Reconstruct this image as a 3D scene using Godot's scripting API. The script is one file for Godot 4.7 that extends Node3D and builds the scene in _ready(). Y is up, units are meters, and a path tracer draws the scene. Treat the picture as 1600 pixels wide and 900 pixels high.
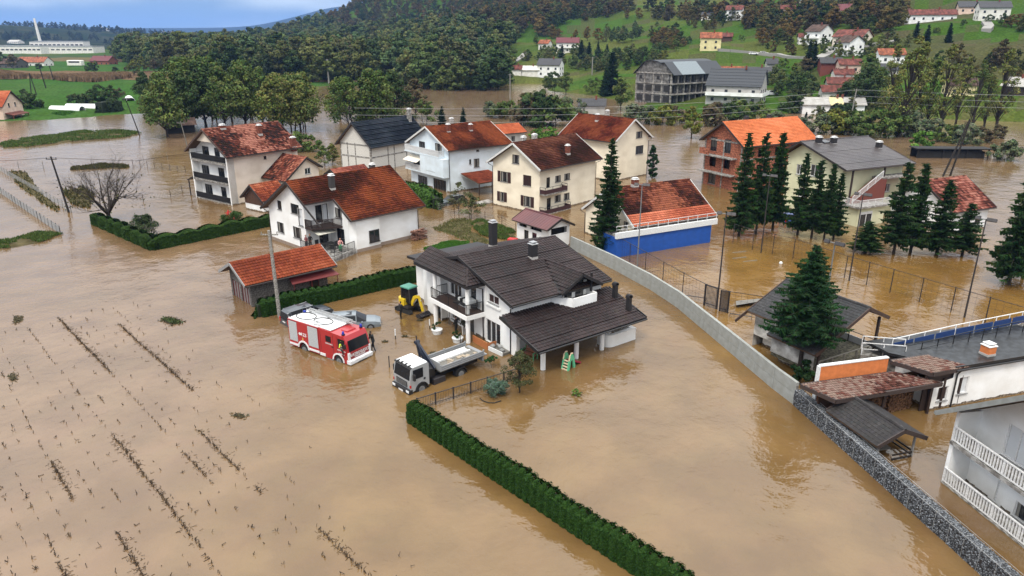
extends Node3D
# A flooded village seen from a drone. Units are metres, the water stands at y = 0.

var rng := RandomNumberGenerator.new()
var M := {}                      # materials by name
var used := {}                   # names taken at top level
var lumps := FastNoiseLite.new() # slow noise for weathering and terrain
var protos := {}                 # first tree of each kind, copied afterwards


class MB:                        # collects triangles (front faces clockwise) for one mesh
	var v := PackedVector3Array()
	var n := PackedVector3Array()
	var c := PackedColorArray()
	var col := Color(1, 1, 1)

	func tri(p: Vector3, q: Vector3, r: Vector3) -> void:
		var k := (r - p).cross(q - p).normalized()
		v.push_back(p); v.push_back(q); v.push_back(r)
		n.push_back(k); n.push_back(k); n.push_back(k)
		c.push_back(col); c.push_back(col); c.push_back(col)

	func quad(p: Vector3, q: Vector3, r: Vector3, s: Vector3) -> void:
		tri(p, q, r)
		tri(p, r, s)

	func hexa(a: Array) -> void: # eight corners: bottom ring 0-3 (clockwise from above), top ring 4-7
		quad(a[4], a[5], a[6], a[7])
		quad(a[3], a[2], a[1], a[0])
		for i in 4:
			var j := (i + 1) % 4
			quad(a[i], a[j], a[j + 4], a[i + 4])

	func box(m: Vector3, s: Vector3, b := Basis()) -> void:
		var x := b.x * s.x / 2
		var y := b.y * s.y / 2
		var z := b.z * s.z / 2
		hexa([m - x - y - z, m + x - y - z, m + x - y + z, m - x - y + z, m - x + y - z, m + x + y - z, m + x + y + z, m - x + y + z])

	func span(lo: Vector3, hi: Vector3) -> void:
		box((lo + hi) / 2, hi - lo)

	func cbox(m: Vector3, s: Vector3, k := 0.05, b := Basis()) -> void: # box with chamfered upper edges and corners
		var x := b.x * s.x / 2
		var y := b.y * s.y / 2
		var z := b.z * s.z / 2
		var i := 1.0 - 2.0 * k / s.x
		var j := 1.0 - 2.0 * k / s.z
		var h := 1.0 - 2.0 * k / s.y
		var lo := [m - x - y - z, m + x - y - z, m + x - y + z, m - x - y + z]
		var mid := [m - x + y * h - z, m + x + y * h - z, m + x + y * h + z, m - x + y * h + z]
		var top := [m - x * i + y - z * j, m + x * i + y - z * j, m + x * i + y + z * j, m - x * i + y + z * j]
		quad(top[0], top[1], top[2], top[3])
		quad(lo[3], lo[2], lo[1], lo[0])
		for a in 4:
			var e := (a + 1) % 4
			quad(lo[a], lo[e], mid[e], mid[a])
			quad(mid[a], mid[e], top[e], top[a])

	func bar(p: Vector3, q: Vector3, w: float, h := -1.0, up := Vector3.UP) -> void:
		var d := (q - p).normalized()
		var u := up if absf(d.dot(up)) < 0.98 else Vector3.RIGHT
		var s := u.cross(d).normalized()
		box((p + q) / 2, Vector3(w, h if h > 0 else w, (q - p).length()), Basis(s, d.cross(s).normalized(), d))

	func tube(pts: Array, rad: Array, sides := 6, cap := true) -> void:
		var rings := []
		for i in pts.size():
			var d: Vector3 = (pts[mini(i + 1, pts.size() - 1)] - pts[maxi(i - 1, 0)]).normalized()
			var u := Vector3.UP if absf(d.y) < 0.9 else Vector3.RIGHT
			var s := u.cross(d).normalized()
			var t := d.cross(s).normalized()
			var ring := []
			for k in sides:
				var a := TAU * k / sides
				ring.append(pts[i] + (s * cos(a) + t * sin(a)) * rad[mini(i, rad.size() - 1)])
			rings.append(ring)
		for i in rings.size() - 1:
			for k in sides:
				var l := (k + 1) % sides
				quad(rings[i][l], rings[i][k], rings[i + 1][k], rings[i + 1][l])
		if cap:
			for k in range(1, sides - 1):
				tri(rings[0][0], rings[0][k], rings[0][k + 1])
				tri(rings[-1][0], rings[-1][k + 1], rings[-1][k])

	func cyl(p: Vector3, q: Vector3, r: float, r2 := -1.0, sides := 10) -> void:
		tube([p, q], [r, r2 if r2 >= 0 else r], sides)

	func ball(m: Vector3, r: Vector3, sides := 8, rows := 5) -> void:
		for i in rows:
			for k in sides:
				var p := []
				for e in [[i, k], [i, k + 1], [i + 1, k + 1], [i + 1, k]]:
					var a: float = PI * e[0] / rows
					var o: float = TAU * e[1] / sides
					p.append(m + Vector3(sin(a) * cos(o), cos(a), sin(a) * sin(o)) * r)
				quad(p[0], p[1], p[2], p[3])

	func wheel(m: Vector3, ax: Vector3, r: float, w: float, sides := 18) -> void:
		tube([m - ax * w / 2, m - ax * w * 0.42, m + ax * w * 0.42, m + ax * w / 2], [r * 0.9, r, r, r * 0.9], sides)

	func slab(poly: Array, lo: Callable, hi: Callable) -> void: # prism over a polygon of Vector2 (x, z); lo and hi give heights
		var flat := PackedVector2Array(poly)
		var idx := Geometry2D.triangulate_polygon(flat)
		for i in range(0, idx.size(), 3):
			var p := [flat[idx[i]], flat[idx[i + 1]], flat[idx[i + 2]]]
			if (p[1] - p[0]).cross(p[2] - p[0]) < 0:
				p.reverse()
			tri(_at(p[0], hi), _at(p[1], hi), _at(p[2], hi))
			tri(_at(p[2], lo), _at(p[1], lo), _at(p[0], lo))
		var turn := 1 if not Geometry2D.is_polygon_clockwise(flat) else -1
		for i in flat.size():
			var a := flat[i]
			var b := flat[(i + 1) % flat.size()]
			if turn < 0:
				var s := a
				a = b
				b = s
			quad(_at(a, lo), _at(b, lo), _at(b, hi), _at(a, hi))

	func _at(p: Vector2, f: Callable) -> Vector3:
		return Vector3(p.x, f.call(p.x, p.y), p.y)

	func profile(pts: Array, z0: float, z1: float) -> void: # outline of Vector2 (x, y), pulled from z0 to z1
		var flat := PackedVector2Array(pts)
		var idx := Geometry2D.triangulate_polygon(flat)
		for i in range(0, idx.size(), 3):
			var p := [flat[idx[i]], flat[idx[i + 1]], flat[idx[i + 2]]]
			if (p[1] - p[0]).cross(p[2] - p[0]) < 0:
				p.reverse()
			tri(_xy(p[2], z1), _xy(p[1], z1), _xy(p[0], z1))
			tri(_xy(p[0], z0), _xy(p[1], z0), _xy(p[2], z0))
		var ccw := not Geometry2D.is_polygon_clockwise(flat)
		for i in flat.size():
			var a := flat[i]
			var b := flat[(i + 1) % flat.size()]
			if not ccw:
				var s := a
				a = b
				b = s
			quad(_xy(b, z1), _xy(b, z0), _xy(a, z0), _xy(a, z1))

	func _xy(p: Vector2, z: float) -> Vector3:
		return Vector3(p.x, p.y, z)

	func moved(t: Transform3D) -> MB:
		for i in v.size():
			v[i] = t * v[i]
			n[i] = (t.basis * n[i]).normalized()
		return self

	func mesh() -> ArrayMesh:
		var a := []
		a.resize(Mesh.ARRAY_MAX)
		a[Mesh.ARRAY_VERTEX] = v
		a[Mesh.ARRAY_NORMAL] = n
		a[Mesh.ARRAY_COLOR] = c
		var m := ArrayMesh.new()
		if v.size():
			m.add_surface_from_arrays(Mesh.PRIMITIVE_TRIANGLES, a)
		return m


func V(x: float, y: float, z: float) -> Vector3:
	return Vector3(x, y, z)


func W(x: float, y: float) -> Vector2:
	return Vector2(x, y)


func numbered(called: String) -> String:
	used[called] = used.get(called, -1) + 1
	return called if used[called] == 0 else "%s_%03d" % [called, used[called]]


func tag(o: Node, label := "", category := "", group := "", kind := "") -> Node:
	for pair in [["label", label], ["category", category], ["group", group], ["kind", kind]]:
		if pair[1]:
			o.set_meta(pair[0], pair[1])
	return o


func obj(called: String, mb: MB, m: String, parent: Node = null, kind := "") -> MeshInstance3D:
	return put(called, mb.mesh(), m, parent, kind)


func put(called: String, mesh: Mesh, m: String, parent: Node = null, kind := "") -> MeshInstance3D:
	var o := MeshInstance3D.new()
	o.mesh = mesh
	o.material_override = M[m]
	o.name = called if parent else numbered(called)
	(parent if parent else self).add_child(o, true)
	if kind:
		o.set_meta("kind", kind)
	return o


func thing(called: String, at: Vector3, turn: float, label: String, category: String, group := "") -> Node3D:
	var o := Node3D.new()
	o.name = numbered(called)
	add_child(o)
	o.position = at
	o.rotation.y = -deg_to_rad(turn)
	tag(o, label, category, group)
	return o


func dup(o: Node3D, at: Vector3, turn: float, size: float, label: String, group := "") -> Node3D:
	var r: Node3D = o.duplicate()
	var stem := String(o.name)
	var cut := stem.rfind("_")
	r.name = numbered(stem.substr(0, cut) if cut > 0 and stem.substr(cut + 1).is_valid_int() else stem)
	add_child(r)
	r.position = at
	r.rotation.y = turn
	r.scale = Vector3.ONE * size
	r.set_meta("label", label)
	if group:
		r.set_meta("group", group)
	return r


func many(called: String, mesh: Mesh, m: String, places: Array, tints: Array, parent: Node = null) -> MultiMeshInstance3D:
	var mm := MultiMesh.new()
	mm.transform_format = MultiMesh.TRANSFORM_3D
	mm.use_colors = tints.size() > 0
	mm.mesh = mesh
	mm.instance_count = places.size()
	for i in places.size():
		mm.set_instance_transform(i, places[i])
		if tints.size():
			mm.set_instance_color(i, tints[i])
	var o := MultiMeshInstance3D.new()
	o.multimesh = mm
	o.material_override = M[m]
	o.name = called if parent else numbered(called)
	(parent if parent else self).add_child(o, true)
	o.set_meta("kind", "stuff")
	return o


func r(lo: float, hi: float) -> float:
	return rng.randf_range(lo, hi)


func noise_tex(size: int, freq: float, lo: Color, hi: Color, octaves := 5, seed_ := 1, warp := .0) -> NoiseTexture2D:
	var f := FastNoiseLite.new()
	f.seed = seed_
	f.noise_type = FastNoiseLite.TYPE_SIMPLEX_SMOOTH
	f.frequency = freq
	f.fractal_octaves = octaves
	if warp > 0:
		f.domain_warp_enabled = true
		f.domain_warp_amplitude = warp
		f.domain_warp_frequency = freq
	var t := NoiseTexture2D.new()
	t.width = size
	t.height = size
	t.seamless = true
	t.noise = f
	var g := Gradient.new()
	g.set_color(0, lo)
	g.set_color(1, hi)
	g.set_offset(0, .2)
	g.set_offset(1, .8)
	t.color_ramp = g
	return t


func mk(called: String, lin: Array, rough := .85, tex: Texture2D = null, scale := .25, extra := {}) -> StandardMaterial3D:
	var m := StandardMaterial3D.new()
	m.resource_name = called
	m.albedo_color = Color(lin[0], lin[1], lin[2]).linear_to_srgb()
	m.roughness = rough
	if tex:
		m.albedo_texture = tex
		m.uv1_triplanar = true
		m.uv1_world_triplanar = true
		m.uv1_scale = Vector3.ONE * scale
	for k in extra:
		m.set(k, extra[k])
	M[called] = m
	return m


# ---- houses ------------------------------------------------------------------------------------------------
# A face is [origin, U (to the right seen from outside), N (outwards)]; an opening is [u of its middle, foot, width, height, style].

func face_of(side: String, a: float, b: float) -> Array:
	match side:
		"L": return [V(-a, 0, 0), V(0, 0, 1), V(-1, 0, 0)]
		"R": return [V(a, 0, 0), V(0, 0, -1), V(1, 0, 0)]
		"B": return [V(0, 0, -b), V(-1, 0, 0), V(0, 0, -1)]
	return [V(0, 0, b), V(1, 0, 0), V(0, 0, 1)]


func top_at(top: Array, u: float) -> float:
	for i in top.size() - 1:
		if u <= top[i + 1].x + 1e-5:
			return lerpf(top[i].y, top[i + 1].y, clampf((u - top[i].x) / maxf(top[i + 1].x - top[i].x, 1e-5), 0, 1))
	return top[-1].y


func wall(mb: MB, f: Array, foot: float, top: Array, openings: Array, deep := .16) -> void:
	var o: Vector3 = f[0]
	var U: Vector3 = f[1]
	var N: Vector3 = f[2]
	var cuts := []
	for p in top:
		cuts.append(p.x)
	for w in openings:
		cuts.append(w[0] - w[2] / 2)
		cuts.append(w[0] + w[2] / 2)
	cuts.sort()
	for i in cuts.size() - 1:
		var u0: float = cuts[i]
		var u1: float = cuts[i + 1]
		if u1 - u0 < 1e-4:
			continue
		var mid := (u0 + u1) / 2
		var here := openings.filter(func(w): return absf(w[0] - mid) < w[2] / 2)
		here.sort_custom(func(p, q): return p[1] < q[1])
		var y := foot
		for w in here:
			if w[1] > y + 1e-4:
				mb.quad(o + U * u0 + Vector3.UP * y, o + U * u0 + Vector3.UP * w[1], o + U * u1 + Vector3.UP * w[1], o + U * u1 + Vector3.UP * y)
			y = w[1] + w[3]
		mb.quad(o + U * u0 + Vector3.UP * y, o + U * u0 + Vector3.UP * top_at(top, u0), o + U * u1 + Vector3.UP * top_at(top, u1), o + U * u1 + Vector3.UP * y)
	for w in openings:           # reveals
		var c := []
		for e in [[-.5, 0], [-.5, 1], [.5, 1], [.5, 0]]:
			c.append(o + U * (w[0] + w[2] * e[0]) + Vector3.UP * (w[1] + w[3] * e[1]))
		for k in 4:
			var p: Vector3 = c[k]
			var q: Vector3 = c[(k + 1) % 4]
			mb.quad(p, p - N * deep, q - N * deep, q)


func window(parent: Node3D, f: Array, w: Array, trim: String) -> void:
	var o: Vector3 = f[0] + f[1] * w[0] + Vector3.UP * w[1]
	var U: Vector3 = f[1]
	var N: Vector3 = f[2]
	var style: String = w[4] if w.size() > 4 else "w"
	var wd: float = w[2]
	var ht: float = w[3]
	var b := Basis(U, Vector3.UP, N)
	var fr := MB.new()
	var t := .07
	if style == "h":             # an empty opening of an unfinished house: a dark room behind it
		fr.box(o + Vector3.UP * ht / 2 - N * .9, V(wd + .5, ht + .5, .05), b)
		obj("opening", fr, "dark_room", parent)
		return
	var z := -.09
	fr.box(o + U * (-wd / 2 + t / 2) + Vector3.UP * ht / 2 + N * z, V(t, ht, .07), b)
	fr.box(o + U * (wd / 2 - t / 2) + Vector3.UP * ht / 2 + N * z, V(t, ht, .07), b)
	fr.box(o + Vector3.UP * t / 2 + N * z, V(wd - t * 2, t, .07), b)
	fr.box(o + Vector3.UP * (ht - t / 2) + N * z, V(wd - t * 2, t, .07), b)
	var sash := maxi(1, roundi(wd / .75))
	for i in range(1, sash):
		fr.box(o + U * (-wd / 2 + wd * i / sash) + Vector3.UP * ht / 2 + N * z, V(t, ht - t * 2, .072), b)
	var door := style == "d" or style == "g"
	var e := obj("door" if door else "window", fr, trim, parent)
	var p := MB.new()
	p.box(o + Vector3.UP * ht / 2 + N * (z - .04), V(wd - .02, ht - .02, .03), b)
	if style == "c":             # closed shutters
		for i in sash:
			for k in int(ht / .09):
				p.box(o + U * (-wd / 2 + wd * (i + .5) / sash) + Vector3.UP * (k + .5) * .09 + N * (z + .0), V(wd / sash - t, .06, .05), b * Basis(Vector3.RIGHT, .5))
		obj("shutter", p, "shutter_brown", e)
	elif style == "g":           # boarded or metal door
		obj("leaf", p, "door_grey", e)
	elif style == "k":           # pale roller blind behind the pane
		obj("pane", p, "pane_pale", e)
	else:
		obj("pane", p, "pane", e)
		if style in ["w", "o", "s"] and rng.randf() < .6:
			var cu := MB.new()
			for s in [-1, 1]:
				cu.box(o + U * s * wd * .31 + Vector3.UP * ht / 2 + N * (z - .018), V(wd * r(.12, .3), ht - .16, .012), b)
			obj("curtain", cu, "curtain", e)
	if style == "o" or style == "l" or style == "r2": # open shutters beside the opening
		for s in [-1, 1]:
			if (style == "l" and s > 0) or (style == "r2" and s < 0):
				continue
			var q := MB.new()
			q.box(o + U * s * (wd / 2 + .31) + Vector3.UP * ht / 2 + N * .035, V(.58, ht + .06, .04), b)
			for k in int(ht / .16):
				q.box(o + U * s * (wd / 2 + .31) + Vector3.UP * (k + .6) * .16 + N * .06, V(.46, .09, .03), b * Basis(Vector3.RIGHT, .4))
			obj("shutter", q, "shutter_brown", e)
	if not door:
		var s := MB.new()
		s.box(o - Vector3.UP * .025 + N * .03, V(wd + .12, .05, .14), b)
		obj("sill", s, "sill", e)


func facade(h: Node3D, f: Array, foot: float, top: Array, openings: Array, m: String, trim: String) -> void:
	var mb := MB.new()
	wall(mb, f, foot, top, openings)
	obj("wall", mb, m, h)
	if foot < 0 and m.begins_with("plaster"):   # the damp band that the flood leaves
		var wet := MB.new()
		var u: float = top[0].x
		while u < top[-1].x - .05:
			var e := minf(u + r(.25, .6), top[-1].x)
			if not openings.any(func(w): return w[1] < .4 and absf(w[0] - (u + e) / 2) < w[2] / 2 + .3):
				var a: Vector3 = f[0] + f[1] * u + f[2] * .006
				var b: Vector3 = f[0] + f[1] * e + f[2] * .006
				wet.quad(a - Vector3.UP * .4, a + Vector3.UP * r(.1, .22), b + Vector3.UP * r(.1, .22), b - Vector3.UP * .4)
			u = e
		if wet.v.size():
			obj("damp_band", wet, "plaster_wet", h)
	for w in openings:
		window(h, f, w, trim)


# Roof covering: tiles of pu by pd metres, as real overlapping pieces. O upper left corner seen from outside, U along, D down the slope.
func tiles(mb: MB, O: Vector3, U: Vector3, D: Vector3, lu: float, ld: float, pu: float, pd: float, look: Dictionary, poly := []) -> void:
	var N := D.cross(U).normalized()
	if N.y < 0:
		N = -N
	var nu := maxi(1, roundi(lu / pu))
	var nd := maxi(1, roundi(ld / pd))
	pu = lu / nu
	pd = ld / nd
	var lift: float = look.get("lift", .07)
	var bow: float = look.get("bow", .035)
	var every: int = look.get("step", 0)
	var cols: Array = look.cols
	var lu_seed: float = look.get("seed", .0)
	var flat := PackedVector2Array(poly)
	for j in nd:
		for i in nu:
			if flat.size() and not Geometry2D.is_point_in_polygon(W((i + .5) * pu, (j + .5) * pd), flat):
				continue
			var w := clampf(lumps.get_noise_3d(i * pu * 9.0 + lu_seed, j * pd * 9.0, lu_seed) * 1.5 + .5 + look.get("bias", .0) + look.get("down", .0) * (float(j) / nd - .5) + r(-.22, .22) * look.get("rand", .22) * 4.5, 0, 1)
			var k: Color = cols[0].lerp(cols[1], minf(w * 2, 1)).lerp(cols[2], maxf(w * 2 - 1, 0))
			mb.col = k * r(.86, 1.12)
			var jump := lift * (2.2 if every and j % every == every - 1 else 1.0)
			var a := O + U * (i * pu) + D * (j * pd) + N * .012
			var e := a + D * pd * 1.04 + N * (jump + r(-.004, .004))
			var m1 := U * pu * .3 + N * bow
			var m2 := U * pu * .7 + N * bow
			var x := U * pu * .97
			mb.quad(e, a, a + m1, e + m1)
			mb.quad(e + m1, a + m1, a + m2, e + m2)
			mb.quad(e + m2, a + m2, a + x, e + x)
			var low := -N * jump * .95
			mb.quad(e + low, e, e + m1, e + m1 + low)
			mb.quad(e + m1 + low, e + m1, e + m2, e + m2 + low)
			mb.quad(e + m2 + low, e + m2, e + x, e + x + low)
	mb.col = Color(1, 1, 1)


func cap_row(mb: MB, p: Vector3, q: Vector3, look: Dictionary, wd := .13) -> void: # ridge or hip tiles, each overlapping the next
	var d := (q - p).normalized()
	var n := maxi(1, int((q - p).length() / .4))
	for i in n:
		var cols: Array = look.cols
		mb.col = cols[0].lerp(cols[2], r(0, 1)) * r(.9, 1.15)
		var a := p.lerp(q, float(i) / n)
		mb.tube([a, a + d * (q - p).length() / n * 1.08], [wd, wd * .88], 6)
	mb.col = Color(1, 1, 1)


# One pitched roof over a rectangle: both slopes as slabs, tiles, ridge, barge boards and gutters.
# x runs along the ridge from xl to xr; the ridge stands at (zr, hr); eaves at (zf, tf) and (zb, tb).
func gable_roof(h: Node3D, xl: float, xr: float, zr: float, hr: float, zf: float, tf: float, zb: float, tb: float, look: Dictionary, edge := "fascia_dark", gutters := true) -> Node3D:
	var thick: float = look.get("thick", .16)
	var s := MB.new()
	var fy := func(_x, z): return lerpf(hr, tf, (z - zr) / (zf - zr)) if z >= zr else lerpf(hr, tb, (z - zr) / (zb - zr))
	var plan: Array = look.get("plan", [W(xl, zr), W(xr, zr), W(xr, zf), W(xl, zf)]) # of the front slope
	for poly in [plan, [W(xl, zb), W(xr, zb), W(xr, zr), W(xl, zr)]]:
		s.slab(poly, func(x, z): return fy.call(x, z) - thick, func(x, z): return fy.call(x, z) - .01)
	var roof := obj("roof", s, look.get("under", "roof_deck"), h)
	var t := MB.new()
	var df := V(0, tf - hr, zf - zr)
	var dback := V(0, tb - hr, zb - zr)
	var lu := xr - xl
	var keep := plan.map(func(p): return W(p.x - xl, (p.y - zr) / (zf - zr) * (df.length() + .05))) if look.has("plan") else []
	tiles(t, V(xl, hr, zr), Vector3.RIGHT, df.normalized(), lu, df.length() + .05, look.pu, look.pd, look, keep)
	tiles(t, V(xr, hr, zr), Vector3.LEFT, dback.normalized(), lu, dback.length() + .05, look.pu, look.pd, look)
	cap_row(t, V(xl - .02, hr + .02, zr), V(xr + .02, hr + .02, zr), look)
	obj("roof_tiles", t, look.get("mat", "tile"), roof, "stuff")
	var b := MB.new()
	for x in [xl - .03, xr + .03]:
		for e in [[zf, tf], [zb, tb]]:
			b = MB.new()
			b.bar(V(x, hr - thick * .45, zr), V(x, e[1] - thick * .45, e[0]), .06, thick + .12)
			obj("barge_board", b, edge, roof)
	if gutters:
		for e in [[zf, tf, 1.0], [zb, tb, -1.0]]:
			var g := MB.new()
			g.tube([V(xl, e[1] - .12, e[0] + e[2] * .08), V(xr, e[1] - .12, e[0] + e[2] * .08)], [.075], 7)
			obj("gutter", g, look.get("gutter", "gutter_dark"), roof)
	return roof


func downpipe(h: Node3D, x: float, z: float, y: float, out_x: float, out_z: float, m := "gutter_dark") -> void:
	var g := MB.new()
	g.tube([V(x + out_x, y, z + out_z), V(x + out_x * .9, y - .2, z + out_z * .9), V(x + out_x * .12, y - .5, z + out_z * .12), V(x + out_x * .12, -.2, z + out_z * .12)], [.055], 6)
	obj("downpipe", g, m, h)


func chimney(parent: Node3D, at: Vector3, s: Vector3, m := "chimney_brick", cap := "chimney_cap") -> void: # at: middle of its foot, s: width, height, depth
	var b := MB.new()
	b.box(at + Vector3.UP * (s.y / 2 - .3), V(s.x, s.y + .6, s.z))
	var c := obj("chimney", b, m, parent)
	var k := MB.new()
	k.cbox(at + Vector3.UP * (s.y + .03), V(s.x + .1, .06, s.z + .1), .02)
	for e in [-1, 1]:
		k.box(at + V(e * s.x * .36, s.y + .12, 0), V(.05, .14, s.z * .6))
	k.box(at + V(0, s.y + .2, 0), V(s.x * .9, .04, s.z * .9))
	obj("chimney_top", k, cap, c)
	var f := MB.new()
	f.box(at + Vector3.UP * .02, V(s.x + .06, .34, s.z + .06))
	obj("flashing", f, "flashing", c)


func railing(parent: Node3D, pts: Array, ht: float, gap: float, m: String, post := .05, rail := .06, bal := .022, lows := [.12]) -> void:
	var f := MB.new()
	for i in pts.size() - 1:
		var p: Vector3 = pts[i]
		var q: Vector3 = pts[i + 1]
		f.bar(p + Vector3.UP * ht, q + Vector3.UP * ht, rail, .05)
		for l in lows:
			f.bar(p + Vector3.UP * l, q + Vector3.UP * l, .035)
		var n := maxi(1, roundi((q - p).length() / 1.5))
		for k in n + 1:
			var e := p.lerp(q, float(k) / n)
			f.box(e + Vector3.UP * ht / 2, V(post, ht, post))
	var o := obj("railing", f, m, parent)
	if gap > 0:
		var g := MB.new()
		for i in pts.size() - 1:
			var p: Vector3 = pts[i]
			var q: Vector3 = pts[i + 1]
			var n := maxi(2, roundi((q - p).length() / gap))
			for k in range(1, n):
				g.bar(p.lerp(q, float(k) / n) + Vector3.UP * .1, p.lerp(q, float(k) / n) + Vector3.UP * (ht - .02), bal)
		obj("balusters", g, m, o, "stuff")


# A plain two-slope house; keys: name, x, z, rot, a, b, hr, ht, og, oe and the openings L, F, R, B by side.
func gable_house(h: Dictionary) -> Node3D:
	var n := thing(h.name, V(h.x, h.get("y", .0), h.z), h.rot, h.label, h.get("category", "house"), h.get("group", ""))
	var slope: float = (h.hr - h.ht) / (h.b + h.oe)
	var drop := .19
	for side in ["L", "F", "R", "B"]:
		if h.get("skip", "").contains(side):
			continue
		var half: float = h.b if side in "LR" else h.a
		var eave: float = h.hr - slope * h.b - drop
		var top := [W(-half, eave), W(0, h.hr - drop), W(half, eave)] if side in "LR" else [W(-half, eave), W(half, eave)]
		facade(n, face_of(side, h.a, h.b), h.get("foot", -.5), top, h.get(side, []), h.wall, h.get("trim", "frame_dark"))
	if h.has("plinth"):
		var p := MB.new()
		p.span(V(-h.a - .03, -.5, -h.b - .03), V(h.a + .03, h.plinth, h.b + .03))
		obj("plinth", p, h.get("plinth_mat", "plinth"), n)
	gable_roof(n, -h.a - h.og, h.a + h.og, 0, h.hr, h.b + h.oe, h.ht, -h.b - h.oe, h.ht, h.roof, h.get("edge", "fascia_dark"))
	for s in h.get("pipes", []):
		downpipe(n, s[0] * h.a, s[1] * h.b, h.ht - .15, s[2], s[1] * (h.oe + .05), h.get("pipe_mat", "gutter_dark"))
	return n


func materials() -> void:
	var grime := noise_tex(512, .006, Color(.91, .9, .885), Color(1, 1, 1), 6, 3, 20.0)
	var fine := noise_tex(512, .03, Color(.82, .82, .82), Color(1, 1, 1), 4, 4)
	var blot := noise_tex(512, .012, Color(.5, .48, .46), Color(1, 1, 1), 6, 9, 30.0)
	var streak := noise_tex(512, .02, Color(.86, .85, .83), Color(1, 1, 1), 5, 12)
	for p in [["plaster_white", [.86, .87, .87]], ["plaster_beige", [.74, .66, .56]], ["plaster_cream", [.84, .76, .61]], ["plaster_blue", [.68, .77, .84]], ["plaster_pink", [.72, .55, .45]], ["plaster_grey", [.45, .44, .42]], ["plaster_lime", [.66, .66, .45]], ["plaster_pale", [.6, .63, .66]], ["plaster_far", [.78, .76, .72]], ["plaster_yellow", [.75, .66, .36]]]:
		mk(p[0], p[1], .9, grime, .11, {"detail_enabled": false})
	mk("plaster_stained", [.72, .72, .70], .9, blot, .12)
	mk("concrete", [.40, .39, .37], .9, blot, .3)
	mk("concrete_pale", [.42, .4, .37], .9, blot, .1)
	mk("concrete_wet", [.3, .29, .27], .45, blot, .4)
	mk("concrete_mossy", [.16, .15, .1], .85, blot, .5)
	mk("concrete_wall", [.29, .305, .295], .85, grime, .3)
	mk("plinth", [.27, .21, .17], .85, grime, .4)
	mk("block_pale", [.66, .65, .62], .92, streak, .6)
	mk("block_dark", [.17, .16, .15], .95, blot, .9)
	mk("block_grey", [.24, .235, .23], .95, blot, .12)
	mk("brick_red", [.47, .16, .09], .9, blot, .5)
	mk("brick_dark", [.19, .05, .035], .85, fine, .6)
	mk("roof_deck", [.12, .07, .04], .9, fine, .5)
	for p in [["fascia_dark", [.028, .022, .02]], ["fascia_black", [.02, .018, .019]], ["fascia_wood", [.07, .04, .028]], ["fascia_brown", [.055, .038, .034]], ["fascia_grey", [.3, .3, .3]], ["fascia_white", [.72, .72, .7]], ["wood_dark", [.035, .02, .016]], ["wood_brown", [.085, .04, .022]], ["wood_deck", [.075, .042, .033]], ["wood_grey", [.17, .16, .14]], ["frame_dark", [.035, .025, .022]], ["frame_black", [.012, .013, .017]], ["frame_white", [.8, .8, .8]], ["frame_grey", [.25, .25, .25]], ["shutter_brown", [.05, .02, .018]], ["sill", [.3, .3, .3]], ["panel_maroon", [.05, .016, .02]], ["paint_white", [.78, .8, .8]], ["paint_navy", [.012, .045, .17]]]:
		mk(p[0], p[1], .6, fine, .5)
	mk("paint_blue", [.008, .075, .36], .6, grime, .3)
	mk("paint_orange", [.62, .19, .055], .75, grime, .6)
	mk("door_grey", [.2, .18, .18], .5, grime, .5)
	mk("gutter_dark", [.03, .02, .018], .4)
	mk("gutter_black", [.014, .014, .015], .35)
	mk("gutter_grey", [.26, .28, .28], .4, grime, .5)
	mk("metal_dark", [.025, .022, .024], .5)
	mk("metal_black", [.012, .012, .013], .45)
	mk("metal_maroon", [.14, .022, .022], .5, grime, .4)
	mk("metal_grey", [.3, .31, .32], .45, fine, 1.0, {"metallic": .5})
	mk("galvanised", [.46, .47, .48], .45, grime, .8, {"metallic": .4})
	mk("metal_slate", [.032, .037, .045], .6, fine, .2)
	mk("metal_pale", [.17, .21, .23], .25, fine, .2)
	mk("shutter_grey", [.5, .52, .53], .5, fine, .8)
	mk("steel", [.6, .6, .6], .3, null, 1, {"metallic": .8})
	mk("bitumen", [.03, .034, .038], .38, blot, .25)
	mk("chimney_brick", [.28, .08, .045], .9, blot, .8)
	mk("chimney_dark", [.05, .045, .045], .8, fine, .8)
	mk("chimney_slate", [.022, .02, .022], .6, fine, .8)
	mk("chimney_white", [.6, .58, .55], .9, blot, .8)
	mk("chimney_cap", [.72, .72, .71], .5)
	mk("flashing", [.4, .38, .36], .5)
	mk("awning_cream", [.72, .65, .55], .8)
	mk("plastic_dark", [.012, .012, .013], .5)
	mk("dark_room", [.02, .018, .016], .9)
	mk("pane", [.018, .021, .025], .06, null, 1, {"metallic_specular": .6})
	mk("curtain", [.2, .19, .17], .8)
	mk("plaster_wet", [.3, .235, .17], .7, blot, .6)
	mk("pane_far", [.03, .034, .04], .15)
	mk("pane_pale", [.62, .64, .66], .55)
	mk("tile_plain_red", [.16, .045, .03], .8, fine, .4)
	mk("roof_far_red", [.24, .07, .05], .85, blot, .08)
	mk("roof_far_orange", [.44, .14, .065], .85, blot, .08)
	mk("roof_far_dark", [.06, .06, .065], .7, fine, .1)
	mk("roof_far_maroon", [.15, .035, .04], .7, fine, .1)
	mk("roof_far_brown", [.13, .075, .055], .85, blot, .08)
	var vc := {"vertex_color_use_as_albedo": true}
	mk("tile", [1, 1, 1], .85, fine, .9, {"vertex_color_use_as_albedo": true, "metallic_specular": .2})
	mk("tile_glazed", [1, 1, 1], .5, fine, .8, {"vertex_color_use_as_albedo": true, "metallic_specular": .3})
	mk("tile_metal", [1, 1, 1], .42, fine, .6, vc)
	mk("shingle", [1, 1, 1], .75, blot, .7, vc)
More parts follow.
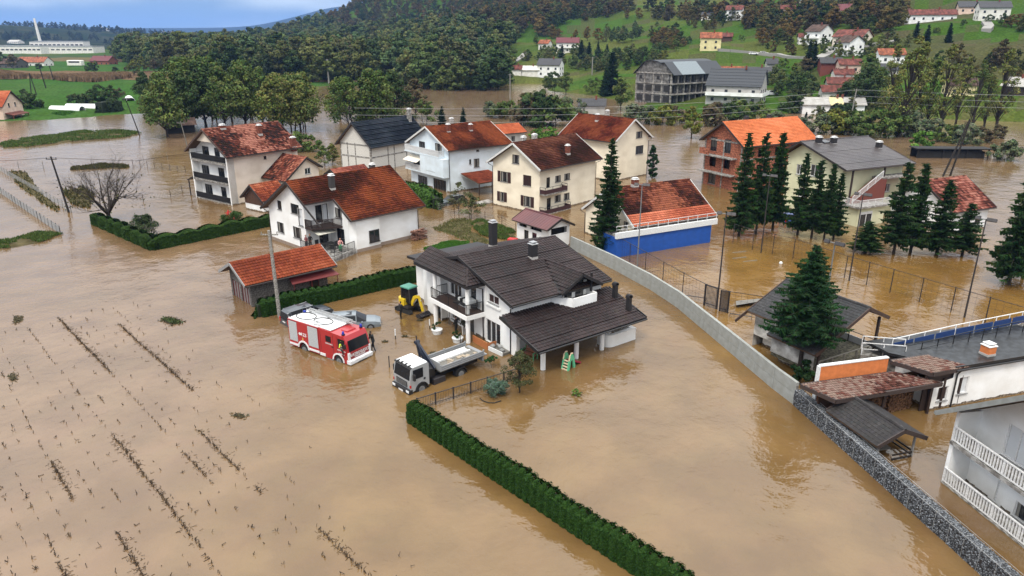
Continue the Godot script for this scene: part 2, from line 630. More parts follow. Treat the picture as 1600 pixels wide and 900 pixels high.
	mk("painted", [1, 1, 1], .75, fine, 1.5, vc)
	mk("cloth", [1, 1, 1], .9, fine, 3.0, vc)
	mk("car_paint", [1, 1, 1], .3, null, 1, {"vertex_color_use_as_albedo": true, "clearcoat_enabled": true, "clearcoat": .8, "clearcoat_roughness": .08})
	mk("worn_paint", [1, 1, 1], .4, fine, 1.2, vc)
	mk("glass_dark", [.01, .011, .013], .05, null, 1, {"metallic_specular": .35})
	mk("rubber", [.014, .014, .014], .85)
	mk("lens_blue", [.01, .03, .3], .12)
	mk("lens_red", [.4, .012, .012], .15)
	mk("lens_clear", [.7, .72, .74], .08)
	mk("meadow", [1, 1, 1], .95, noise_tex(512, .02, Color(.72, .72, .7), Color(1, 1, 1), 6, 21), .06, {"vertex_color_use_as_albedo": true, "metallic_specular": .08})
	mk("grass", [1, 1, 1], .9, null, 1, {"vertex_color_use_as_albedo": true, "backlight_enabled": true, "metallic_specular": .15, "backlight": Color(.25, .3, .12)})
	mk("leaf", [1, 1, 1], .75, null, 1, {"vertex_color_use_as_albedo": true, "backlight_enabled": true, "metallic_specular": .2, "backlight": Color(.3, .34, .16)})
	mk("needle", [1, 1, 1], .8, null, 1, {"vertex_color_use_as_albedo": true, "metallic_specular": .2})
	mk("leaf_core", [1, 1, 1], .95, null, 1, vc)
	mk("bark", [.055, .043, .034], .95, blot, 1.2)
	mk("bark_pale", [.1, .088, .075], .95, blot, 1.2)
	mk("pole_wood", [.03, .025, .022], .9, blot, 1.0)
	mk("pole_concrete", [.4, .39, .36], .9, blot, 1.0)
	mk("stone", [1, 1, 1], .8, fine, 3.0, vc)
	mk("paint_orange_wood", [.42, .15, .05], .7, streak, 1.0)
	mk("paint_red", [.42, .02, .02], .5)
	mk("awning_white", [.72, .72, .7], .8)
	mk("wood_black", [.016, .016, .017], .85, blot, 1.0)
	mk("plastic_white", [.72, .73, .74], .4)
	var ripple := FastNoiseLite.new()
	ripple.seed = 8
	ripple.noise_type = FastNoiseLite.TYPE_SIMPLEX_SMOOTH
	ripple.frequency = .011
	ripple.fractal_octaves = 6
	ripple.fractal_gain = .6
	ripple.domain_warp_enabled = true
	ripple.domain_warp_amplitude = 26
	ripple.domain_warp_frequency = .006
	var rt := NoiseTexture2D.new()
	rt.width = 1024
	rt.height = 1024
	rt.seamless = true
	rt.noise = ripple
	rt.as_normal_map = true
	rt.bump_strength = 9.0
	var murk := noise_tex(1024, .006, Color(.88, .87, .85), Color(1, 1, 1), 6, 31, 60.0)
	mk("water", [1, 1, 1], .05, murk, .022, {"vertex_color_use_as_albedo": true, "metallic_specular": .56, "normal_enabled": true, "normal_texture": rt, "normal_scale": .2})


# ---- plants ------------------------------------------------------------------------------------------------

func rdir() -> Vector3:
	var z := r(-1, 1)
	var a := r(0, TAU)
	var s := sqrt(1 - z * z)
	return V(s * cos(a), z, s * sin(a))


func leaf(mb: MB, p: Vector3, nrm: Vector3, s: float, long := 1.4) -> void:
	var u := nrm.cross(rdir()).normalized() * s * .5
	var w := nrm.cross(u).normalized() * s * .5 * long
	mb.quad(p - u * .4 - w, p - u + w * .2, p + u * .3 + w, p + u - w * .3)


func tint(cols: Array, spread := .15) -> Color:
	var k: Color = cols[0].lerp(cols[1], rng.randf())
	var g := r(1 - spread, 1 + spread)
	return Color(k.r * g, k.g * g, k.b * g)


# One broadleaf tree: tapered trunk, limbs that end in leaf clumps, gaps between the clumps.
func broadleaf(crown: MB, wood: MB, ht: float, rad: float, low: float, clumps: int, leaves: int, size: float, cols: Array, stems := 1, thin := .0, limb_sides := 5) -> void:
	for st in stems:
		var ang := r(0, TAU)
		var foot := V(cos(ang), 0, sin(ang)) * (.0 if stems == 1 else rad * .18)
		var lean := V(cos(ang), 0, sin(ang)) * (r(0, .05) if stems == 1 else .25) * rad
		var tr := ht * r(.016, .021) / sqrt(stems)
		var tip := foot + lean + V(r(-.04, .04) * ht, ht * .86, r(-.04, .04) * ht)
		var midp := foot.lerp(tip, .45) + V(r(-.03, .03), 0, r(-.03, .03)) * ht
		wood.tube([foot - Vector3.UP * .3, foot + Vector3.UP * ht * .04, midp, foot.lerp(tip, .72), tip], [tr * 1.5, tr, tr * .7, tr * .45, tr * .12], 6)
		for k in clumps / stems:
			var hy := pow(r(0, 1), .8)
			var yy := lerpf(low, 1.0, hy)
			var wide := rad * (sin(PI * clampf(pow(hy, .8) * .86 + .14, 0, 1)) * .9 + .1)
			var a := r(0, TAU)
			var d := sqrt(r(.12, 1.0)) * wide
			var axis := foot.lerp(tip, clampf(yy / .86, 0, 1))
			var m := V(axis.x + cos(a) * d, yy * ht, axis.z + sin(a) * d)
			var from := foot.lerp(tip, clampf(yy * .95 - .16, .12, .95))
			if d > rad * .25:
				wood.tube([from, from.lerp(m, .55) + Vector3.UP * ht * .02, m], [tr * .38 * (1.15 - yy), tr * .2, tr * .07], limb_sides, false)
			var cr := rad * r(.2, .38) * (1.15 - .5 * hy)
			var base := tint(cols, .3)
			for l in int(leaves * (1.0 - thin * r(0, 1)) / clumps * r(.6, 1.4)):
				var o := rdir()
				var p := m + o * V(cr, cr * .72, cr) * pow(r(.1, 1), .45)
				crown.col = Color(base.r * r(.8, 1.2), base.g * r(.82, 1.18), base.b * r(.8, 1.2))
				leaf(crown, p, (o + rdir() * .9 + Vector3.UP * .4).normalized(), size * r(.7, 1.35))


# A spruce: whorls of drooping branches hung with needle sprays.
func spruce(crown: MB, wood: MB, ht: float, rad: float, low: float, whorls: int, size: float, cols: Array, full := 1.0) -> void:
	wood.tube([V(0, -.4, 0), V(r(-.05, .05), ht * .5, r(-.05, .05)), V(0, ht, 0)], [ht * .017, ht * .011, .01], 7)
	for i in whorls:
		var f := (i + r(0, .7)) / whorls
		var y := lerpf(low * ht, ht * .985, f)
		var reach := rad * (pow(1.0 - f, .82) * .96 + .03) * minf(1.0, .62 + f * 3.0)
		var n := int(lerpf(9, 4, f))
		var off := r(0, TAU)
		for b in n:
			if rng.randf() > full:
				continue
			var a := off + TAU * b / n + r(-.25, .25)
			var len := reach * r(.5, 1.2)
			var out := V(cos(a), 0, sin(a))
			var side := V(-sin(a), 0, cos(a))
			var root := V(0, minf(y + r(-.7, .7) * ht * (1.0 - low) / whorls, ht * .99), 0)
			var droop := lerpf(.34, -.35, f) * len
			wood.tube([root, root + out * len * .5 - Vector3.UP * droop * .6, root + out * len * .96 - Vector3.UP * droop * .75], [.03 + ht * .0012, .018, .006], 3, false)
			var base := tint(cols, .22)
			var steps := maxi(3, int(len / (size * .62)))
			for s in steps:
				var t := (s + .6) / steps
				var m := root + out * len * t - Vector3.UP * droop * (sin(t * 2.2) * .92)
				var wide := (len * .26 * (1.0 - pow(t, 2.0)) + size * .4) * r(.6, 1.3)
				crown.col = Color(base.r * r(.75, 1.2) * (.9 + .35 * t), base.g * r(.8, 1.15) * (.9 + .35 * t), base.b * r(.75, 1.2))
				for e in [-1, 1]:
					for n2 in 2:
						var q: Vector3 = m + side * e * wide * r(.35, 1.1) + out * size * r(.2, 1.4) - Vector3.UP * wide * r(-.15, .6)
						var w := out * size * r(.2, .4) + Vector3.UP * size * r(-.2, .2)
						crown.quad(m - w * .5, q - w * .2, q + w * .35, m + w)
				var hang := m - Vector3.UP * size * r(.5, 1.4) + side * r(-.3, .3) * size
				crown.quad(m - out * size * .45, hang - out * size * .2, hang + out * size * .25, m + out * size * .5)


func tree_thing(called: String, at: Vector3, crown: MB, wood: MB, label: String, category: String, group := "", m := "leaf") -> Node3D:
	var t := thing(called, at, 0, label, category, group)
	obj("trunk", wood, "bark", t)
	if crown.v.size():
		obj("crown", crown, m, t)
	return t


func bare_limb(wood: MB, twigs: Array, p: Vector3, d: Vector3, len: float, rad: float, deep: int) -> void:
	var pts := [p]
	var radii := [rad]
	var dir := d
	for i in 3:
		dir = (dir + rdir() * .16 + Vector3.UP * .05).normalized()
		pts.append(pts[-1] + dir * len / 3)
		radii.append(rad * (1.0 - .2 * (i + 1)))
	wood.tube(pts, radii, 5 if deep > 2 else 3, false)
	if deep == 0:
		twigs.append(pts[-1])
		return
	for k in (4 if deep > 1 else 3):
		var t := r(.35, 1.0) if k else 1.0
		var at: Vector3 = pts[clampi(int(t * 3), 1, 3)]
		bare_limb(wood, twigs, at, (dir + rdir() * .75).normalized(), len * r(.6, .82), rad * .42, deep - 1)


# A clipped hedge along a path: a dark core, hidden under leaf faces that follow rounded columns.
func hedge(called: String, path: Array, wd: float, ht: float, label: String, pitch: float, size: float, dens: float, cols: Array, flatness := .5, group := "") -> Node3D:
	var h := thing(called, Vector3.ZERO, 0, label, "hedge", group)
	var core := MB.new()
	var mb := MB.new()
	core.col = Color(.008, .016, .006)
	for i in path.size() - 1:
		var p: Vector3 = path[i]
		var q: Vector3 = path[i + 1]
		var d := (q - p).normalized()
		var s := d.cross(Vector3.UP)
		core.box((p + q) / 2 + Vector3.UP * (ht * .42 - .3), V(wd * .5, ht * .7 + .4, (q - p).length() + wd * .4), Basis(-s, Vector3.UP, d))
		var cols_n := maxi(1, roundi((q - p).length() / pitch))
		var area := (q - p).length() * (2 * ht + wd)
		for l in int(area * dens):
			var t := r(-.5 * wd / (q - p).length(), 1 + .5 * wd / (q - p).length())
			var ci := clampi(int(t * cols_n), 0, cols_n - 1)
			var ph := (t * cols_n - ci) * 2 - 1
			var hc := ht * (1.0 + .06 * sin(ci * 12.9898 + i) + .04 * sin(ci * 4.7)) * (1.0 - .13 * ph * ph * (1.0 - flatness) * 2.0)
			var a := r(-.25, PI + .25)
			var bulge := 1.0 - .22 * ph * ph
			var cx := cos(a)
			var sy := sin(a)
			var y := hc * (pow(maxf(sy, 0), flatness) * (1.0 - .12 * ph * ph)) if rng.randf() < .42 else r(0, hc * .94)
			var x := wd * .5 * bulge * (signf(cx) * pow(absf(cx), flatness) if y > hc * .85 else signf(cx) * (1.0 - .25 * pow(y / hc, 4)))
			var pos := p + d * (q - p).length() * t + s * (x * r(.9, 1.04)) + Vector3.UP * (y - .05)
			var end := clampf(t, 0, 1)
			if t != end:
				pos += s * (-x) * .35
			mb.col = tint(cols, .28)
			leaf(mb, pos, (s * signf(x) * 1.0 + Vector3.UP * (.3 + y / hc) + rdir() * .75).normalized(), size * r(.6, 1.4), 1.9)
	obj("foliage", mb, "leaf", h)
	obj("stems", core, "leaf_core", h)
	return h


# ---- the houses of the village -----------------------------------------------------------------------------

func look(a: Array, b: Array, c: Array, pu: float, pd: float, more := {}) -> Dictionary:
	var d := {"cols": [Color(a[0], a[1], a[2]), Color(b[0], b[1], b[2]), Color(c[0], c[1], c[2])], "pu": pu, "pd": pd, "seed": r(0, 900)}
	d.merge(more, true)
	return d


func plain_box(n: Node3D, called: String, lo: Vector3, hi: Vector3, m: String) -> MeshInstance3D:
	var b := MB.new()
	b.span(lo, hi)
	return obj(called, b, m, n)


func post(n: Node3D, called: String, p: Vector3, ht: float, rad: float, m: String) -> void:
	var b := MB.new()
	b.cyl(p, p + Vector3.UP * ht, rad, rad, 14)
	obj(called, b, m, n)


func street_houses() -> void:
	var brown := look([.026, .009, .006], [.075, .018, .009], [.17, .042, .016], .3, .36)
	# white house with the balcony notch
	var h := thing("white_house", V(-21.8, 0, -91.07), -46.2, "white two-storey house with red-brown tiled roof, corner balcony and people on its terrace", "house")
	var sl := (8.49 - 4.17) / 7.12
	var up := func(z): return 8.49 - sl * absf(z) - .19
	facade(h, [V(-7.02, 0, 0), V(0, 0, 1), V(-1, 0, 0)], -.5, [W(-6.33, up.call(6.33)), W(0, up.call(0)), W(2.3, up.call(2.3))], [[-3.48, 4.37, 1.01, 1.18, "w"], [.23, 4.43, 1.92, 1.25, "w"], [-3.79, 1.35, 1.67, 1.35, "w"], [.24, 1.35, 1.93, 1.44, "w"]] + [[1.35, 3.1, 1.1, 2.2, "k"]], "plaster_white", "frame_dark")
	facade(h, [V(0, 0, 2.3), V(1, 0, 0), V(0, 0, 1)], -.5, [W(-7.02, up.call(2.3)), W(-3.6, up.call(2.3))], [[-5.0, 3.35, .95, 2.2, "d"], [-4.1, 3.35, .7, 2.2, "k"], [-4.6, .75, 1.3, 2.0, "d"]], "plaster_white", "frame_dark")
	facade(h, [V(-3.6, 0, 0), V(0, 0, 1), V(-1, 0, 0)], -.5, [W(2.3, up.call(2.3)), W(6.33, up.call(6.33))], [[4.4, 4.05, 1.5, 1.25, "w"], [4.5, .75, 1.7, 2.0, "d"]], "plaster_white", "frame_dark")
	facade(h, face_of("F", 7.02, 6.33), -.5, [W(-3.6, up.call(6.33)), W(7.02, up.call(6.33))], [], "plaster_white", "frame_dark")
	facade(h, face_of("R", 7.02, 6.33), -.5, [W(-6.33, up.call(6.33)), W(0, up.call(0)), W(6.33, up.call(6.33))], [[-2, 4.4, 1.2, 1.2], [2, 4.4, 1.2, 1.2]], "plaster_white", "frame_dark")
	facade(h, face_of("B", 7.02, 6.33), -.5, [W(-7.02, up.call(6.33)), W(7.02, up.call(6.33))], [[-3, 1.0, 1.2, 1.2], [2, 1.0, 1.2, 1.2]], "plaster_white", "frame_dark")
	var bay := MB.new()
	bay.slab([W(-3.6, 6.3), W(.9, 6.3), W(.55, 6.9), W(-2.9, 6.9)], func(_x, _z): return -.5, func(_x, z): return up.call(z) + .02)
	var bo := obj("bay", bay, "plaster_white", h)
	var bw := MB.new()
	bw.box(V(-.35, 1.65, 6.93), V(1.5, 1.5, .08))
	var bwo := obj("bay_window", bw, "frame_dark", bo)
	bw = MB.new()
	for k in [-1, 1]:
		bw.box(V(-.35 + k * .36, 1.65, 6.965), V(.6, 1.3, .02))
	bw.box(V(-.35, .87, 7.0), V(1.7, .05, .2))
	obj("bay_pane", bw, "pane", bwo)
	var pl := MB.new()
	for s in [[V(-7.06, -.5, -6.37), V(-6.9, .42, 2.34)], [V(.85, -.5, 6.2), V(7.06, .42, 6.37)], [V(-2.95, -.5, 6.8), V(.6, .42, 6.94)], [V(6.9, -.5, -6.3), V(7.06, .42, 6.3)]]:
		pl.span(s[0], s[1])
	obj("plinth", pl, "plinth", h)
	var rl := brown.duplicate()
	rl.plan = [W(-7.77, 0), W(7.77, 0), W(7.77, 7.12), W(-3.72, 7.12), W(-3.72, 3.66), W(-7.77, 3.66)]
	rl.down = -.12
	rl.bias = .04
	var roof := gable_roof(h, -7.77, 7.77, 0, 8.49, 7.12, 4.17, -7.12, 4.17, rl, "fascia_dark", false)
	var g := MB.new()
	g.tube([V(-3.7, 4.08, 7.2), V(7.77, 4.08, 7.2)], [.08], 7)
	g.tube([V(-7.77, 6.2, 3.74), V(-3.72, 6.2, 3.74)], [.08], 7)
	g.bar(V(-3.78, 6.25, 3.7), V(-3.78, 4.12, 7.15), .07, .26)
	obj("gutter", g, "gutter_dark", roof)
	downpipe(h, 7.0, 6.33, 4.1, .3, .85)
	downpipe(h, -7.0, -6.33, 4.1, -.3, -.85)
	chimney(h, V(-2.8, 7.15, 2.17), V(.6, 1.7, .6), "chimney_dark", "chimney_cap")
	chimney(h, V(5.2, 8.3, -.5), V(.6, .6, .6), "chimney_dark", "chimney_cap")
	var bal := MB.new()
	bal.slab([W(-7.1, 2.31), W(-3.61, 2.31), W(-3.4, 5.2), W(-7.0, 3.7)], func(_x, _z): return 2.95, func(_x, _z): return 3.2)
	var balo := obj("balcony", bal, "wood_dark", h)
	railing(balo, [V(-7.05, 3.2, 2.4), V(-6.95, 3.2, 3.65), V(-3.48, 3.2, 5.1)], .95, .14, "wood_dark", .1, .12, .05)
	var aw := MB.new()
	for k in 9:
		aw.col = Color(.75, .72, .62) if k % 2 else Color(.62, .6, .5)
		var x0 := lerpf(-6.6, -4.0, k / 9.0)
		var x1 := lerpf(-6.6, -4.0, (k + 1) / 9.0)
		aw.hexa([V(x0, 2.8, 2.35), V(x1, 2.8, 2.35), V(x1, 2.4, 4.4), V(x0, 2.4, 4.4), V(x0, 2.85, 2.35), V(x1, 2.85, 2.35), V(x1, 2.45, 4.4), V(x0, 2.45, 4.4)])
	obj("awning", aw, "painted", h)
	var te := MB.new()
	te.slab([W(-7.6, 1.4), W(-3.6, 2.3), W(-3.2, 7.0), W(-7.0, 8.3), W(-7.9, 7.8)], func(_x, _z): return -.5, func(_x, _z): return .6)
	var teo := obj("terrace", te, "concrete", h)
	railing(teo, [V(-7.5, .6, 1.6), V(-7.8, .6, 7.6), V(-7.0, .6, 8.15), V(-3.3, .6, 6.9)], .95, .13, "metal_dark")
	# tables and chairs on the terrace are things of their own
	var base := h.transform
	for k in 6:
		var c := thing("garden_chair", base * V([-6.3, -5.3, -6.6, -5.0, -6.0, -4.9][k], .6, [3.6, 3.5, 5.2, 5.3, 6.4, 6.2][k]), -46 + k * 57, ["dark garden chair at the back left of the terrace table", "dark garden chair at the back right of the terrace table", "dark garden chair left of the terrace table", "dark garden chair right of the terrace table", "dark garden chair in front of the terrace table by the railing", "dark garden chair in front of the terrace table beside the woman in pink"][k], "chair", "dark chairs on the terrace of the white house")
		var cm := MB.new()
		cm.cbox(V(0, .44, 0), V(.48, .06, .48), .02)
		obj("seat", cm, "plastic_dark", c)
		cm = MB.new()
		cm.cbox(V(0, .75, -.23), V(.48, .6, .06), .02)
		obj("backrest", cm, "plastic_dark", c)
		for e in 4:
			cm = MB.new()
			cm.bar(V(-.2 if e % 2 else .2, 0, -.2 if e < 2 else .2), V(-.19 if e % 2 else .19, .43, -.19 if e < 2 else .19), .035)
			obj("leg", cm, "plastic_dark", c)
	var tb := thing("garden_table", base * V(-5.7, .6, 4.7), -46, "dark garden table on the terrace of the white house", "table")
	var tm := MB.new()
	tm.cbox(V(0, .73, 0), V(1.7, .05, .95), .02)
	obj("tabletop", tm, "plastic_dark", tb)
	for e in 4:
		tm = MB.new()
		tm.bar(V(-.7 if e % 2 else .7, 0, -.38 if e < 2 else .38), V(-.7 if e % 2 else .7, .7, -.38 if e < 2 else .38), .05)
		obj("leg", tm, "plastic_dark", tb)

	# big house with loggias and two annexes
	h = gable_house({"x": -43.81, "z": -118.35, "rot": -53.2, "a": 6.56, "b": 5.09, "hr": 11.35, "ht": 7.57, "og": .42, "oe": .79, "name": "balcony_house", "label": "tall beige house with three storeys of dark balconies and weathered tiled roof", "wall": "plaster_beige", "skip": "L",
		"F": [[.25, 6.35, .5, .5, "w"]], "R": [[-2, 4.5, 1.2, 1.2], [2, 1.5, 1.2, 1.2]], "roof": look([.022, .013, .012], [.12, .034, .023], [.33, .14, .1], .34, .42, {"rand": .45, "lift": .07, "bow": .05}), "edge": "fascia_wood"})
	var ds := (11.35 - 7.57) / 5.88
	facade(h, [V(-5.4, 0, 0), V(0, 0, 1), V(-1, 0, 0)], -.5, [W(-5.05, 8.0), W(0, 11.1), W(5.05, 8.0)], [[-2.37, 6.61, 1.95, 1.8, "d"], [.87, 6.42, 1.47, 1.99, "d"], [-3.14, 3.2, 2.09, 2.12, "d"], [1.35, 3.23, 1.72, 2.11, "d"], [-2.96, .04, 2.07, 2.2, "d"], [1.31, -.1, 1.46, 2.36, "d"]], "plaster_white", "frame_black")
	var fin := MB.new()
	for z in [-5.0, 4.9]:
		fin = MB.new()
		fin.span(V(-6.56, -.5, z - .1), V(-5.38, 11.16 - ds * absf(z) - .05, z + .19))
		obj("side_wall", fin, "plaster_white", h)
	fin = MB.new()
	wall(fin, [V(-6.5, 0, 0), V(0, 0, 1), V(-1, 0, 0)], 9.4, [W(-2.6, 9.45), W(0, 11.1), W(2.6, 9.45)], [])
	obj("gable", fin, "plaster_beige", h)
	for y in [.15, 3.35, 6.45]:
		var fl := plain_box(h, "balcony", V(-6.6, y - .32, -4.9), V(-5.42, y, 4.82), "concrete")
		railing(fl, [V(-6.56, y, -4.85), V(-6.56, y, 4.78)], .95, .11, "metal_black", .05, .07, .045, [.12, .5])
	chimney(h, V(-3.6, 11.1, .3), V(.8, .6, .7))
	chimney(h, V(1.63, 9.84, 2.35), V(.65, 1.5, .65))
	chimney(h, V(5.6, 7.6, 5.5), V(.8, 1.6, .6))
	var lean := MB.new()
	lean.hexa([V(-6.4, 2.5, -7.6), V(2, 2.5, -7.6), V(2, 3.4, -5.15), V(-6.4, 3.4, -5.15), V(-6.4, 2.6, -7.6), V(2, 2.6, -7.6), V(2, 3.55, -5.15), V(-6.4, 3.55, -5.15)])
	for x in [-6.2, -2, 1.8]:
		lean.box(V(x, 1.0, -7.3), V(.14, 3.2, .14))
	obj("lean_to", lean, "fascia_dark", h)
	var e := thing("gabled_annex", h.transform * V(3.65, 0, 5.12), -53.2 + 90, "beige gabled annex with weathered red tiles against the balcony house", "annex")
	facade(e, [V(5.6, 0, 0), V(0, 0, -1), V(1, 0, 0)], -.5, [W(-4.0, 3.6), W(0, 6.6), W(2.5, 4.9)], [[.35, 4.0, 1.15, 1.0, "s"]], "plaster_beige", "frame_white")
	facade(e, [V(0, 0, 4.0), V(1, 0, 0), V(0, 0, 1)], -.5, [W(0, 3.62), W(5.6, 3.62)], [], "plaster_beige", "frame_white")
	facade(e, [V(0, 0, -2.5), V(-1, 0, 0), V(0, 0, -1)], -.5, [W(-5.6, 4.9), W(0, 4.9)], [], "plaster_beige", "frame_white")
	gable_roof(e, .02, 6.1, 0, 6.8, 4.45, 3.6, -2.95, 4.9, look([.03, .016, .013], [.15, .04, .025], [.34, .13, .085], .34, .42, {"rand": .4, "lift": .06, "bow": .05}), "fascia_dark")
	e = thing("garden_shed", h.transform * V(-4.5, 0, 10.95), -53.2, "small shed with bright orange tiles and brown boarded gable below the balcony house", "shed")
	facade(e, face_of("L", 2.0, 2.3), -.5, [W(-2.3, 2.0), W(0, 3.7), W(2.3, 2.0)], [], "plaster_white", "frame_dark")
	facade(e, face_of("F", 2.0, 2.3), -.5, [W(-2.0, 2.0), W(2.0, 2.0)], [], "plaster_white", "frame_dark")
	facade(e, face_of("R", 2.0, 2.3), -.5, [W(-2.3, 2.0), W(0, 3.7), W(2.3, 2.0)], [], "plaster_white", "frame_dark")
	facade(e, face_of("B", 2.0, 2.3), -.5, [W(-2.0, 2.0), W(2.0, 2.0)], [], "plaster_white", "frame_dark")
	for k in 20:
		var z := -2.25 + k * .225
		var brd := MB.new()
		brd.span(V(-2.06 - r(0, .012), 1.0, z + .004), V(-2.01, 3.68 - .74 * maxf(absf(z), absf(z + .22)), z + .218))
		obj("board", brd, "wood_brown", e)
	gable_roof(e, -2.5, 2.5, 0, 3.95, 2.75, 1.85, -2.75, 1.85, look([.13, .03, .016], [.27, .065, .03], [.38, .13, .07], .34, .42, {"rand": .35, "lift": .06, "bow": .05}), "fascia_dark")

	# cream house with brown shutters
	h = gable_house({"x": 5.17, "z": -112.43, "rot": -46.6, "a": 6.71, "b": 4.78, "hr": 10.08, "ht": 6.72, "og": .71, "oe": .76, "name": "cream_house", "label": "cream house with brown shutters, dark red tiled roof and two small side balconies", "wall": "plaster_cream", "edge": "fascia_white",
		"L": [[-.01, 6.96, 1.43, 1.32, "w"], [-2.4, 3.88, 1.57, 1.58, "o"], [2.32, 3.91, 1.63, 1.59, "c"], [-2.88, .82, .86, 1.43, "o"], [2.4, .8, 1.45, 1.55, "o"]],
		"F": [[-4.76, 3.65, .82, 1.58, "d"], [-2.5, 4.23, 1.33, .98, "w"], [-.36, 4.25, 1.4, .99, "w"], [-4.54, .25, .95, 1.87, "d"], [-2.47, 1.17, 1.43, 1.05, "w"], [-.33, 1.15, 1.41, 1.06, "w"]],
		"R": [[-2, 4, 1.4, 1.3], [2, 4, 1.4, 1.3], [-2, 1, 1.4, 1.3]], "roof": look([.022, .009, .007], [.06, .019, .012], [.12, .045, .028], .3, .36), "pipes": [[-1, -1, -.3], [1, 1, .3]]})
	chimney(h, V(1.04, 7.88, 3.62), V(.6, 1.3, .6))
	chimney(h, V(-4.6, 9.9, -.4), V(.7, .7, .6), "chimney_white")
	chimney(h, V(-2.0, 9.9, -.5), V(.7, .8, .6), "chimney_white")
	for y in [.12, 3.1]:
		var x1 := -1.6 if y > 1 else -.7
		var b := plain_box(h, "balcony", V(-6.7, y - .22, 4.8), V(x1, y, 5.95), "concrete")
		railing(b, [V(-6.66, y, 4.85), V(-6.66, y, 5.9), V(x1 - .05, y, 5.9), V(x1 - .05, y, 4.85)], .95, 0, "metal_dark", .05, .05, .03, [])
		var p := MB.new()
		p.span(V(-6.7, y, 5.9), V(x1, y + .6, 5.94))
		p.span(V(x1 - .05, y, 4.85), V(x1 - .01, y + .6, 5.88))
		p.span(V(-6.7, y, 4.85), V(-6.66, y + .6, 5.88))
		obj("balcony_panel", p, "panel_maroon", b)

	# pale blue house with white balconies and a porch roof
	h = gable_house({"x": -9.42, "z": -128.76, "rot": -38.4, "a": 6.33, "b": 6.31, "hr": 10.41, "ht": 7.11, "og": .59, "oe": .59, "name": "blue_house", "label": "pale blue house with white balconies, cream awning and dark red roof", "wall": "plaster_blue", "edge": "fascia_white",
		"L": [[-2.17, 6.06, 2.01, 1.58, "d"], [3.14, 6.17, 2.11, 1.7, "w"], [2.05, 3.1, 2.9, 1.51, "s"], [-2.37, -.23, 3.13, 1.82, "w"], [3.15, -.46, 4.03, 2.23, "d"]] + [[-4.2, 3.0, 2.2, 2.0, "d"]],
		"F": [[-2.06, 4.35, .42, .82, "w"], [-.72, 3.69, 1.2, 1.47, "w"], [-.46, 6.34, .61, .33, "w"]], "R": [[0, 4, 1.3, 1.2]], "roof": look([.026, .009, .006], [.085, .02, .01], [.19, .048, .018], .3, .36), "pipes": [[-1, 1, -.4]]})
	chimney(h, V(-3.49, 9.4, 1.95), V(.6, 1.3, .6))
	chimney(h, V(1.02, 9.3, 2.2), V(.55, 1.1, .55))
	chimney(h, V(-1.2, 10.2, -.4), V(.6, 1.1, .6), "chimney_white")
	var bal1 := plain_box(h, "balcony", V(-7.5, 5.65, -6.3), V(-6.36, 5.85, 4.9), "plaster_blue")
	railing(bal1, [V(-6.4, 5.85, -6.2), V(-7.45, 5.85, -6.2), V(-7.45, 5.85, 4.8), V(-6.4, 5.85, 4.8)], 1.0, .12, "frame_white", .07, .09, .05, [.1, .5])
	bal1 = plain_box(h, "balcony", V(-7.5, 2.5, -6.3), V(-6.36, 2.7, -1.2), "plaster_blue")
	railing(bal1, [V(-6.4, 2.7, -6.2), V(-7.45, 2.7, -6.2), V(-7.45, 2.7, -1.25)], 1.0, .12, "frame_white", .07, .09, .05, [.1, .5])
	plain_box(h, "bay", V(-7.5, 2.5, -1.1), V(-6.36, 5.6, 6.2), "plaster_blue")
	window(h, [V(-7.42, 0, 0), V(0, 0, 1), V(-1, 0, 0)], [2.2, 3.2, 2.9, 1.55, "s"], "frame_white")
	var sh := MB.new()
	sh.hexa([V(-8.1, 4.2, -6.0), V(-6.4, 5.0, -6.0), V(-6.4, 5.0, -1.4), V(-8.1, 4.2, -1.4), V(-8.1, 4.26, -6.0), V(-6.4, 5.06, -6.0), V(-6.4, 5.06, -1.4), V(-8.1, 4.26, -1.4)])
	obj("awning", sh, "awning_cream", h)
	var pr := thing("porch_roof", h.transform * V(-.6, 0, 6.5), -38.4, "red tiled porch roof on posts between the blue house and the cream house", "porch")
	var pm := MB.new()
	pm.slab([W(-3.6, 0), W(2.2, 0), W(2.2, 5.2), W(-3.6, 5.2)], func(_x, z): return 2.9 - z * .18, func(_x, z): return 3.02 - z * .18)
	var pro := obj("roof", pm, "roof_deck", pr)
	pm = MB.new()
	tiles(pm, V(-3.6, 3.03, 0), Vector3.RIGHT, V(0, -.18, 1).normalized(), 5.8, 5.3, .3, .36, look([.1, .025, .015], [.22, .055, .03], [.3, .085, .045], .3, .36))
	obj("roof_tiles", pm, "tile", pro, "stuff")
	for q in [[-3.4, 5], [-.7, 5], [2.0, 5], [2.0, 2.5]]:
		pm = MB.new()
		pm.box(V(q[0], .8, q[1]), V(.14, 2.7, .14))
		obj("post", pm, "wood_dark", pr)
	# unplastered block house
	h = gable_house({"x": -26.23, "z": -148.2, "rot": -56, "a": 7.96, "b": 4.15, "hr": 9.18, "ht": 4.75, "og": .67, "oe": .76, "name": "block_house", "label": "unplastered pale block house with new black metal roof", "wall": "block_pale", "L": [], "F": [], "R": [[0, 4, 1.2, 1.2]], "roof": look([.012, .016, .024], [.022, .028, .038], [.035, .042, .055], .36, .4, {"lift": .09, "bow": .012, "step": 3, "gutter": "gutter_black"}), "edge": "fascia_black"})
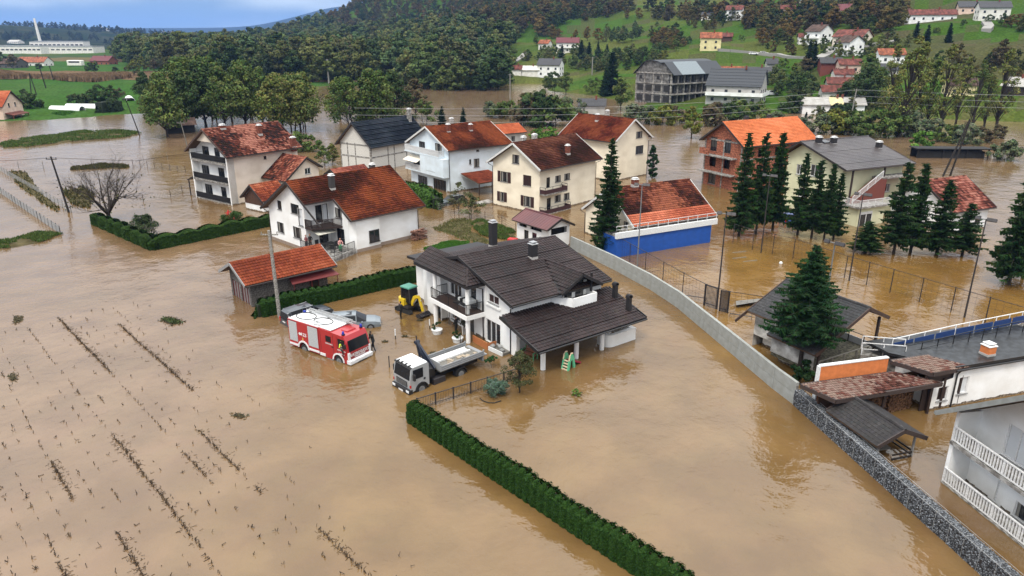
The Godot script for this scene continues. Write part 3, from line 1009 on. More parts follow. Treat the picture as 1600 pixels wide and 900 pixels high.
	for s in [["L", -4.1, 4.1, [-4.0, -2.1, 0, 3.98]], ["F", -7.9, 7.9, [-7.85, -3.2, -1.4, 2.2]]]:
		var f := face_of(s[0], 7.96, 4.15)
		var bm := MB.new()
		for u in s[3]:
			bm.box(f[0] + f[1] * u + f[2] * .02 + Vector3.UP * 2.6, V(.22, 5.4, .05), Basis(f[1], Vector3.UP, f[2]))
		for y in [2.7, 5.0]:
			bm.box(f[0] + f[1] * (s[1] + s[2]) / 2 + f[2] * .03 + Vector3.UP * y, V(s[2] - s[1], .25, .05), Basis(f[1], Vector3.UP, f[2]))
		obj("concrete_frame", bm, "concrete", h)
	chimney(h, V(7.0, 8.0, 1.0), V(.7, 2.6, .7), "concrete")
	# house behind the cream one
	h = gable_house({"x": 17.65, "z": -137.8, "rot": 47.4, "a": 6.38, "b": 4.9, "hr": 10.78, "ht": 7.12, "og": .59, "oe": .65, "name": "gable_house", "label": "cream house with mossy dark red roof and gable turned towards the blue hall", "wall": "plaster_cream", "edge": "fascia_white",
		"R": [[2.09, 7.17, 1.88, 1.2, "w"], [2.44, 4.21, 2.3, 1.53, "w"]], "F": [[-1.5, 3.6, 1.5, 1.4, "s"]], "L": [[0, 4, 1.2, 1.2]], "roof": look([.024, .01, .007], [.085, .016, .009], [.17, .045, .02], .3, .36), "pipes": [[1, -1, .3], [1, 1, .3]]})
	chimney(h, V(-1.0, 9.9, 1.3), V(.6, 1.2, .6))
	chimney(h, V(-.2, 10.5, -.6), V(.6, 1.2, .6), "chimney_white")
	# red-brick shell
	h = gable_house({"x": 43.58, "z": -128.2, "rot": -28.6, "a": 8.35, "b": 4.42, "hr": 11.23, "ht": 7.72, "og": .69, "oe": .78, "name": "brick_house", "label": "unfinished red block house with concrete floor slabs and bright orange roof", "wall": "brick_red",
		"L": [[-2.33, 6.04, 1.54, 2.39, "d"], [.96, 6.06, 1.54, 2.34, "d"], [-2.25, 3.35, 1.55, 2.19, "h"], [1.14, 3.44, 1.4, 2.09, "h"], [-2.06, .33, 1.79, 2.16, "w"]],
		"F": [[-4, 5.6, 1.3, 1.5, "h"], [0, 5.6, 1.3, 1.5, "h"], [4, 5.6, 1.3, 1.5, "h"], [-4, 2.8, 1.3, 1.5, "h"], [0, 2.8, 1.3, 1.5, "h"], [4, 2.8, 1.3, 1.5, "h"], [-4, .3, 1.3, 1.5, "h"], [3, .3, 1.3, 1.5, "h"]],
		"roof": look([.52, .15, .06], [.62, .185, .075], [.68, .22, .1], .3, .36), "edge": "fascia_dark", "trim": "frame_dark"})
	for y in [2.62, 5.5]:
		var sb := plain_box(h, "balcony", V(-9.6, y - .2, -4.5), V(-8.37, y, 3.4), "concrete")
		if y > 5:
			var pb := MB.new()
			pb.span(V(-9.58, y, -4.45), V(-9.4, y + 1.0, -2.2))
			pb.span(V(-9.4, y, -4.45), V(-8.4, y + 1.0, -4.3))
			obj("parapet", pb, "brick_red", sb)
	var cf := MB.new()
	for y in [2.5, 5.35, 8.05]:
		cf.box(V(0, y, 4.43), V(16.7, .26, .06))
		if y > 8:
			cf.box(V(-8.36, y, 0), V(.06, .26, 7.0))
	for z in [-4.28, .2, 4.28]:
		cf.box(V(-8.365, 4, z), V(.05, 8, .28))
	obj("concrete_frame", cf, "concrete", h)
	for x in [-3.3, 2.2]:
		chimney(h, V(x, 11.0, -.3), V(.7, .7, .6), "chimney_dark", "metal_dark")
	# small tile-roofed buildings
	h = gable_house({"name": "tool_shed", "x": -23.94, "z": -70.09, "rot": -42.4, "a": 4.09, "b": 2.44, "hr": 4.1, "ht": 2.56, "og": .79, "oe": .75, "label": "long block shed with orange tiled roof and maroon awning beside the concrete pole", "category": "shed", "wall": "block_dark",
		"L": [[-1.1, -.3, 1.9, 2.1, "g"], [1.1, -.3, 1.9, 2.1, "g"]], "F": [[2.6, -.3, 1.1, 2.1, "d"]], "trim": "metal_maroon", "roof": look([.15, .034, .017], [.23, .054, .025], [.3, .085, .04], .3, .38, {"lift": .06, "bow": .05}), "edge": "fascia_grey"})
	var am := MB.new()
	am.hexa([V(-.2, 1.62, 3.35), V(4.95, 1.62, 3.55), V(4.5, 2.2, 2.46), V(-.2, 2.2, 2.46), V(-.2, 1.67, 3.35), V(4.95, 1.67, 3.55), V(4.5, 2.26, 2.46), V(-.2, 2.26, 2.46)])
	for x in [.0, 1.9, 4.8]:
		am.bar(V(x, -.4, 3.3), V(x, 1.66, 3.3), .06)
	obj("awning", am, "metal_maroon", h)
	h = gable_house({"name": "small_outbuilding", "x": 3.94, "z": -88.98, "rot": 52, "a": 3.14, "b": 1.74, "hr": 3.75, "ht": 2.7, "og": .37, "oe": .47, "label": "small white outbuilding with plain maroon sheet roof behind the dark-roofed house", "category": "outbuilding", "wall": "plaster_white",
		"F": [[-1.9, 1.9, 1.5, .7, "h"], [.7, 1.9, 2.2, .7, "h"], [-1.2, -.3, .9, 1.9, "d"], [.4, -.3, .9, 1.9, "d"]], "R": [[0, 1.75, 2.7, .85, "h"]], "trim": "frame_dark",
		"roof": look([.09, .022, .024], [.11, .028, .03], [.13, .035, .036], .5, 2.0, {"lift": .012, "bow": .015, "mat": "tile_metal"})})
	h = gable_house({"name": "mossy_house", "x": 60.07, "z": -99.08, "rot": -23.6, "a": 3.87, "b": 4.51, "hr": 6.36, "ht": 2.96, "og": .49, "oe": .6, "label": "low white house with weathered pinkish red tiles behind the right-hand spruces", "wall": "plaster_white",
		"F": [[-1, .6, 1.2, 1.2], [2, .6, 1.2, 1.2]], "R": [], "roof": look([.05, .018, .015], [.17, .05, .036], [.33, .14, .105], .36, .44, {"rand": .45, "lift": .07, "bow": .05})})
	h = gable_house({"name": "pink_house", "x": -165.58, "z": -235.1, "rot": -5.3, "a": 6.0, "b": 5.82, "hr": 8.5, "ht": 4.1, "og": .53, "oe": .59, "label": "pale pink house with orange roof at the edge of the green meadow", "wall": "plaster_pink",
		"R": [[-1.8, 3.6, .9, 1.3], [1.8, 3.6, .9, 1.3]], "F": [[3, 3, .9, 1.2], [3, .5, .9, 1.2]], "roof": look([.32, .075, .035], [.42, .11, .05], [.5, .16, .08], .4, .5)})
	var porch := MB.new()
	porch.hexa([V(6.0, 1.9, -4), V(8.6, 1.3, -4), V(8.6, 1.3, 5), V(6.0, 1.9, 5), V(6.0, 2.1, -4), V(8.6, 1.5, -4), V(8.6, 1.5, 5), V(6.0, 2.1, 5)])
	for z in [-3.8, .5, 4.8]:
		porch.box(V(8.3, .4, z), V(.2, 2.0, .2))
	obj("porch", porch, "tile_plain_red", h)
	var hs := gable_house({"name": "orange_roofed_cottage", "x": -1.6, "z": -181.01, "rot": -35, "a": 3.6, "b": 3.2, "hr": 4.4, "ht": 2.6, "og": .4, "oe": .5, "label": "small cottage with clear orange roof behind the blue house", "wall": "plaster_grey", "F": [[0, .6, 1.2, 1.2]], "roof": look([.38, .09, .04], [.48, .13, .055], [.55, .17, .08], .34, .4)})
	hs = gable_house({"name": "low_tiled_shed", "x": -28.87, "z": -125.86, "rot": -46, "a": 3.2, "b": 1.8, "hr": 3.3, "ht": 2.2, "og": .3, "oe": .4, "label": "low shed with red tiles behind the ridge of the white house", "category": "shed", "wall": "plaster_grey", "roof": look([.14, .04, .03], [.26, .075, .05], [.34, .12, .08], .34, .4)})


func main_house() -> void:
	var h := thing("dark_roofed_house", V(-.31, 0, -63.36), -36.9, "white villa with dark brown tiled roofs, covered porch, dormer and round balcony columns", "house")
	var dark := look([.022, .0155, .0155], [.036, .0255, .0255], [.052, .038, .037], .3, .35, {"lift": .035, "bow": .045, "step": 6, "mat": "tile_glazed", "gutter": "gutter_black", "seed": 77})
	var sl := .2868
	var up := func(z): return 6.83 - sl * absf(z) - .2
	facade(h, face_of("L", 5.09, 7.04), -.5, [W(-7.04, up.call(7.04)), W(0, up.call(0)), W(7.04, up.call(7.04))], [[4.72, 3.75, 1.5, .75, "c"], [4.6, .0, 2.1, 2.1, "d"], [-1.2, 2.7, 1.9, 2.1, "d"], [1.6, 2.7, 1.0, 2.0, "d"], [-1.0, .3, 2.0, 1.4, "w"], [1.2, -.2, 1.0, 2.1, "d"]], "plaster_white", "frame_white")
	facade(h, face_of("F", 5.09, 7.04), -.5, [W(-5.09, up.call(7.04)), W(5.09, up.call(7.04))], [[-2.2, -.2, 1.8, 2.1, "d"], [1.5, .6, 1.6, 1.3, "w"]], "plaster_white", "frame_white")
	facade(h, face_of("R", 5.09, 7.04), -.5, [W(-7.04, up.call(7.04)), W(0, up.call(0)), W(7.04, up.call(7.04))], [[-3, 3.3, 1.2, 1.2], [3, 3.3, 1.2, 1.2], [0, .7, 1.4, 1.2]], "plaster_white", "frame_white")
	facade(h, face_of("B", 5.09, 7.04), -.5, [W(-5.09, up.call(7.04)), W(5.09, up.call(7.04))], [[2.5, 3, 1.2, 1.2], [-2.5, .7, 1.2, 1.2]], "plaster_white", "frame_white")
	# projecting frame round the shuttered window
	var fm := MB.new()
	for q in [[V(-5.14, 3.5, 4.72), V(.16, .14, 2.0)], [V(-5.13, 4.35, 3.78), V(.12, 1.6, .12)]]:
		fm.box(q[0], q[1])
	obj("window_surround", fm, "plaster_white", h)
	var dk := dark.duplicate()
	var roof := gable_roof(h, -5.54, 5.54, 0, 6.83, 7.82, 4.59, -7.82, 4.59, dk, "fascia_black")
	chimney(h, V(.85, 6.1, 2.5), V(.62, 1.35, .62), "chimney_slate", "steel")
	chimney(h, V(.6, 5.9, -3.3), V(.6, 2.4, .6), "chimney_slate", "steel")
	downpipe(h, -5.09, 7.04, 4.5, -.3, .8, "gutter_black")
	downpipe(h, -5.12, 3.3, 5.2, -.9, .1, "gutter_black")
	# dormer
	var dn := MB.new()
	var zf := 8.3
	dn.slab([W(.35, 5.0), W(3.05, 5.0), W(3.05, 7.3), W(.35, 7.3)], func(_x, _z): return 3.6, func(x, _z): return 5.8 - absf(x - 1.7) * .62)
	var dno := obj("dormer", dn, "plaster_white", h)
	var dw := MB.new()
	dw.box(V(.9, 4.05, 7.33), V(.8, 1.5, .06))
	dw.box(V(2.2, 4.2, 7.33), V(.9, 1.7, .06))
	obj("dormer_door", dw, "pane", dno)
	var dr := MB.new()
	var dt := MB.new()
	for s in [-1, 1]:
		var z0 := 3.3
		var foot_x: float = 1.7 + s * 2.35
		var foot_y := 4.62
		# the slope is cut where it runs into the main roof
		var p_ridge := V(1.7, 5.95, z0)
		var p_front := V(1.7, 5.95, zf)
		var e_front := V(foot_x, foot_y, zf - .2)
		var e_back := V(foot_x, foot_y, 7.65)
		if s < 0:
			dr.quad(p_front, e_front, e_back, p_ridge)
		else:
			dr.quad(p_ridge, e_back, e_front, p_front)
		var dd := (e_front - p_front)
		dd.z = 0
		var ld := dd.length()
		var keep := [W(0, 0), W(zf - z0, 0), W(zf - 7.65, ld), W(0, ld)] if s < 0 else [W(0, 0), W(zf - z0, 0), W(zf - z0, ld), W(7.65 - z0, ld)]
		if s < 0:
			keep = [W(0, 0), W(7.65 - z0 + .6, ld), W(zf - z0, ld), W(zf - z0, 0)]
			tiles(dt, p_ridge + Vector3.UP * .05, Vector3.BACK, dd.normalized(), zf - z0, ld, .3, .35, dk, keep)
		else:
			keep = [W(0, 0), W(zf - z0, 0), W(.6, ld), W(0, ld)]
			tiles(dt, p_front + Vector3.UP * .05, Vector3.FORWARD, dd.normalized(), zf - z0, ld, .3, .35, dk, keep)
		dr.bar(p_front + V(0, -.08, .02), e_front + V(0, -.08, .22), .06, .24)
	cap_row(dt, V(1.7, 6.03, 3.2), V(1.7, 6.03, zf), dk, .1)
	var dro := obj("dormer_roof", dr, "fascia_black", h)
	obj("roof_tiles", dt, "tile_glazed", dro, "stuff")
	var pa := MB.new()
	for q in [[V(.45, 0, 8.45), V(3.2, 0, 8.45)], [V(-.7, 0, 7.06), V(.5, 0, 8.42)], [V(3.2, 0, 8.4), V(3.2, 0, 7.1)]]:
		pa.bar(q[0] + Vector3.UP * 3.55, q[1] + Vector3.UP * 3.55, .14, 1.0)
	pa.slab([W(-.6, 7.06), W(.5, 8.4), W(3.15, 8.4), W(3.15, 7.06)], func(_x, _z): return 2.9, func(_x, _z): return 3.45)
	obj("dormer_parapet", pa, "plaster_white", h)
	var dp := MB.new()
	dp.box(V(3.05, 4.9, 7.9), V(.16, 1.7, .16))
	obj("dormer_post", dp, "fascia_black", h)
	dp = MB.new()
	dp.box(V(.5, 4.6, 7.6), V(.14, 1.3, .14))
	obj("dormer_post", dp, "fascia_black", h)
	# porch roof on white posts
	var pf := func(_x, z): return 3.6 - .2524 * (z - 6.95)
	var pm := MB.new()
	pm.slab([W(-6.0, 7.05), W(6.05, 7.05), W(5.65, 12.1), W(-6.2, 12.1)], func(x, z): return pf.call(x, z) - .2, func(x, z): return pf.call(x, z) - .01)
	var po := obj("porch_roof", pm, "fascia_black", h)
	pm = MB.new()
	tiles(pm, V(-6.2, 3.6, 6.95), Vector3.RIGHT, V(0, -.2524, 1).normalized(), 12.15, 5.36, .3, .35, dk, [W(.2, 0), W(12.25, 0), W(11.9, 5.4), W(-.05, 5.4)])
	obj("roof_tiles", pm, "tile_glazed", po, "stuff")
	pm = MB.new()
	pm.tube([V(-6.2, 2.16, 12.2), V(5.65, 2.16, 12.2)], [.08], 7)
	pm.bar(V(-6.14, 3.5, 7.0), V(-6.24, 2.26, 12.1), .06, .28)
	pm.bar(V(6.1, 3.5, 7.0), V(5.7, 2.26, 12.1), .06, .28)
	obj("gutter", pm, "gutter_black", po)
	for x in [-4.8, -1.28, 1.6]:
		post(h, "porch_column", V(x, -.4, 11.0), 2.75, .2, "plaster_white")
	pm = MB.new()
	pm.bar(V(-5.2, 2.3, 11.0), V(5.4, 2.3, 11.0), .2, .2)
	obj("porch_beam", pm, "plaster_white", h)
	plain_box(h, "porch_wall", V(-5.09, -.5, 7.06), V(-4.75, 3.3, 7.9), "plaster_white")
	for q in [V(5.2, 3.1, 8.7), V(4.9, 2.6, 10.7)]:
		pm = MB.new()
		pm.box(q + Vector3.UP * .5, V(.36, 1.5, .36))
		for k in 7:
			var a := PI * k / 6
			pm.box(q + V(cos(a) * .22, 1.3 + sin(a) * .2, 0), V(.1, .1, .4))
		obj("flue", pm, "chimney_slate", h)
	# outdoor kitchen bar with rounded end
	pm = MB.new()
	var ring := [W(5.45, 8.6), W(5.45, 11.2)]
	for k in 7:
		var a := PI / 2 + PI / 2 * k / 6
		ring.append(W(2.75 + cos(a) * .65, 10.55 + sin(a) * .65))
	ring += [W(2.1, 9.9), W(2.4, 9.9)]
	for k in 7:
		var a := PI - PI / 2 * k / 6
		ring.append(W(2.8 + cos(a) * .35, 10.5 + sin(a) * .35))
	ring += [W(5.1, 10.85), W(5.1, 8.6)]
	pm.slab(ring, func(_x, _z): return -.4, func(_x, _z): return 1.1)
	obj("bar_counter", pm, "plaster_white", h)
	# two-storey wing with balcony and hipped roof
	var ws := MB.new()
	ws.slab([W(-7.0, -2.6), W(-5.1, -2.6), W(-5.1, 3.45), W(-7.0, 3.45)], func(_x, _z): return 2.2, func(_x, _z): return 2.6)
	var wo := obj("balcony", ws, "plaster_white", h)
	ws = MB.new()
	ws.span(V(-6.92, 2.602, -2.5), V(-5.12, 2.62, 3.38))
	obj("balcony_floor", ws, "wood_deck", wo)
	railing(wo, [V(-5.2, 2.62, -2.5), V(-6.9, 2.62, -2.5), V(-6.9, 2.62, 3.35), V(-5.2, 2.62, 3.35)], .95, .13, "metal_black", .04, .05, .018)
	for z in [-2.25, 3.05]:
		post(h, "column", V(-6.62, -.4, z), 2.62, .2, "plaster_white")
		post(h, "column", V(-6.62, 2.6, z), 2.6, .18, "plaster_white")
	var wr := MB.new()
	var eave := 5.25
	var a0 := V(-6.95, eave, 3.5)
	var b0 := V(-6.95, eave, -5.4)
	var c0 := V(-5.12, 6.45, .9)
	var c1 := V(-5.12, 6.45, -5.4)
	var d0 := V(-5.12, eave, 3.5)
	wr.quad(a0, b0, c1, c0)
	wr.tri(d0, a0, c0)
	wr.span(V(-6.98, eave - .22, -5.4), V(-5.1, eave - .02, 3.53))
	var wro := obj("wing_roof", wr, "fascia_black", h)
	wr = MB.new()
	var down := (a0 - c0)
	tiles(wr, c1 + Vector3.UP * .04, Vector3.BACK, V(-1.83, -1.2, 0).normalized(), 8.9, 2.2, .3, .35, dk, [W(0, 0), W(6.3, 0), W(8.95, 2.25), W(0, 2.25)])
	tiles(wr, V(-6.95, 6.45, .9) + Vector3.UP * .04, Vector3.RIGHT, V(0, -1.2, 2.6).normalized(), 1.83, 2.86, .3, .35, dk, [W(1.85, 0), W(1.85, 2.9), W(0, 2.9)])
	cap_row(wr, c0, a0 + Vector3.UP * .03, dk, .11)
	obj("roof_tiles", wr, "tile_glazed", wro, "stuff")
	# room behind the balcony's far end and the garage
	facade(h, [V(-5.75, 0, 0), V(0, 0, 1), V(-1, 0, 0)], -.5, [W(-5.2, 5.1), W(-2.7, 5.1)], [[-3.35, -.4, 1.0, 2.5, "d"]], "plaster_white", "frame_grey")
	facade(h, [V(0, 0, -2.7), V(1, 0, 0), V(0, 0, 1)], -.5, [W(-5.75, 5.1), W(-5.09, 5.1)], [], "plaster_white", "frame_dark")
	facade(h, [V(-4.4, 0, 0), V(0, 0, 1), V(-1, 0, 0)], -.5, [W(-9.6, 4.2), W(-5.2, 4.4)], [[-7.0, -.4, 1.3, 2.6, "g"]], "plaster_white", "frame_grey")
	facade(h, [V(0, 0, -9.6), V(-1, 0, 0), V(0, 0, -1)], -.5, [W(-3.0, 4.2), W(4.4, 4.2)], [], "plaster_white", "frame_grey")
	facade(h, [V(3.0, 0, 0), V(0, 0, -1), V(1, 0, 0)], -.5, [W(7.0, 4.4), W(9.6, 4.2)], [], "plaster_white", "frame_grey")
	ws = MB.new()
	ws.hexa([V(-5.1, 4.15, -10.1), V(3.4, 4.15, -10.1), V(3.4, 4.5, -5.3), V(-5.1, 4.5, -5.3), V(-5.1, 4.4, -10.1), V(3.4, 4.4, -10.1), V(3.4, 4.75, -5.3), V(-5.1, 4.75, -5.3)])
	obj("garage_roof", ws, "fascia_black", h)


func hall_and_right_side() -> void:
	# sports hall: tiled roof behind a blue terrace wall
	var h := thing("blue_hall", V(17.79, 0, -91.83), -27.7, "tiled sports building with bright blue end wall and white railed parapet", "hall")
	var sl := (7.01 - 3.29) / 5.74
	var up := func(z): return 7.01 - sl * absf(z) - .2
	var fl := V(-6.2, 0, 0)
	facade(h, [fl, V(0, 0, 1), V(-1, 0, 0)], -.5, [W(-5.3, up.call(5.3)), W(0, up.call(0)), W(5.3, up.call(5.3))], [[3.6, 1.9, 1.0, 1.6, "w"]], "plaster_cream", "frame_dark")
	facade(h, [V(6.2, 0, 0), V(0, 0, -1), V(1, 0, 0)], -.5, [W(-5.3, up.call(5.3)), W(0, up.call(0)), W(5.3, up.call(5.3))], [], "plaster_cream", "frame_dark")
	facade(h, [V(0, 0, 5.3), V(1, 0, 0), V(0, 0, 1)], -.5, [W(-6.2, 3.4), W(6.2, 3.4)], [[-3, 1.4, 1.0, 1.2], [3, 1.4, 1.0, 1.2]], "plaster_cream", "frame_dark")
	facade(h, [V(0, 0, -5.3), V(-1, 0, 0), V(0, 0, -1)], -.5, [W(-6.2, 3.4), W(6.2, 3.4)], [[0, 1.4, 1.2, 1.2]], "plaster_cream", "frame_dark")
	var old := look([.026, .01, .008], [.085, .024, .015], [.23, .075, .042], .34, .36, {"rand": .36, "lift": .055})
	var ro := gable_roof(h, -6.56, 6.56, 0, 7.01, 5.74, 3.29, -5.74, 3.29, old, "fascia_white")
	var band := MB.new()
	tiles(band, V(-6.5, 7.01 - sl * 4.1 + .07, 4.1), Vector3.RIGHT, V(0, -sl, 1).normalized(), 13.0, 2.0, .34, .36, look([.3, .075, .04], [.42, .12, .065], [.5, .16, .09], .34, .36))
	obj("new_tiles", band, "tile", ro, "stuff")
	chimney(h, V(-3.1, 7.2, .9), V(.75, .8, .6))
	downpipe(h, -6.2, -5.3, 3.2, -.5, -.5)
	plain_box(h, "blue_wall", V(-9.3, -.5, 5.75), V(5.38, 2.42, 6.14), "paint_blue")
	plain_box(h, "blue_side_wall", V(-9.3, -.5, 3.2), V(-8.95, 2.42, 5.74), "paint_blue")
	plain_box(h, "terrace", V(-9.2, 2.43, 3.0), V(5.9, 2.58, 6.0), "concrete")
	var wb := plain_box(h, "parapet", V(-9.5, 2.35, 6.0), V(6.2, 3.05, 6.3), "paint_white")
	railing(wb, [V(-9.4, 3.0, 6.1), V(6.1, 3.0, 6.1)], .8, 0, "frame_white", .05, .05, .03, [.4])
	railing(wb, [V(-9.4, 2.6, 3.1), V(-9.4, 2.6, 6.1)], 1.1, 0, "metal_dark", .05, .05, .03, [.5])

	# pale house with the wide grey roof
	h = thing("pale_green_house", V(45, 0, -97), -25, "pale green house with wide brown-grey sheet roof, brick stair and white railings", "house")
	facade(h, [V(2.4, 0, 0), V(0, 0, 1), V(-1, 0, 0)], -.5, [W(-12.5, 8.2), W(-9.6, 10.1), W(-2.2, 7.7)], [[-6.8, 5.6, 2.3, 1.7, "s"], [-10.0, 5.4, 1.2, 1.5, "s"], [-9, 2.2, 1.3, 1.4, "s"], [-5.5, 2.2, 1.3, 1.4, "s"]], "plaster_lime", "frame_white")
	facade(h, [V(0, 0, -2.2), V(1, 0, 0), V(0, 0, 1)], -.5, [W(2.4, 7.6), W(14.6, 7.6)], [[9.3, 3.2, 1.0, 2.1, "d"], [12.0, 3.4, 1.2, 1.2, "w"]], "plaster_lime", "frame_white")
	facade(h, [V(14.6, 0, 0), V(0, 0, -1), V(1, 0, 0)], -.5, [W(2.2, 7.7), W(9.6, 10.1), W(12.5, 8.2)], [], "plaster_lime", "frame_white")
	facade(h, [V(0, 0, -12.5), V(-1, 0, 0), V(0, 0, -1)], -.5, [W(-14.6, 8.1), W(-2.4, 8.1)], [], "plaster_lime", "frame_white")
	var grey := look([.052, .044, .046], [.066, .056, .057], [.078, .068, .068], .4, .42, {"lift": .02, "bow": .012, "step": 9, "mat": "tile_metal"})
	ro = gable_roof(h, 1.4, 15.4, -9.6, 10.4, -.9, 7.6, -13.0, 8.3, grey, "fascia_dark")
	for q in [[4.2, -8.8], [6.8, -8.4], [13.6, -6.0]]:
		chimney(h, V(q[0], 10.2 - (q[1] + 9.6) * .32, q[1]), V(.7, 1.0, .7), "chimney_slate", "chimney_cap")
	var sk := MB.new()
	sk.box(V(5.5, 10.28, -8.8), V(1.1, .12, .9), Basis(Vector3.RIGHT, .31))
	obj("skylight", sk, "pane", ro)
	var gb := plain_box(h, "ground_floor", V(2.4, -.5, -2.2), V(7.6, 2.6, 1.3), "plaster_lime")
	var tb := plain_box(gb, "terrace", V(1.9, 2.6, -2.2), V(8.0, 2.8, 1.8), "concrete")
	railing(tb, [V(2.0, 2.8, -2.1), V(2.0, 2.8, 1.7), V(7.9, 2.8, 1.7)], .95, .13, "frame_white", .06, .07, .03)
	var gw := MB.new()
	gw.box(V(4.0, .9, 1.33), V(2.4, 2.2, .05))
	var gwo := obj("glass_door", gw, "frame_white", gb)
	gw = MB.new()
	for k in [-1, 1]:
		gw.box(V(4.0 + k * .58, .8, 1.36), V(1.0, 1.7, .02))
	obj("pane", gw, "pane", gwo)
	var st := MB.new()
	st.profile([W(3.0, 2.8), W(9.4, 2.8), W(9.4, 6.0), W(8.4, 6.0)], -1.7, -.5)
	obj("stair", st, "brick_dark", h)
	railing(h, [V(3.0, 2.9, -.45), V(8.4, 6.1, -.45)], .95, .16, "frame_white", .06, .08, .03)
	for x in [3.1, 9.4, 14.4]:
		plain_box(h, "post", V(x - .1, 2.8, -1.2), V(x + .1, 7.5, -1.0), "wood_dark")
	plain_box(h, "upper_landing", V(8.4, 5.8, -2.2), V(14.6, 6.05, -.5), "concrete")

	# club house under the spruce
	h = thing("club_house", V(25.65, 0, -55.2), 60.4, "small white club house with grey shingle roof and open railed terrace", "club house")
	facade(h, face_of("F", 3.5, 3.9), 1.1, [W(-3.5, 3.0), W(-.6, 3.0)], [], "plaster_stained", "frame_white")
	facade(h, [V(0, 0, 5.1), V(1, 0, 0), V(0, 0, 1)], .9, [W(-.6, 2.5), W(3.5, 2.5)], [], "plaster_stained", "frame_white")
	facade(h, [V(-.6, 0, 0), V(0, 0, 1), V(-1, 0, 0)], .9, [W(3.9, 3.0), W(5.1, 2.5)], [], "plaster_stained", "frame_white")
	facade(h, [V(-3.5, 0, 0), V(0, 0, 1), V(-1, 0, 0)], -.5, [W(-2.2, 3.8), W(0, 4.95), W(3.9, 3.1)], [], "plaster_stained", "frame_white")
	facade(h, [V(0, 0, -2.2), V(-1, 0, 0), V(0, 0, -1)], -.5, [W(.5, 3.8), W(3.5, 3.8)], [], "plaster_stained", "frame_white")
	facade(h, [V(0, 0, 3.0), V(1, 0, 0), V(0, 0, 1)], -.5, [W(-3.2, 1.1), W(-.3, 1.1)], [], "plaster_white", "frame_white")
	facade(h, [V(0, 0, 4.4), V(1, 0, 0), V(0, 0, 1)], -.5, [W(-.3, 1.0), W(3.4, 1.0)], [], "plaster_stained", "frame_white")
	plain_box(h, "terrace_base", V(-.3, -.5, -2.4), V(3.7, .62, 4.35), "plaster_pale")
	var tf := plain_box(h, "terrace_floor", V(-.5, .62, -2.5), V(4.0, .85, 5.1), "concrete_mossy")
	plain_box(h, "partition", V(-.55, .85, -2.2), V(-.4, 4.0, 5.0), "plaster_stained")
	railing(tf, [V(3.85, .85, 4.9), V(3.85, .85, -2.35)], .9, 0, "wood_grey", .12, .1, .03, [.45])
	railing(tf, [V(3.85, .85, -2.35), V(-.4, .85, -2.4)], .95, 0, "metal_dark", .06, .05, .03, [])
	plain_box(tf, "terrace_panel", V(-.4, .85, -2.5), V(3.9, 1.4, -2.44), "plaster_pale")
	for q in [W(3.7, -1.9), W(3.7, 4.9)]:
		plain_box(h, "post", V(q.x - .09, -.4, q.y - .09), V(q.x + .09, 4.0 if q.y < 0 else 2.6, q.y + .09), "wood_dark")
	var sh := look([.033, .034, .038], [.05, .05, .055], [.075, .072, .075], .33, .3, {"lift": .02, "bow": .006, "mat": "shingle", "plan": [W(-3.99, 0), W(3.99, 0), W(3.99, 5.7), W(-.63, 5.7), W(-.63, 4.4), W(-3.99, 4.4)]})
	gable_roof(h, -3.99, 3.99, 0, 5.2, 5.7, 2.52, -2.7, 3.93, sh, "fascia_wood", false)

	# house with balconies at the right edge
	h = thing("white_balcony_house", V(31.3, 0, -32.4), -9.5, "white house with two white balustrade balconies and long grey gutter", "house")
	var rake := func(z): return 4.25 + (z + 5.85) * .717
	facade(h, [V(-3.6, 0, 0), V(0, 0, 1), V(-1, 0, 0)], -.5, [W(-5, rake.call(-5.0) - .2), W(0, rake.call(.0) - .2), W(5, rake.call(-5.0) - .2)], [[-1.7, 3.0, 2.4, 2.0, "k"], [2, 3.0, 2.0, 2.0, "k"], [-.9, .1, .9, 1.0, "w"], [-2.6, .1, .14, 1.9, "g"]], "plaster_white", "frame_white")
	var fin := MB.new()
	fin.span(V(-5.0, -.5, -5.0), V(-3.58, rake.call(-5.0) - .15, -4.75))
	obj("side_wall", fin, "plaster_white", h)
	fin = MB.new()
	fin.span(V(-5.0, -.5, 4.75), V(-3.58, rake.call(-5.0) - .15, 5.0))
	obj("side_wall", fin, "plaster_white", h)
	facade(h, face_of("B", 5, 5), -.5, [W(-5, 4.6), W(5, 4.6)], [[1, 2.6, 1.2, 1.2]], "plaster_white", "frame_white")
	facade(h, face_of("R", 5, 5), -.5, [W(-5, 4.6), W(0, 8.1), W(5, 4.6)], [], "plaster_white", "frame_white")
	facade(h, face_of("F", 5, 5), -.5, [W(-5, 4.6), W(5, 4.6)], [[0, 2.6, 1.2, 1.2]], "plaster_white", "frame_white")
	for y in [.08, 2.85]:
		var b := plain_box(h, "balcony", V(-5.1, y - .22, -4.95), V(-3.62, y, 4.9), "concrete")
		var rr := MB.new()
		rr.bar(V(-5.05, y + .95, -4.9), V(-5.05, y + .95, 4.8), .1, .07)
		rr.bar(V(-5.05, y + .1, -4.9), V(-5.05, y + .1, 4.8), .06, .07)
		var ro2 := obj("railing", rr, "frame_white", b)
		for k in 49:
			var s := MB.new()
			var z := -4.85 + k * .198
			s.box(V(-5.05, y + .52, z), V(.045, .8, .15 if k % 9 == 0 else .08))
			obj("baluster", s, "frame_white", ro2)
	gable_roof(h, -5.6, 5.6, 0, 8.45, 5.85, 4.25, -5.85, 4.25, look([.1, .1, .1], [.14, .14, .14], [.18, .18, .18], .4, .5, {"mat": "tile_metal", "lift": .02, "bow": .012, "gutter": "gutter_grey"}), "gutter_grey")

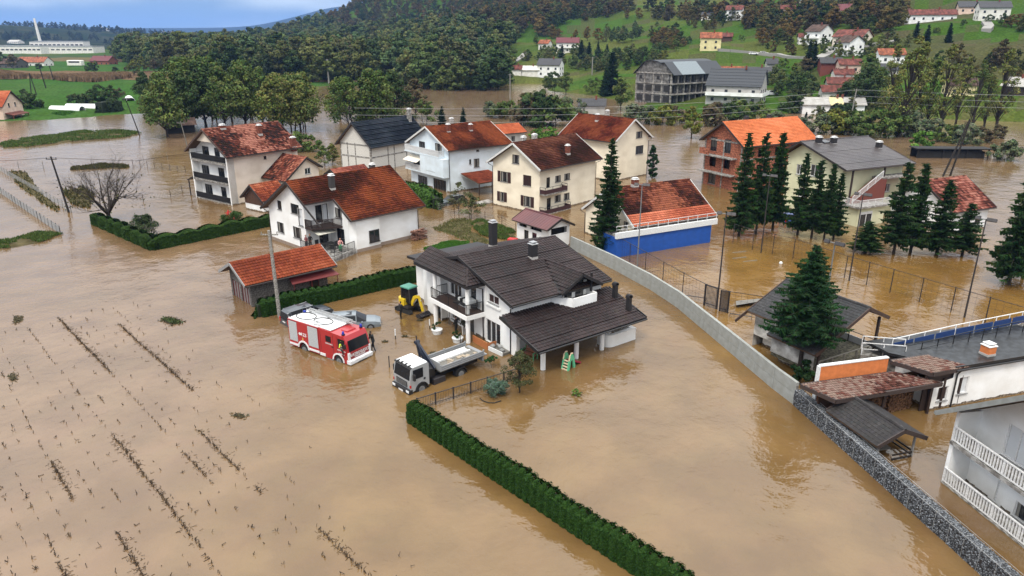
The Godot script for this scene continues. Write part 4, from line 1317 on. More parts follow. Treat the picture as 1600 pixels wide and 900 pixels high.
	# flat-roofed annex of the stand, its parapet and the two tiled lean-tos
	h = thing("flat_roofed_building", V(29.5, 0, -45.1), -17, "flat-roofed white building with black bitumen roof terrace and orange chimney", "building")
	facade(h, [V(0, 0, 0), V(1, 0, 0), V(0, 0, 1)], -.5, [W(0, 2.0), W(1.6, 2.3), W(1.61, 2.9), W(13, 2.9)], [[.95, .6, .9, 1.1, "k"], [2.7, .9, .9, 1.3, "k"]], "plaster_white", "frame_white")
	facade(h, [V(0, 0, 0), V(0, 0, 1), V(-1, 0, 0)], -.5, [W(-5.5, 2.2), W(0, 2.0)], [], "plaster_white", "frame_white")
	plain_box(h, "wall", V(.1, -.5, -5.5), V(13, 2.85, -5.3), "plaster_white")
	var fr := MB.new()
	fr.slab([W(1.55, .12), W(13.2, .12), W(13.2, -5.6), W(-1.0, -5.6), W(-1.0, -3.4)], func(_x, _z): return 2.9, func(_x, _z): return 3.12)
	var fo := obj("flat_roof", fr, "bitumen", h)
	fr = MB.new()
	fr.bar(V(1.5, 3.15, .14), V(13.2, 3.15, .14), .12, .22)
	fr.tube([V(1.5, 2.95, .24), V(13.2, 2.95, .24)], [.08], 7)
	fr.tube([V(1.9, 2.9, .24), V(1.85, 2.6, .08), V(1.85, -.3, .08)], [.06], 6)
	obj("gutter", fr, "gutter_black", fo)
	chimney(fo, V(5.6, 3.1, -1.0), V(.7, .75, .7), "paint_orange", "chimney_cap")
	var ow := thing("orange_wall", Vector3.ZERO, 0, "short orange rendered wall with white coping behind the large lean-to roof", "wall")
	fr = MB.new()
	var oa := V(21.15, 0, -44.75)
	var ob := V(26.5, 0, -46.15)
	fr.bar(oa + Vector3.UP * 1.6, ob + Vector3.UP * 1.6, .22, 4.0)
	obj("render", fr, "paint_orange", ow)
	fr = MB.new()
	fr.bar(oa + Vector3.UP * 3.64, ob + Vector3.UP * 3.64, .3, .08)
	fr.bar(oa + V(-.12, 1.6, .03), oa + V(-.02, 1.6, .0), .3, 4.0)
	obj("coping", fr, "paint_white", ow)
	var mossy := look([.045, .022, .018], [.13, .052, .04], [.24, .17, .14], .22, .26, {"rand": .5, "lift": .05, "bow": .05})
	for q in [["lean_to_shed", "large low lean-to with mossy red tiles sheltering stacked firewood", V(19.7, 0, -44.0), V(26.9, 0, -45.9), V(29.7, 0, -44.6), V(21.3, 0, -42.1), 2.6, 2.42], ["upper_lean_to", "small higher lean-to with mossy red tiles against the flat roof", V(26.9, 0, -46.4), V(29.9, 0, -47.3), V(32.2, 0, -45.8), V(29.0, 0, -44.7), 3.25, 3.1]]:
		var l := thing(q[0], Vector3.ZERO, 0, q[1], "shed")
		var p: Array = [q[2], q[3], q[4], q[5]]
		var s := MB.new()
		var ring := []
		for e in 8:
			ring.append(p[e % 4] + Vector3.UP * ((q[6] if e % 4 < 2 else q[7]) - (.3 if e < 4 else .06)))
		s.hexa(ring)
		for e in 4:
			s.bar(p[e] + Vector3.UP * ((q[6] if e < 2 else q[7]) - .12), p[(e + 1) % 4] + Vector3.UP * ((q[6] if (e + 1) % 4 < 2 else q[7]) - .12), .16, .3)
		var lo := obj("roof", s, "fascia_brown", l)
		s = MB.new()
		var u: Vector3 = p[1] - p[0]
		var dn: Vector3 = p[3] - p[0] - Vector3.UP * (q[6] - q[7])
		var ulen := u.length()
		var perp := V(-u.z, 0, u.x).normalized() * -1.0
		if perp.dot(dn) < 0:
			perp = -perp
		var un := u.normalized()
		var poly := []
		for e in 4:
			var w: Vector3 = p[e] - p[0]
			poly.append(W(w.dot(un), w.dot(perp)))
		var lo_u := minf(0, minf(poly[3].x, poly[2].x))
		var hi_u := maxf(poly[1].x, poly[2].x)
		var far := maxf(poly[2].y, poly[3].y)
		for e in 4:
			poly[e].x -= lo_u
		var fall: Vector3 = (perp - Vector3.UP * ((q[6] - q[7]) / far)).normalized()
		tiles(s, p[0] + un * lo_u + Vector3.UP * (q[6] - .03), un, fall, hi_u - lo_u, far, .22, .26, mossy, poly)
		obj("roof_tiles", s, "tile", lo, "stuff")
		s = MB.new()
		for e in [[0, 1]]:
			s.bar(p[e[0]].lerp(p[e[1]], .17) + V(0, .9, .5), p[e[1]] + V(0, .9, .5), .1, 2.9)
		obj("back_boards", s, "wood_brown", l)
		if q[6] > 3:
			s = MB.new()
			s.bar(p[3].lerp(p[0], .15) + Vector3.UP * 1.2, p[2].lerp(p[1], .15) + Vector3.UP * 1.2, .1, 3.4)
			obj("front_boards", s, "wood_dark", l)
		for t in [.14, .5, .96]:
			s = MB.new()
			s.box(p[3].lerp(p[2], t).lerp(p[0].lerp(p[1], t), .1) + Vector3.UP * .9, V(.16, 2.9, .16))
			obj("post", s, "wood_dark", l)
	for k in 2:                    # firewood stacks under the lean-to
		var fw := thing("firewood_stack", V(25.1 + k * 2.1, 0, -45.0 - k * .55), -16, ["stacked split firewood under the lean-to, left stack", "stacked split firewood under the lean-to, stack beside the white wall"][k], "firewood", "firewood stacks under the lean-to")
		for row in 11:
			for c in 14:
				var m := MB.new()
				var g := r(.5, 1.3)
				m.col = Color(.2 * g, .1 * g, .05 * g)
				m.cyl(V(-.95 + c * .14 + (row % 2) * .07, .08 + row * .125, r(-.04, .04)), V(-.95 + c * .14 + (row % 2) * .07, .08 + row * .125, .55 + r(-.06, .06)), r(.055, .075), -1, 6)
				if row * 14 + c < 150:
					obj("log", m, "painted", fw)
	var gz := thing("garden_gazebo", V(23.3, 0, -40.6), 74, "low gazebo with dark shingle roof on posts beside the stone-filled wall", "gazebo")
	for q in [W(-1.9, 1.35), W(1.9, 1.35), W(1.9, -1.35), W(-1.9, -1.35)]:
		var m := MB.new()
		m.box(V(q.x, .5, q.y), V(.11, 2.4, .11))
		obj("post", m, "fascia_grey", gz)
	gable_roof(gz, -2.3, 2.3, 0, 2.35, 1.85, 1.55, -1.85, 1.55, look([.022, .019, .02], [.033, .029, .03], [.05, .045, .045], .3, .25, {"lift": .015, "bow": .004, "mat": "shingle"}), "fascia_brown", false)
	for s in [[V(-1.85, .45, -1.35), V(1.85, .45, -1.35)], [V(-1.85, .45, 1.35), V(1.85, .45, 1.35)], [V(1.95, .4, -1.3), V(1.95, .4, .2)]]:
		var m := MB.new()
		m.bar(s[0], s[1], .07, .1)
		m.bar(s[0] - Vector3.UP * .3, s[1] - Vector3.UP * .3, .07, .1)
		obj("rail", m, "fascia_dark", gz)
	var gt := MB.new()
	gt.cbox(V(0, .28, 0), V(2.2, .1, 1.0), .02)
	obj("table_top", gt, "wood_grey", gz)

	# walkway of the stand with blue panels
	h = thing("walkway", Vector3.ZERO, 0, "raised concrete walkway with white railing and blue panels beside the flooded pitch", "walkway")
	var w := [V(26.3, 2.3, -49.4), V(28.9, 2.55, -48.2), V(34.6, 2.95, -50.0), V(44, 3.2, -53.3)]
	for k in 3:
		var m := MB.new()
		var side := V((w[k + 1] - w[k]).z, 0, -(w[k + 1] - w[k]).x).normalized() * 1.3
		m.hexa([w[k] - Vector3.UP * 2.8 + side, w[k + 1] - Vector3.UP * 3.2 + side, w[k + 1] - Vector3.UP * 3.2, w[k] - Vector3.UP * 2.8, w[k] + side, w[k + 1] + side, w[k + 1], w[k]])
		var so := obj("slab", m, "concrete_wet", h)
		railing(so, [w[k] + side * .98, w[k + 1] + side * .98], 1.05, 0, "frame_white", .05, .06, .03, [.45 if k == 0 else .1])
		railing(so, [w[k] + side * .02, w[k + 1] + side * .02], 1.0, 0, "frame_white" if k == 0 else "metal_black", .05, .05, .03, [.5])
		if k > 0:
			var n := roundi((w[k + 1] - w[k]).length() / 1.9)
			for i in n:
				var m2 := MB.new()
				m2.bar(w[k].lerp(w[k + 1], (i + .04) / n) + side * .94 + Vector3.UP * .42, w[k].lerp(w[k + 1], (i + .96) / n) + side * .94 + Vector3.UP * .42, .03, .62)
				obj("panel", m2, "paint_navy", so)


func far_house(called: String, label: String, at: Vector3, turn: float, a: float, b: float, eave: float, ridge: float, wallm: String, roofm: String, floors := 2, balcony := false, cat := "house") -> Node3D:
	var h := thing(called, at, turn, label, cat, "houses on the hillside")
	var m := MB.new()
	m.slab([W(-a, -b), W(a, -b), W(a, 0), W(-a, 0)], func(_x, _z): return -3.0, func(_x, z): return lerpf(ridge, eave, -z / b) - .25)
	m.slab([W(-a, 0), W(a, 0), W(a, b), W(-a, b)], func(_x, _z): return -3.0, func(_x, z): return lerpf(ridge, eave, z / b) - .25)
	obj("wall", m, wallm, h)
	m = MB.new()
	var low := eave - (ridge - eave) / b * .6
	for s in [-1, 1]:
		var p := [V(-a - .5, ridge, 0), V(a + .5, ridge, 0), V(a + .5, low, s * (b + .6)), V(-a - .5, low, s * (b + .6))]
		if s < 0:
			p = [p[3], p[2], p[1], p[0]]
		var dn := Vector3.UP * .2
		m.hexa([p[0] - dn, p[1] - dn, p[2] - dn, p[3] - dn, p[0], p[1], p[2], p[3]])
		for k in 6:              # courses of the covering
			var t := (k + .5) / 6.0
			m.bar(V(-a - .5, lerpf(ridge, low, t) + .03, s * (b + .6) * t), V(a + .5, lerpf(ridge, low, t) + .03, s * (b + .6) * t), .1, .06)
	var ro := obj("roof", m, roofm, h)
	m = MB.new()
	m.box(V(a * .3, ridge + .3, b * .12), V(.6, 1.4, .6))
	obj("chimney", m, "chimney_brick", ro)
	if floors == 0:
		return h
	for side in ["F", "L", "R"]:
		var f := face_of(side, a, b)
		var half := a if side == "F" else b
		for fl in floors:
			var n := maxi(2, int(half * 2 / 4.2))
			for k in n:
				var wm := MB.new()
				var u := lerpf(-half, half, (k + .5) / n)
				wm.box(f[0] + f[1] * u + f[2] * .03 + Vector3.UP * (1.4 + fl * 2.8), V(1.05, 1.2, .1), Basis(f[1], Vector3.UP, f[2]))
				obj("window", wm, "pane_far", h)
			if balcony and side != "R" and fl > 0:
				var bm := MB.new()
				bm.box(f[0] + f[2] * .6 + Vector3.UP * (fl * 2.8), V(half * 1.7, .2, 1.2), Basis(f[1], Vector3.UP, f[2]))
				bm.box(f[0] + f[2] * 1.17 + Vector3.UP * (fl * 2.8 + .5), V(half * 1.7, .9, .06), Basis(f[1], Vector3.UP, f[2]))
				obj("balcony", bm, "plaster_white", h)
	return h


func shell_building() -> void:    # the big unfinished building by the river
	var h := thing("concrete_shell", V(67.01, 0, -300.08), -38, "large unfinished grey block building with vaulted dark metal roof and empty window openings", "building")
	var L := 15.0
	var dep := 9.0
	var m := MB.new()
	m.span(V(-L, -1, -dep), V(L, 11.4, dep - 1.4))
	obj("core", m, "block_grey", h)
	m = MB.new()
	for y in [3.5, 7.4, 11.2]:
		m.span(V(-L - .3, y, -dep - .2), V(L + .3, y + .45, dep + (.9 if y < 11 else .1)))
	obj("floor_slab", m, "concrete_pale", h)
	for k in 9:
		var x := lerpf(-L + .25, L - .25, k / 8.0)
		m = MB.new()
		m.span(V(x - .28, -1, dep - .55), V(x + .28, 11.2, dep))
		obj("column", m, "concrete_pale", h)
	for k in 5:
		var z := lerpf(-dep, dep - .3, k / 4.0)
		m = MB.new()
		m.span(V(-L - .12, -1, z - .25), V(-L + .2, 11.2, z + .25))
		obj("column", m, "concrete_pale", h)
	for fl in 3:
		for k in 8:
			if (k * 3 + fl) % 5 == 4:
				continue
			var x := lerpf(-L + .25, L - .25, (k + .5) / 8.0)
			m = MB.new()
			m.box(V(x, fl * 3.9 + 1.9 - .3, dep - 1.36), V(2.4, 2.7, .12))
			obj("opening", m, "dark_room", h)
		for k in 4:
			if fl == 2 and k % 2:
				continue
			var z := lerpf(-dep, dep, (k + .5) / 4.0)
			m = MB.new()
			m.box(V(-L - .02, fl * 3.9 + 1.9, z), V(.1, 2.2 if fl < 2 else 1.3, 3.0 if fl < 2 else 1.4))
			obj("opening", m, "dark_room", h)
	m = MB.new()
	var arc := []
	for k in 13:
		var t := k / 12.0
		var z := lerpf(-dep - 1.2, dep + 1.6, t)
		var y := 11.0 + 5.2 * (1.0 - pow(absf(t * 2 - .9), 2.2)) if t > .2 and t < .75 else 11.0 + (5.0 * t / .2 * .72 if t <= .2 else 4.55 * (1 - t) / .25)
		arc.append(W(z, y))
	for k in 12:
		var a := arc[k] as Vector2
		var b := arc[k + 1] as Vector2
		m.hexa([V(-L - .8, a.y - .2, a.x), V(L + .8, a.y - .2, a.x), V(L + .8, b.y - .2, b.x), V(-L - .8, b.y - .2, b.x), V(-L - .8, a.y, a.x), V(L + .8, a.y, a.x), V(L + .8, b.y, b.x), V(-L - .8, b.y, b.x)])
	var ro := obj("roof", m, "metal_slate", h)
	m = MB.new()
	for k in range(8, 12):
		var a := arc[k] as Vector2
		var b := arc[k + 1] as Vector2
		m.hexa([V(-11, a.y, a.x), V(3, a.y, a.x), V(3, b.y, b.x), V(-11, b.y, b.x), V(-11, a.y + .08, a.x), V(3, a.y + .08, a.x), V(3, b.y + .08, b.x), V(-11, b.y + .08, b.x)])
	obj("pale_sheet", m, "metal_pale", ro)  # paler, smoother sheet over part of the roof
	m = MB.new()
	for x in [-L + .05, L - .05]:
		for k in 12:
			var a := arc[k] as Vector2
			var b := arc[k + 1] as Vector2
			if minf(a.x, b.x) > -dep - .2 and maxf(a.x, b.x) < dep:
				m.hexa([V(x - .1, 11.3, a.x), V(x + .1, 11.3, a.x), V(x + .1, 11.3, b.x), V(x - .1, 11.3, b.x), V(x - .1, a.y - .2, a.x), V(x + .1, a.y - .2, a.x), V(x + .1, b.y - .2, b.x), V(x - .1, b.y - .2, b.x)])
	obj("end_wall", m, "block_grey", h)
	# the neighbour with white balconies
	var n := far_house("balconied_guest_house", "house with black metal roof and long white balconies right of the concrete shell", V(82.44, 1.91, -272.76), 28, 9.5, 6.5, 6.6, 12.0, "plaster_grey", "metal_slate", 2, false)
	for y in [2.9, 5.9]:
		m = MB.new()
		m.span(V(-9.4, y - .2, 6.5), V(10.7, y, 8.3))
		m.span(V(9.5, y - .2, -6.4), V(10.7, y, 6.5))
		m.span(V(-9.4, y, 8.2), V(10.7, y + 1.1, 8.3))
		m.span(V(10.6, y, -6.4), V(10.7, y + 1.1, 8.2))
		if y < 5:
			obj("balcony", m, "plaster_white", n)


# ---- woods, far trees, hillside ----------------------------------------------------------------------------

const ORD := ["first", "second", "third", "fourth", "fifth", "sixth", "seventh", "eighth", "ninth", "tenth", "eleventh", "twelfth", "thirteenth", "fourteenth", "fifteenth", "sixteenth", "seventeenth", "eighteenth", "nineteenth", "twentieth"]
var TONES := {
	"g": [Color(.055, .088, .024), Color(.115, .145, .042)], "d": [Color(.028, .05, .018), Color(.06, .085, .03)], "o": [Color(.1, .06, .018), Color(.14, .1, .03)],
	"y": [Color(.085, .1, .022), Color(.15, .15, .03)], "p": [Color(.075, .095, .05), Color(.12, .14, .08)], "a": [Color(.085, .105, .026), Color(.16, .165, .05)],
	"b": [Color(.07, .055, .03), Color(.1, .085, .045)], "f": [Color(.055, .12, .02), Color(.1, .19, .035)], "c": [Color(.008, .019, .010), Color(.018, .034, .016)],
}


func proto(kind: String, shape: String, v: int, fine: bool) -> Array: # [crown mesh, trunk mesh] of a tree 10 m tall
	var key := "%s%s%d%s" % [kind, shape, v, fine]
	if not protos.has(key):
		var c := MB.new()
		var w := MB.new()
		var n := 2.0 if fine else 1.0
		match shape:
			"spruce": spruce(c, w, 10, 2.6, .06, 26, .5, TONES[kind], .95)
			"bush": broadleaf(c, w, 10, 7.0, .1, int(34 * n), int(3000 * n), .75 / sqrt(n), TONES[kind], 3)
			"tall": broadleaf(c, w, 10, 1.55, .22, int(34 * n), int(1700 * n), .2 / sqrt(n), TONES[kind], 1, .6)
			_: broadleaf(c, w, 10, 3.4 + .7 * v, .2, int(40 * n), int(3200 * n), .36 / sqrt(n), TONES[kind], 1 + v % 2, .2)
		protos[key] = [c.mesh(), w.mesh()]
	return protos[key]


func grove(list: Array, phrase: String, group: String, called := "broadleaf_tree", category := "tree", fine := false) -> void:
	for i in list.size():
		var e: Array = list[i]
		var kind: String = e[2].substr(0, 1)
		var shape: String = {"": "round", "s": "bush", "t": "tall"}[e[2].substr(1, 1)]
		if kind == "c":
			shape = "spruce"
		var p := proto(kind, shape, i % 2, fine)
		var word: String = {"g": "green", "d": "dark green", "o": "autumn orange", "y": "yellow-green", "p": "pale grey-green", "a": "airy light green", "b": "thin brownish", "f": "bright green", "c": "dark conical"}[kind]
		var lab := ("%s %s" % [word, phrase]) if list.size() == 1 else "%s %s, %s from the left" % [word, phrase, ORD[mini(i, 19)]]
		var n: String = "spruce_tree" if kind == "c" else "shrub" if shape == "bush" else called
		var t := thing(n, e[0], r(0, 360), lab, "shrub" if shape == "bush" else category, group)
		put("trunk", p[1], "bark", t)
		put("crown", p[0], "needle" if kind == "c" else "leaf", t)
		t.scale = V(r(.88, 1.1), 1, r(.88, 1.1)) * e[1] / 10.0


func wood(called: String, label: String, poly: Array, gap: float, hts: Vector2, tones: Array, cat := "forest") -> void:
	var flat := PackedVector2Array(poly)
	var lo := flat[0]
	var hi := flat[0]
	for p in flat:
		lo = lo.min(p)
		hi = hi.max(p)
	var sets := [[], [], [], []]
	var cols := [[], [], [], []]
	var z := lo.y
	while z < hi.y:
		var step := gap * maxf(1.0, -z / 900.0)
		var x := lo.x
		while x < hi.x:
			var q := W(x + r(-.45, .45) * step, z + r(-.45, .45) * step)
			if Geometry2D.is_point_in_polygon(q, flat) and lumps.get_noise_2d(q.x * 5, q.y * 5) > -.42:
				var k := rng.randi() % 4
				var h := r(hts.x, hts.y) * (1.0 + .3 * lumps.get_noise_2d(q.x * 3, q.y * 3 + 90))
				var b := Basis(Vector3.UP, r(0, TAU)).scaled(V(r(.85, 1.25), 1, r(.85, 1.25)) * h / 10.0)
				sets[k].append(Transform3D(b, V(q.x, ground(q.x, q.y) - .3, q.y)))
				var m := clampf(lumps.get_noise_2d(q.x * 2.0 + 40, q.y * 2.0) * 1.3 + .5 + r(-.35, .35), 0, .999) * (tones.size() - 1)
				var c: Color = tones[int(m)].lerp(tones[int(m) + 1], m - int(m))
				cols[k].append(c * r(.75, 1.25))
			x += step
		z += step
	var root: Node = null
	for k in 4:
		if sets[k].size():
			if root == null:
				root = many(called, forest_mesh(k), "leaf", sets[k], cols[k])
				tag(root, label, cat, "", "stuff")
			else:
				many("tree_crowns", forest_mesh(k), "leaf", sets[k], cols[k], root)


func forest_mesh(k: int) -> Mesh:
	var key := "forest%d" % k
	if not protos.has(key):
		var c := MB.new()
		var w := MB.new()
		var white := [Color(.75, .75, .75), Color(1.15, 1.15, 1.15)]
		w.col = Color(.5, .45, .4)
		broadleaf(c, w, 10, [4.2, 3.6, 4.6, 3.2][k], .12, 30, 2600, .42, white, 1, .15, 3)
		c.v.append_array(w.v)
		c.n.append_array(w.n)
		c.c.append_array(w.c)
		protos[key] = c.mesh()
	return protos[key]


func surroundings() -> void:
	var green := [Color(.045, .075, .024), Color(.085, .115, .034), Color(.13, .145, .045), Color(.1, .1, .04), Color(.07, .11, .045)]
	var mixed := [Color(.04, .065, .02), Color(.075, .08, .026), Color(.14, .095, .03), Color(.065, .09, .026), Color(.17, .11, .034), Color(.075, .06, .028)]
	var grey := [Color(.03, .045, .025), Color(.045, .06, .03), Color(.06, .065, .035)]
	wood("riverside_forest", "dense green riverside forest across the flooded valley floor", [W(-296.38, -594.42), W(-165.31, -409.98), W(-110.31, -401.48), W(-69.91, -407.09), W(-33.84, -350.46), W(-5.55, -357.71), W(-3.32, -486.48), W(0, -539.7), W(0, -625.61), W(-194.06, -958.87), W(-882.16, -2617.47), W(-857.6, -1693.09), W(-395.43, -753.26)], 9.0, W(12, 23), green)
	wood("valley_forest", "dark tree belts behind the white factory", [W(-1145.8, -1579.95), W(-948.64, -1814.43), W(-831.18, -1971.31), W(-121.91, -380.97), W(-121.82, -381), W(-1076.68, -1969.23), W(-1238.99, -1712.74)], 16, W(10, 16), grey)
	wood("hill_forest", "wooded dark hill with autumn patches in the middle of the skyline", [W(-430, -930), W(-230, -870), W(-60, -720), W(40, -640), W(60, -780), W(110, -900), W(120, -1500), W(-500, -1600)], 10, W(9, 14), mixed)
	wood("upper_slope_forest", "autumn forest along the top of the right hillside", [W(2.74, -651.08), W(27.56, -655.73), W(44.95, -670.71), W(77.42, -686.92), W(104.81, -680.49), W(138.49, -666.07), W(212.21, -654.99), W(277.57, -630.08), W(239.46, -464.67), W(180.33, -357.05), W(0, -1248.06)], 9, W(8, 13), mixed)
	wood("far_ridge_forest", "hazy wooded ridges beyond the valley", [W(-2600, -2100), W(300, -2100), W(400, -3100), W(-3000, -3100)], 15, W(11, 18), grey)
	for e in [["hedgerow_wood", "dark hedgerow trees between the upper meadows", [W(77.07, -646.51), W(101.79, -607.23), W(98.44, -573.85), W(63.99, -523.03)]], ["hedgerow_wood", "autumn grove above the river meadow left of the yellow house", [W(107.24, -586.62), W(117.41, -537.92), W(94.87, -415.76), W(80.05, -400.2), W(91.78, -508.3)]], ["hedgerow_wood", "dark wooded strip behind the large spruce on the far bank", [W(41.45, -514.85), W(63.21, -465.05), W(80.54, -387.01), W(77.04, -364.27), W(52.26, -382.39), W(35.57, -464.23)]], ["hedgerow_wood", "mixed trees right of the yellow house meadow", [W(159.52, -486.95), W(164.79, -453.62), W(141.18, -374.32), W(137.81, -394.65), W(136.58, -416.72)]], ["hedgerow_wood", "trees left of the long white building", [W(219.73, -497.68), W(233.39, -463.09), W(207.03, -406.73), W(180.18, -403.66)]], ["hedgerow_wood", "scrub among the upper right farmhouses", [W(126.77, -561.16), W(176.86, -509.9), W(172.23, -491.35), W(145.69, -495.54), W(120.92, -523.78)]], ["hedgerow_wood", "trees round the red-roofed barns by the river", [W(110.38, -325.55), W(126.38, -319.68), W(110.77, -277.65), W(97.22, -273.95), W(96.56, -286.71)]], ["hedgerow_wood", "bushes along the river bank below the hillside barns", [W(97.15, -270.3), W(120.39, -252.04), W(138.97, -242.29), W(135.01, -234.44), W(110.35, -234.22), W(90.46, -250.41)]], ["hedgerow_wood", "scrub round the maroon-roofed house on the far bank", [W(6.83, -537.51), W(26.26, -515.85), W(60.09, -446.94), W(53.45, -396.47), W(28.63, -466.58), W(6.59, -516.47)]], ["hedgerow_wood", "trees on the right-hand slope above the mound", [W(231.42, -366.34), W(254.1, -361.72), W(239.35, -338.65), W(223.32, -349.43)]], ["hedgerow_wood", "trees below the mound at the right edge", [W(169.81, -311.65), W(179.81, -310.94), W(201.41, -281.96), W(184.85, -256.43), W(171.29, -270.2)]], ["hedgerow_wood", "orchard trees round the mid-slope villas", [W(147.45, -400.15), W(150.93, -380.95), W(168.86, -400.94), W(186.6, -357.5), W(177.5, -335.81), W(150.78, -316.61), W(141.71, -370.72)]]]:
		wood(e[0], e[1], e[2], 8.0, W(3.5, 8), mixed if e[1].contains("autumn") or e[1].contains("right") else green, "hedgerow")
	grove([[V(-137.1, .7, -276.5), 11.5, "d"], [V(-120.3, -.1, -249.5), 12.9, "g"], [V(-90.2, -.1, -190.6), 15.8, "g"], [V(-93.3, -.1, -202.7), 15.7, "d"], [V(-93.8, -.1, -210.0), 17.6, "g"], [V(-97.9, -.1, -226.3), 18.5, "g"], [V(-89.2, -.1, -213.1), 17.8, "d"], [V(-94.2, -.1, -233.6), 18.6, "g"], [V(-81.3, -.1, -207.0), 16.7, "g"], [V(-85.4, -.1, -226.3), 17.4, "d"], [V(-76.5, -.1, -210.0), 16.9, "g"], [V(-81.9, -.1, -233.6), 17.5, "g"], [V(-72.4, -.1, -213.1), 16.1, "g"], [V(-65.3, -.1, -199.9), 14.2, "a"], [V(-63.5, -.1, -202.7), 15.4, "a"], [V(-60.9, -.1, -201.3), 14.6, "g"], [V(-58.3, -.1, -201.3), 13.9, "a"], [V(-59.7, -.1, -213.1), 15.0, "a"]], "alder left of the block house", "riverside alders behind the balcony house", "alder_tree", "tree", true)
	grove([[V(-54.6, -.1, -233.6), 11.8, "y"], [V(-43.6, -.1, -201.3), 14.3, "g"], [V(-39.1, -.1, -202.7), 16.3, "g"], [V(-35.8, -.1, -204.1), 15.8, "g"], [V(-34.4, -.1, -216.3), 15.2, "d"]], "alder behind the black block-house roof", "alders behind the block house", "alder_tree", "tree", true)
	grove([[V(-30.6, -.1, -233.6), 12.2, "b"], [V(-25.7, -.1, -216.3), 7.3, "g"], [V(-20.5, -.1, -214.7), 5.9, "c"], [V(-14.6, -.1, -219.5), 5.2, "c"]], "tree behind the pale blue house", "trees behind the blue house")
	grove([[V(-47.7, -.1, -166.3), 4.3, "gs"], [V(-38.3, -.1, -147.2), 3.9, "g"], [V(-37.1, -.1, -148.8), 4.2, "a"]], "young tree in the yard beside the block house", "young trees by the block house")
	grove([[V(-8.0, -.1, -241.3), 4.9, "ps"], [V(-4.3, -.1, -235.4), 5.0, "gs"], [V(-1.1, -.1, -243.3), 4.7, "gs"], [V(3.2, -.1, -216.3), 8.8, "bs"], [V(7.8, -.1, -213.1), 9.7, "ds"], [V(12.9, -.1, -216.3), 8.1, "gs"], [V(18.7, -.1, -229.9), 7.0, "ps"]], "bush on the river bank behind the cream house", "bank bushes behind the cream house")
	grove([[V(5.8, -.1, -188.1), 2.3, "fs"], [V(7.9, -.1, -188.1), 2.6, "fs"], [V(10.4, -.1, -190.6), 2.5, "fs"]], "low shrub in front of the river bushes", "bright shrubs behind the cream house")
	grove([[V(16.4, -.1, -358.8), 7.0, "g"], [V(19.9, -.1, -350.1), 9.2, "d"], [V(24.3, -.1, -334.7), 9.9, "g"], [V(36.4, .0, -332.3), 7.4, "g"]], "tree in the river by the far bank", "trees in the river")
	grove([[V(40.4, .3, -322.5), 11.6, "c"], [V(42.8, .6, -319.6), 18.7, "c"], [V(38.8, -.1, -262.8), 11.4, "g"], [V(36.0, -.1, -222.9), 5.7, "ps"], [V(40.2, -.1, -221.2), 5.3, "ps"], [V(44.5, -.1, -219.5), 6.0, "ys"], [V(50.3, -.1, -222.9), 4.9, "bs"]], "tree left of the concrete shell", "trees left of the concrete shell")
	grove([[V(46.4, -.1, -188.1), 8.1, "y"], [V(58.3, -.1, -216.3), 6.6, "bs"], [V(65.2, -.1, -226.3), 5.8, "ds"], [V(70.2, -.1, -226.3), 6.5, "gs"], [V(75.1, -.1, -226.3), 5.8, "gs"], [V(74.5, -.1, -210.0), 4.7, "ps"]], "bush below the concrete shell", "bushes below the concrete shell")
	grove([[V(17.7, 17.9, -552.5), 7.8, "g"], [V(22.1, 11.6, -520.2), 7.4, "g"], [V(33.4, 22.0, -639.9), 12.0, "o"], [V(31.6, 12.1, -477.7), 8.1, "c"], [V(46.4, 21.5, -550.8), 7.7, "o"], [V(43.0, 11.8, -469.2), 11.2, "c"], [V(54.0, 21.9, -543.5), 9.4, "o"], [V(47.6, 11.4, -466.9), 10.4, "c"], [V(53.1, 11.4, -466.3), 10.1, "c"], [V(60.8, 21.0, -529.8), 8.8, "o"], [V(60.4, 12.6, -480.8), 7.6, "c"]], "tree by the maroon-roofed house", "trees round the maroon-roofed house")
	grove([[V(68.6, 21.0, -524.6), 5.1, "d"], [V(57.8, 10.1, -419.1), 8.7, "d"], [V(72.8, 20.4, -519.8), 6.1, "d"], [V(77.1, 20.7, -519.1), 6.6, "d"], [V(60.9, 10.7, -397.0), 8.8, "d"], [V(81.9, 21.8, -522.7), 7.6, "d"], [V(89.3, 23.1, -541.1), 7.7, "d"], [V(65.9, 10.7, -386.6), 9.2, "d"], [V(71.4, 11.0, -380.9), 7.8, "g"], [V(76.0, 11.5, -378.4), 6.7, "y"]], "tree in the meadow hedgerow", "hedgerow trees above the meadow")
	grove([[V(99.9, 38.5, -664.8), 7.7, "o"], [V(109.8, 38.7, -657.8), 8.8, "o"], [V(94.4, 19.5, -503.6), 7.7, "o"], [V(110.9, 31.4, -585.9), 4.1, "g"], [V(98.2, 18.7, -494.6), 11.7, "o"], [V(82.0, 16.5, -403.2), 5.1, "d"], [V(101.0, 18.0, -483.9), 9.1, "o"], [V(87.1, 17.2, -402.1), 6.4, "g"], [V(109.6, 20.3, -492.2), 6.1, "g"], [V(111.4, 19.5, -481.6), 5.3, "d"]], "tree left of the yellow house", "trees left of the yellow house")
	grove([[V(132.2, 31.6, -530.0), 4.0, "d"], [V(134.6, 30.2, -518.2), 3.7, "d"], [V(141.3, 30.8, -514.2), 3.8, "d"], [V(133.5, 21.4, -442.2), 4.2, "g"], [V(160.3, 35.7, -524.5), 5.6, "g"], [V(157.2, 31.7, -507.4), 5.9, "d"], [V(159.3, 29.8, -500.1), 6.8, "d"], [V(138.2, 19.8, -416.2), 9.0, "o"], [V(216.5, 41.1, -633.6), 9.5, "d"]], "tree among the upper farmhouses", "trees among the upper farmhouses")
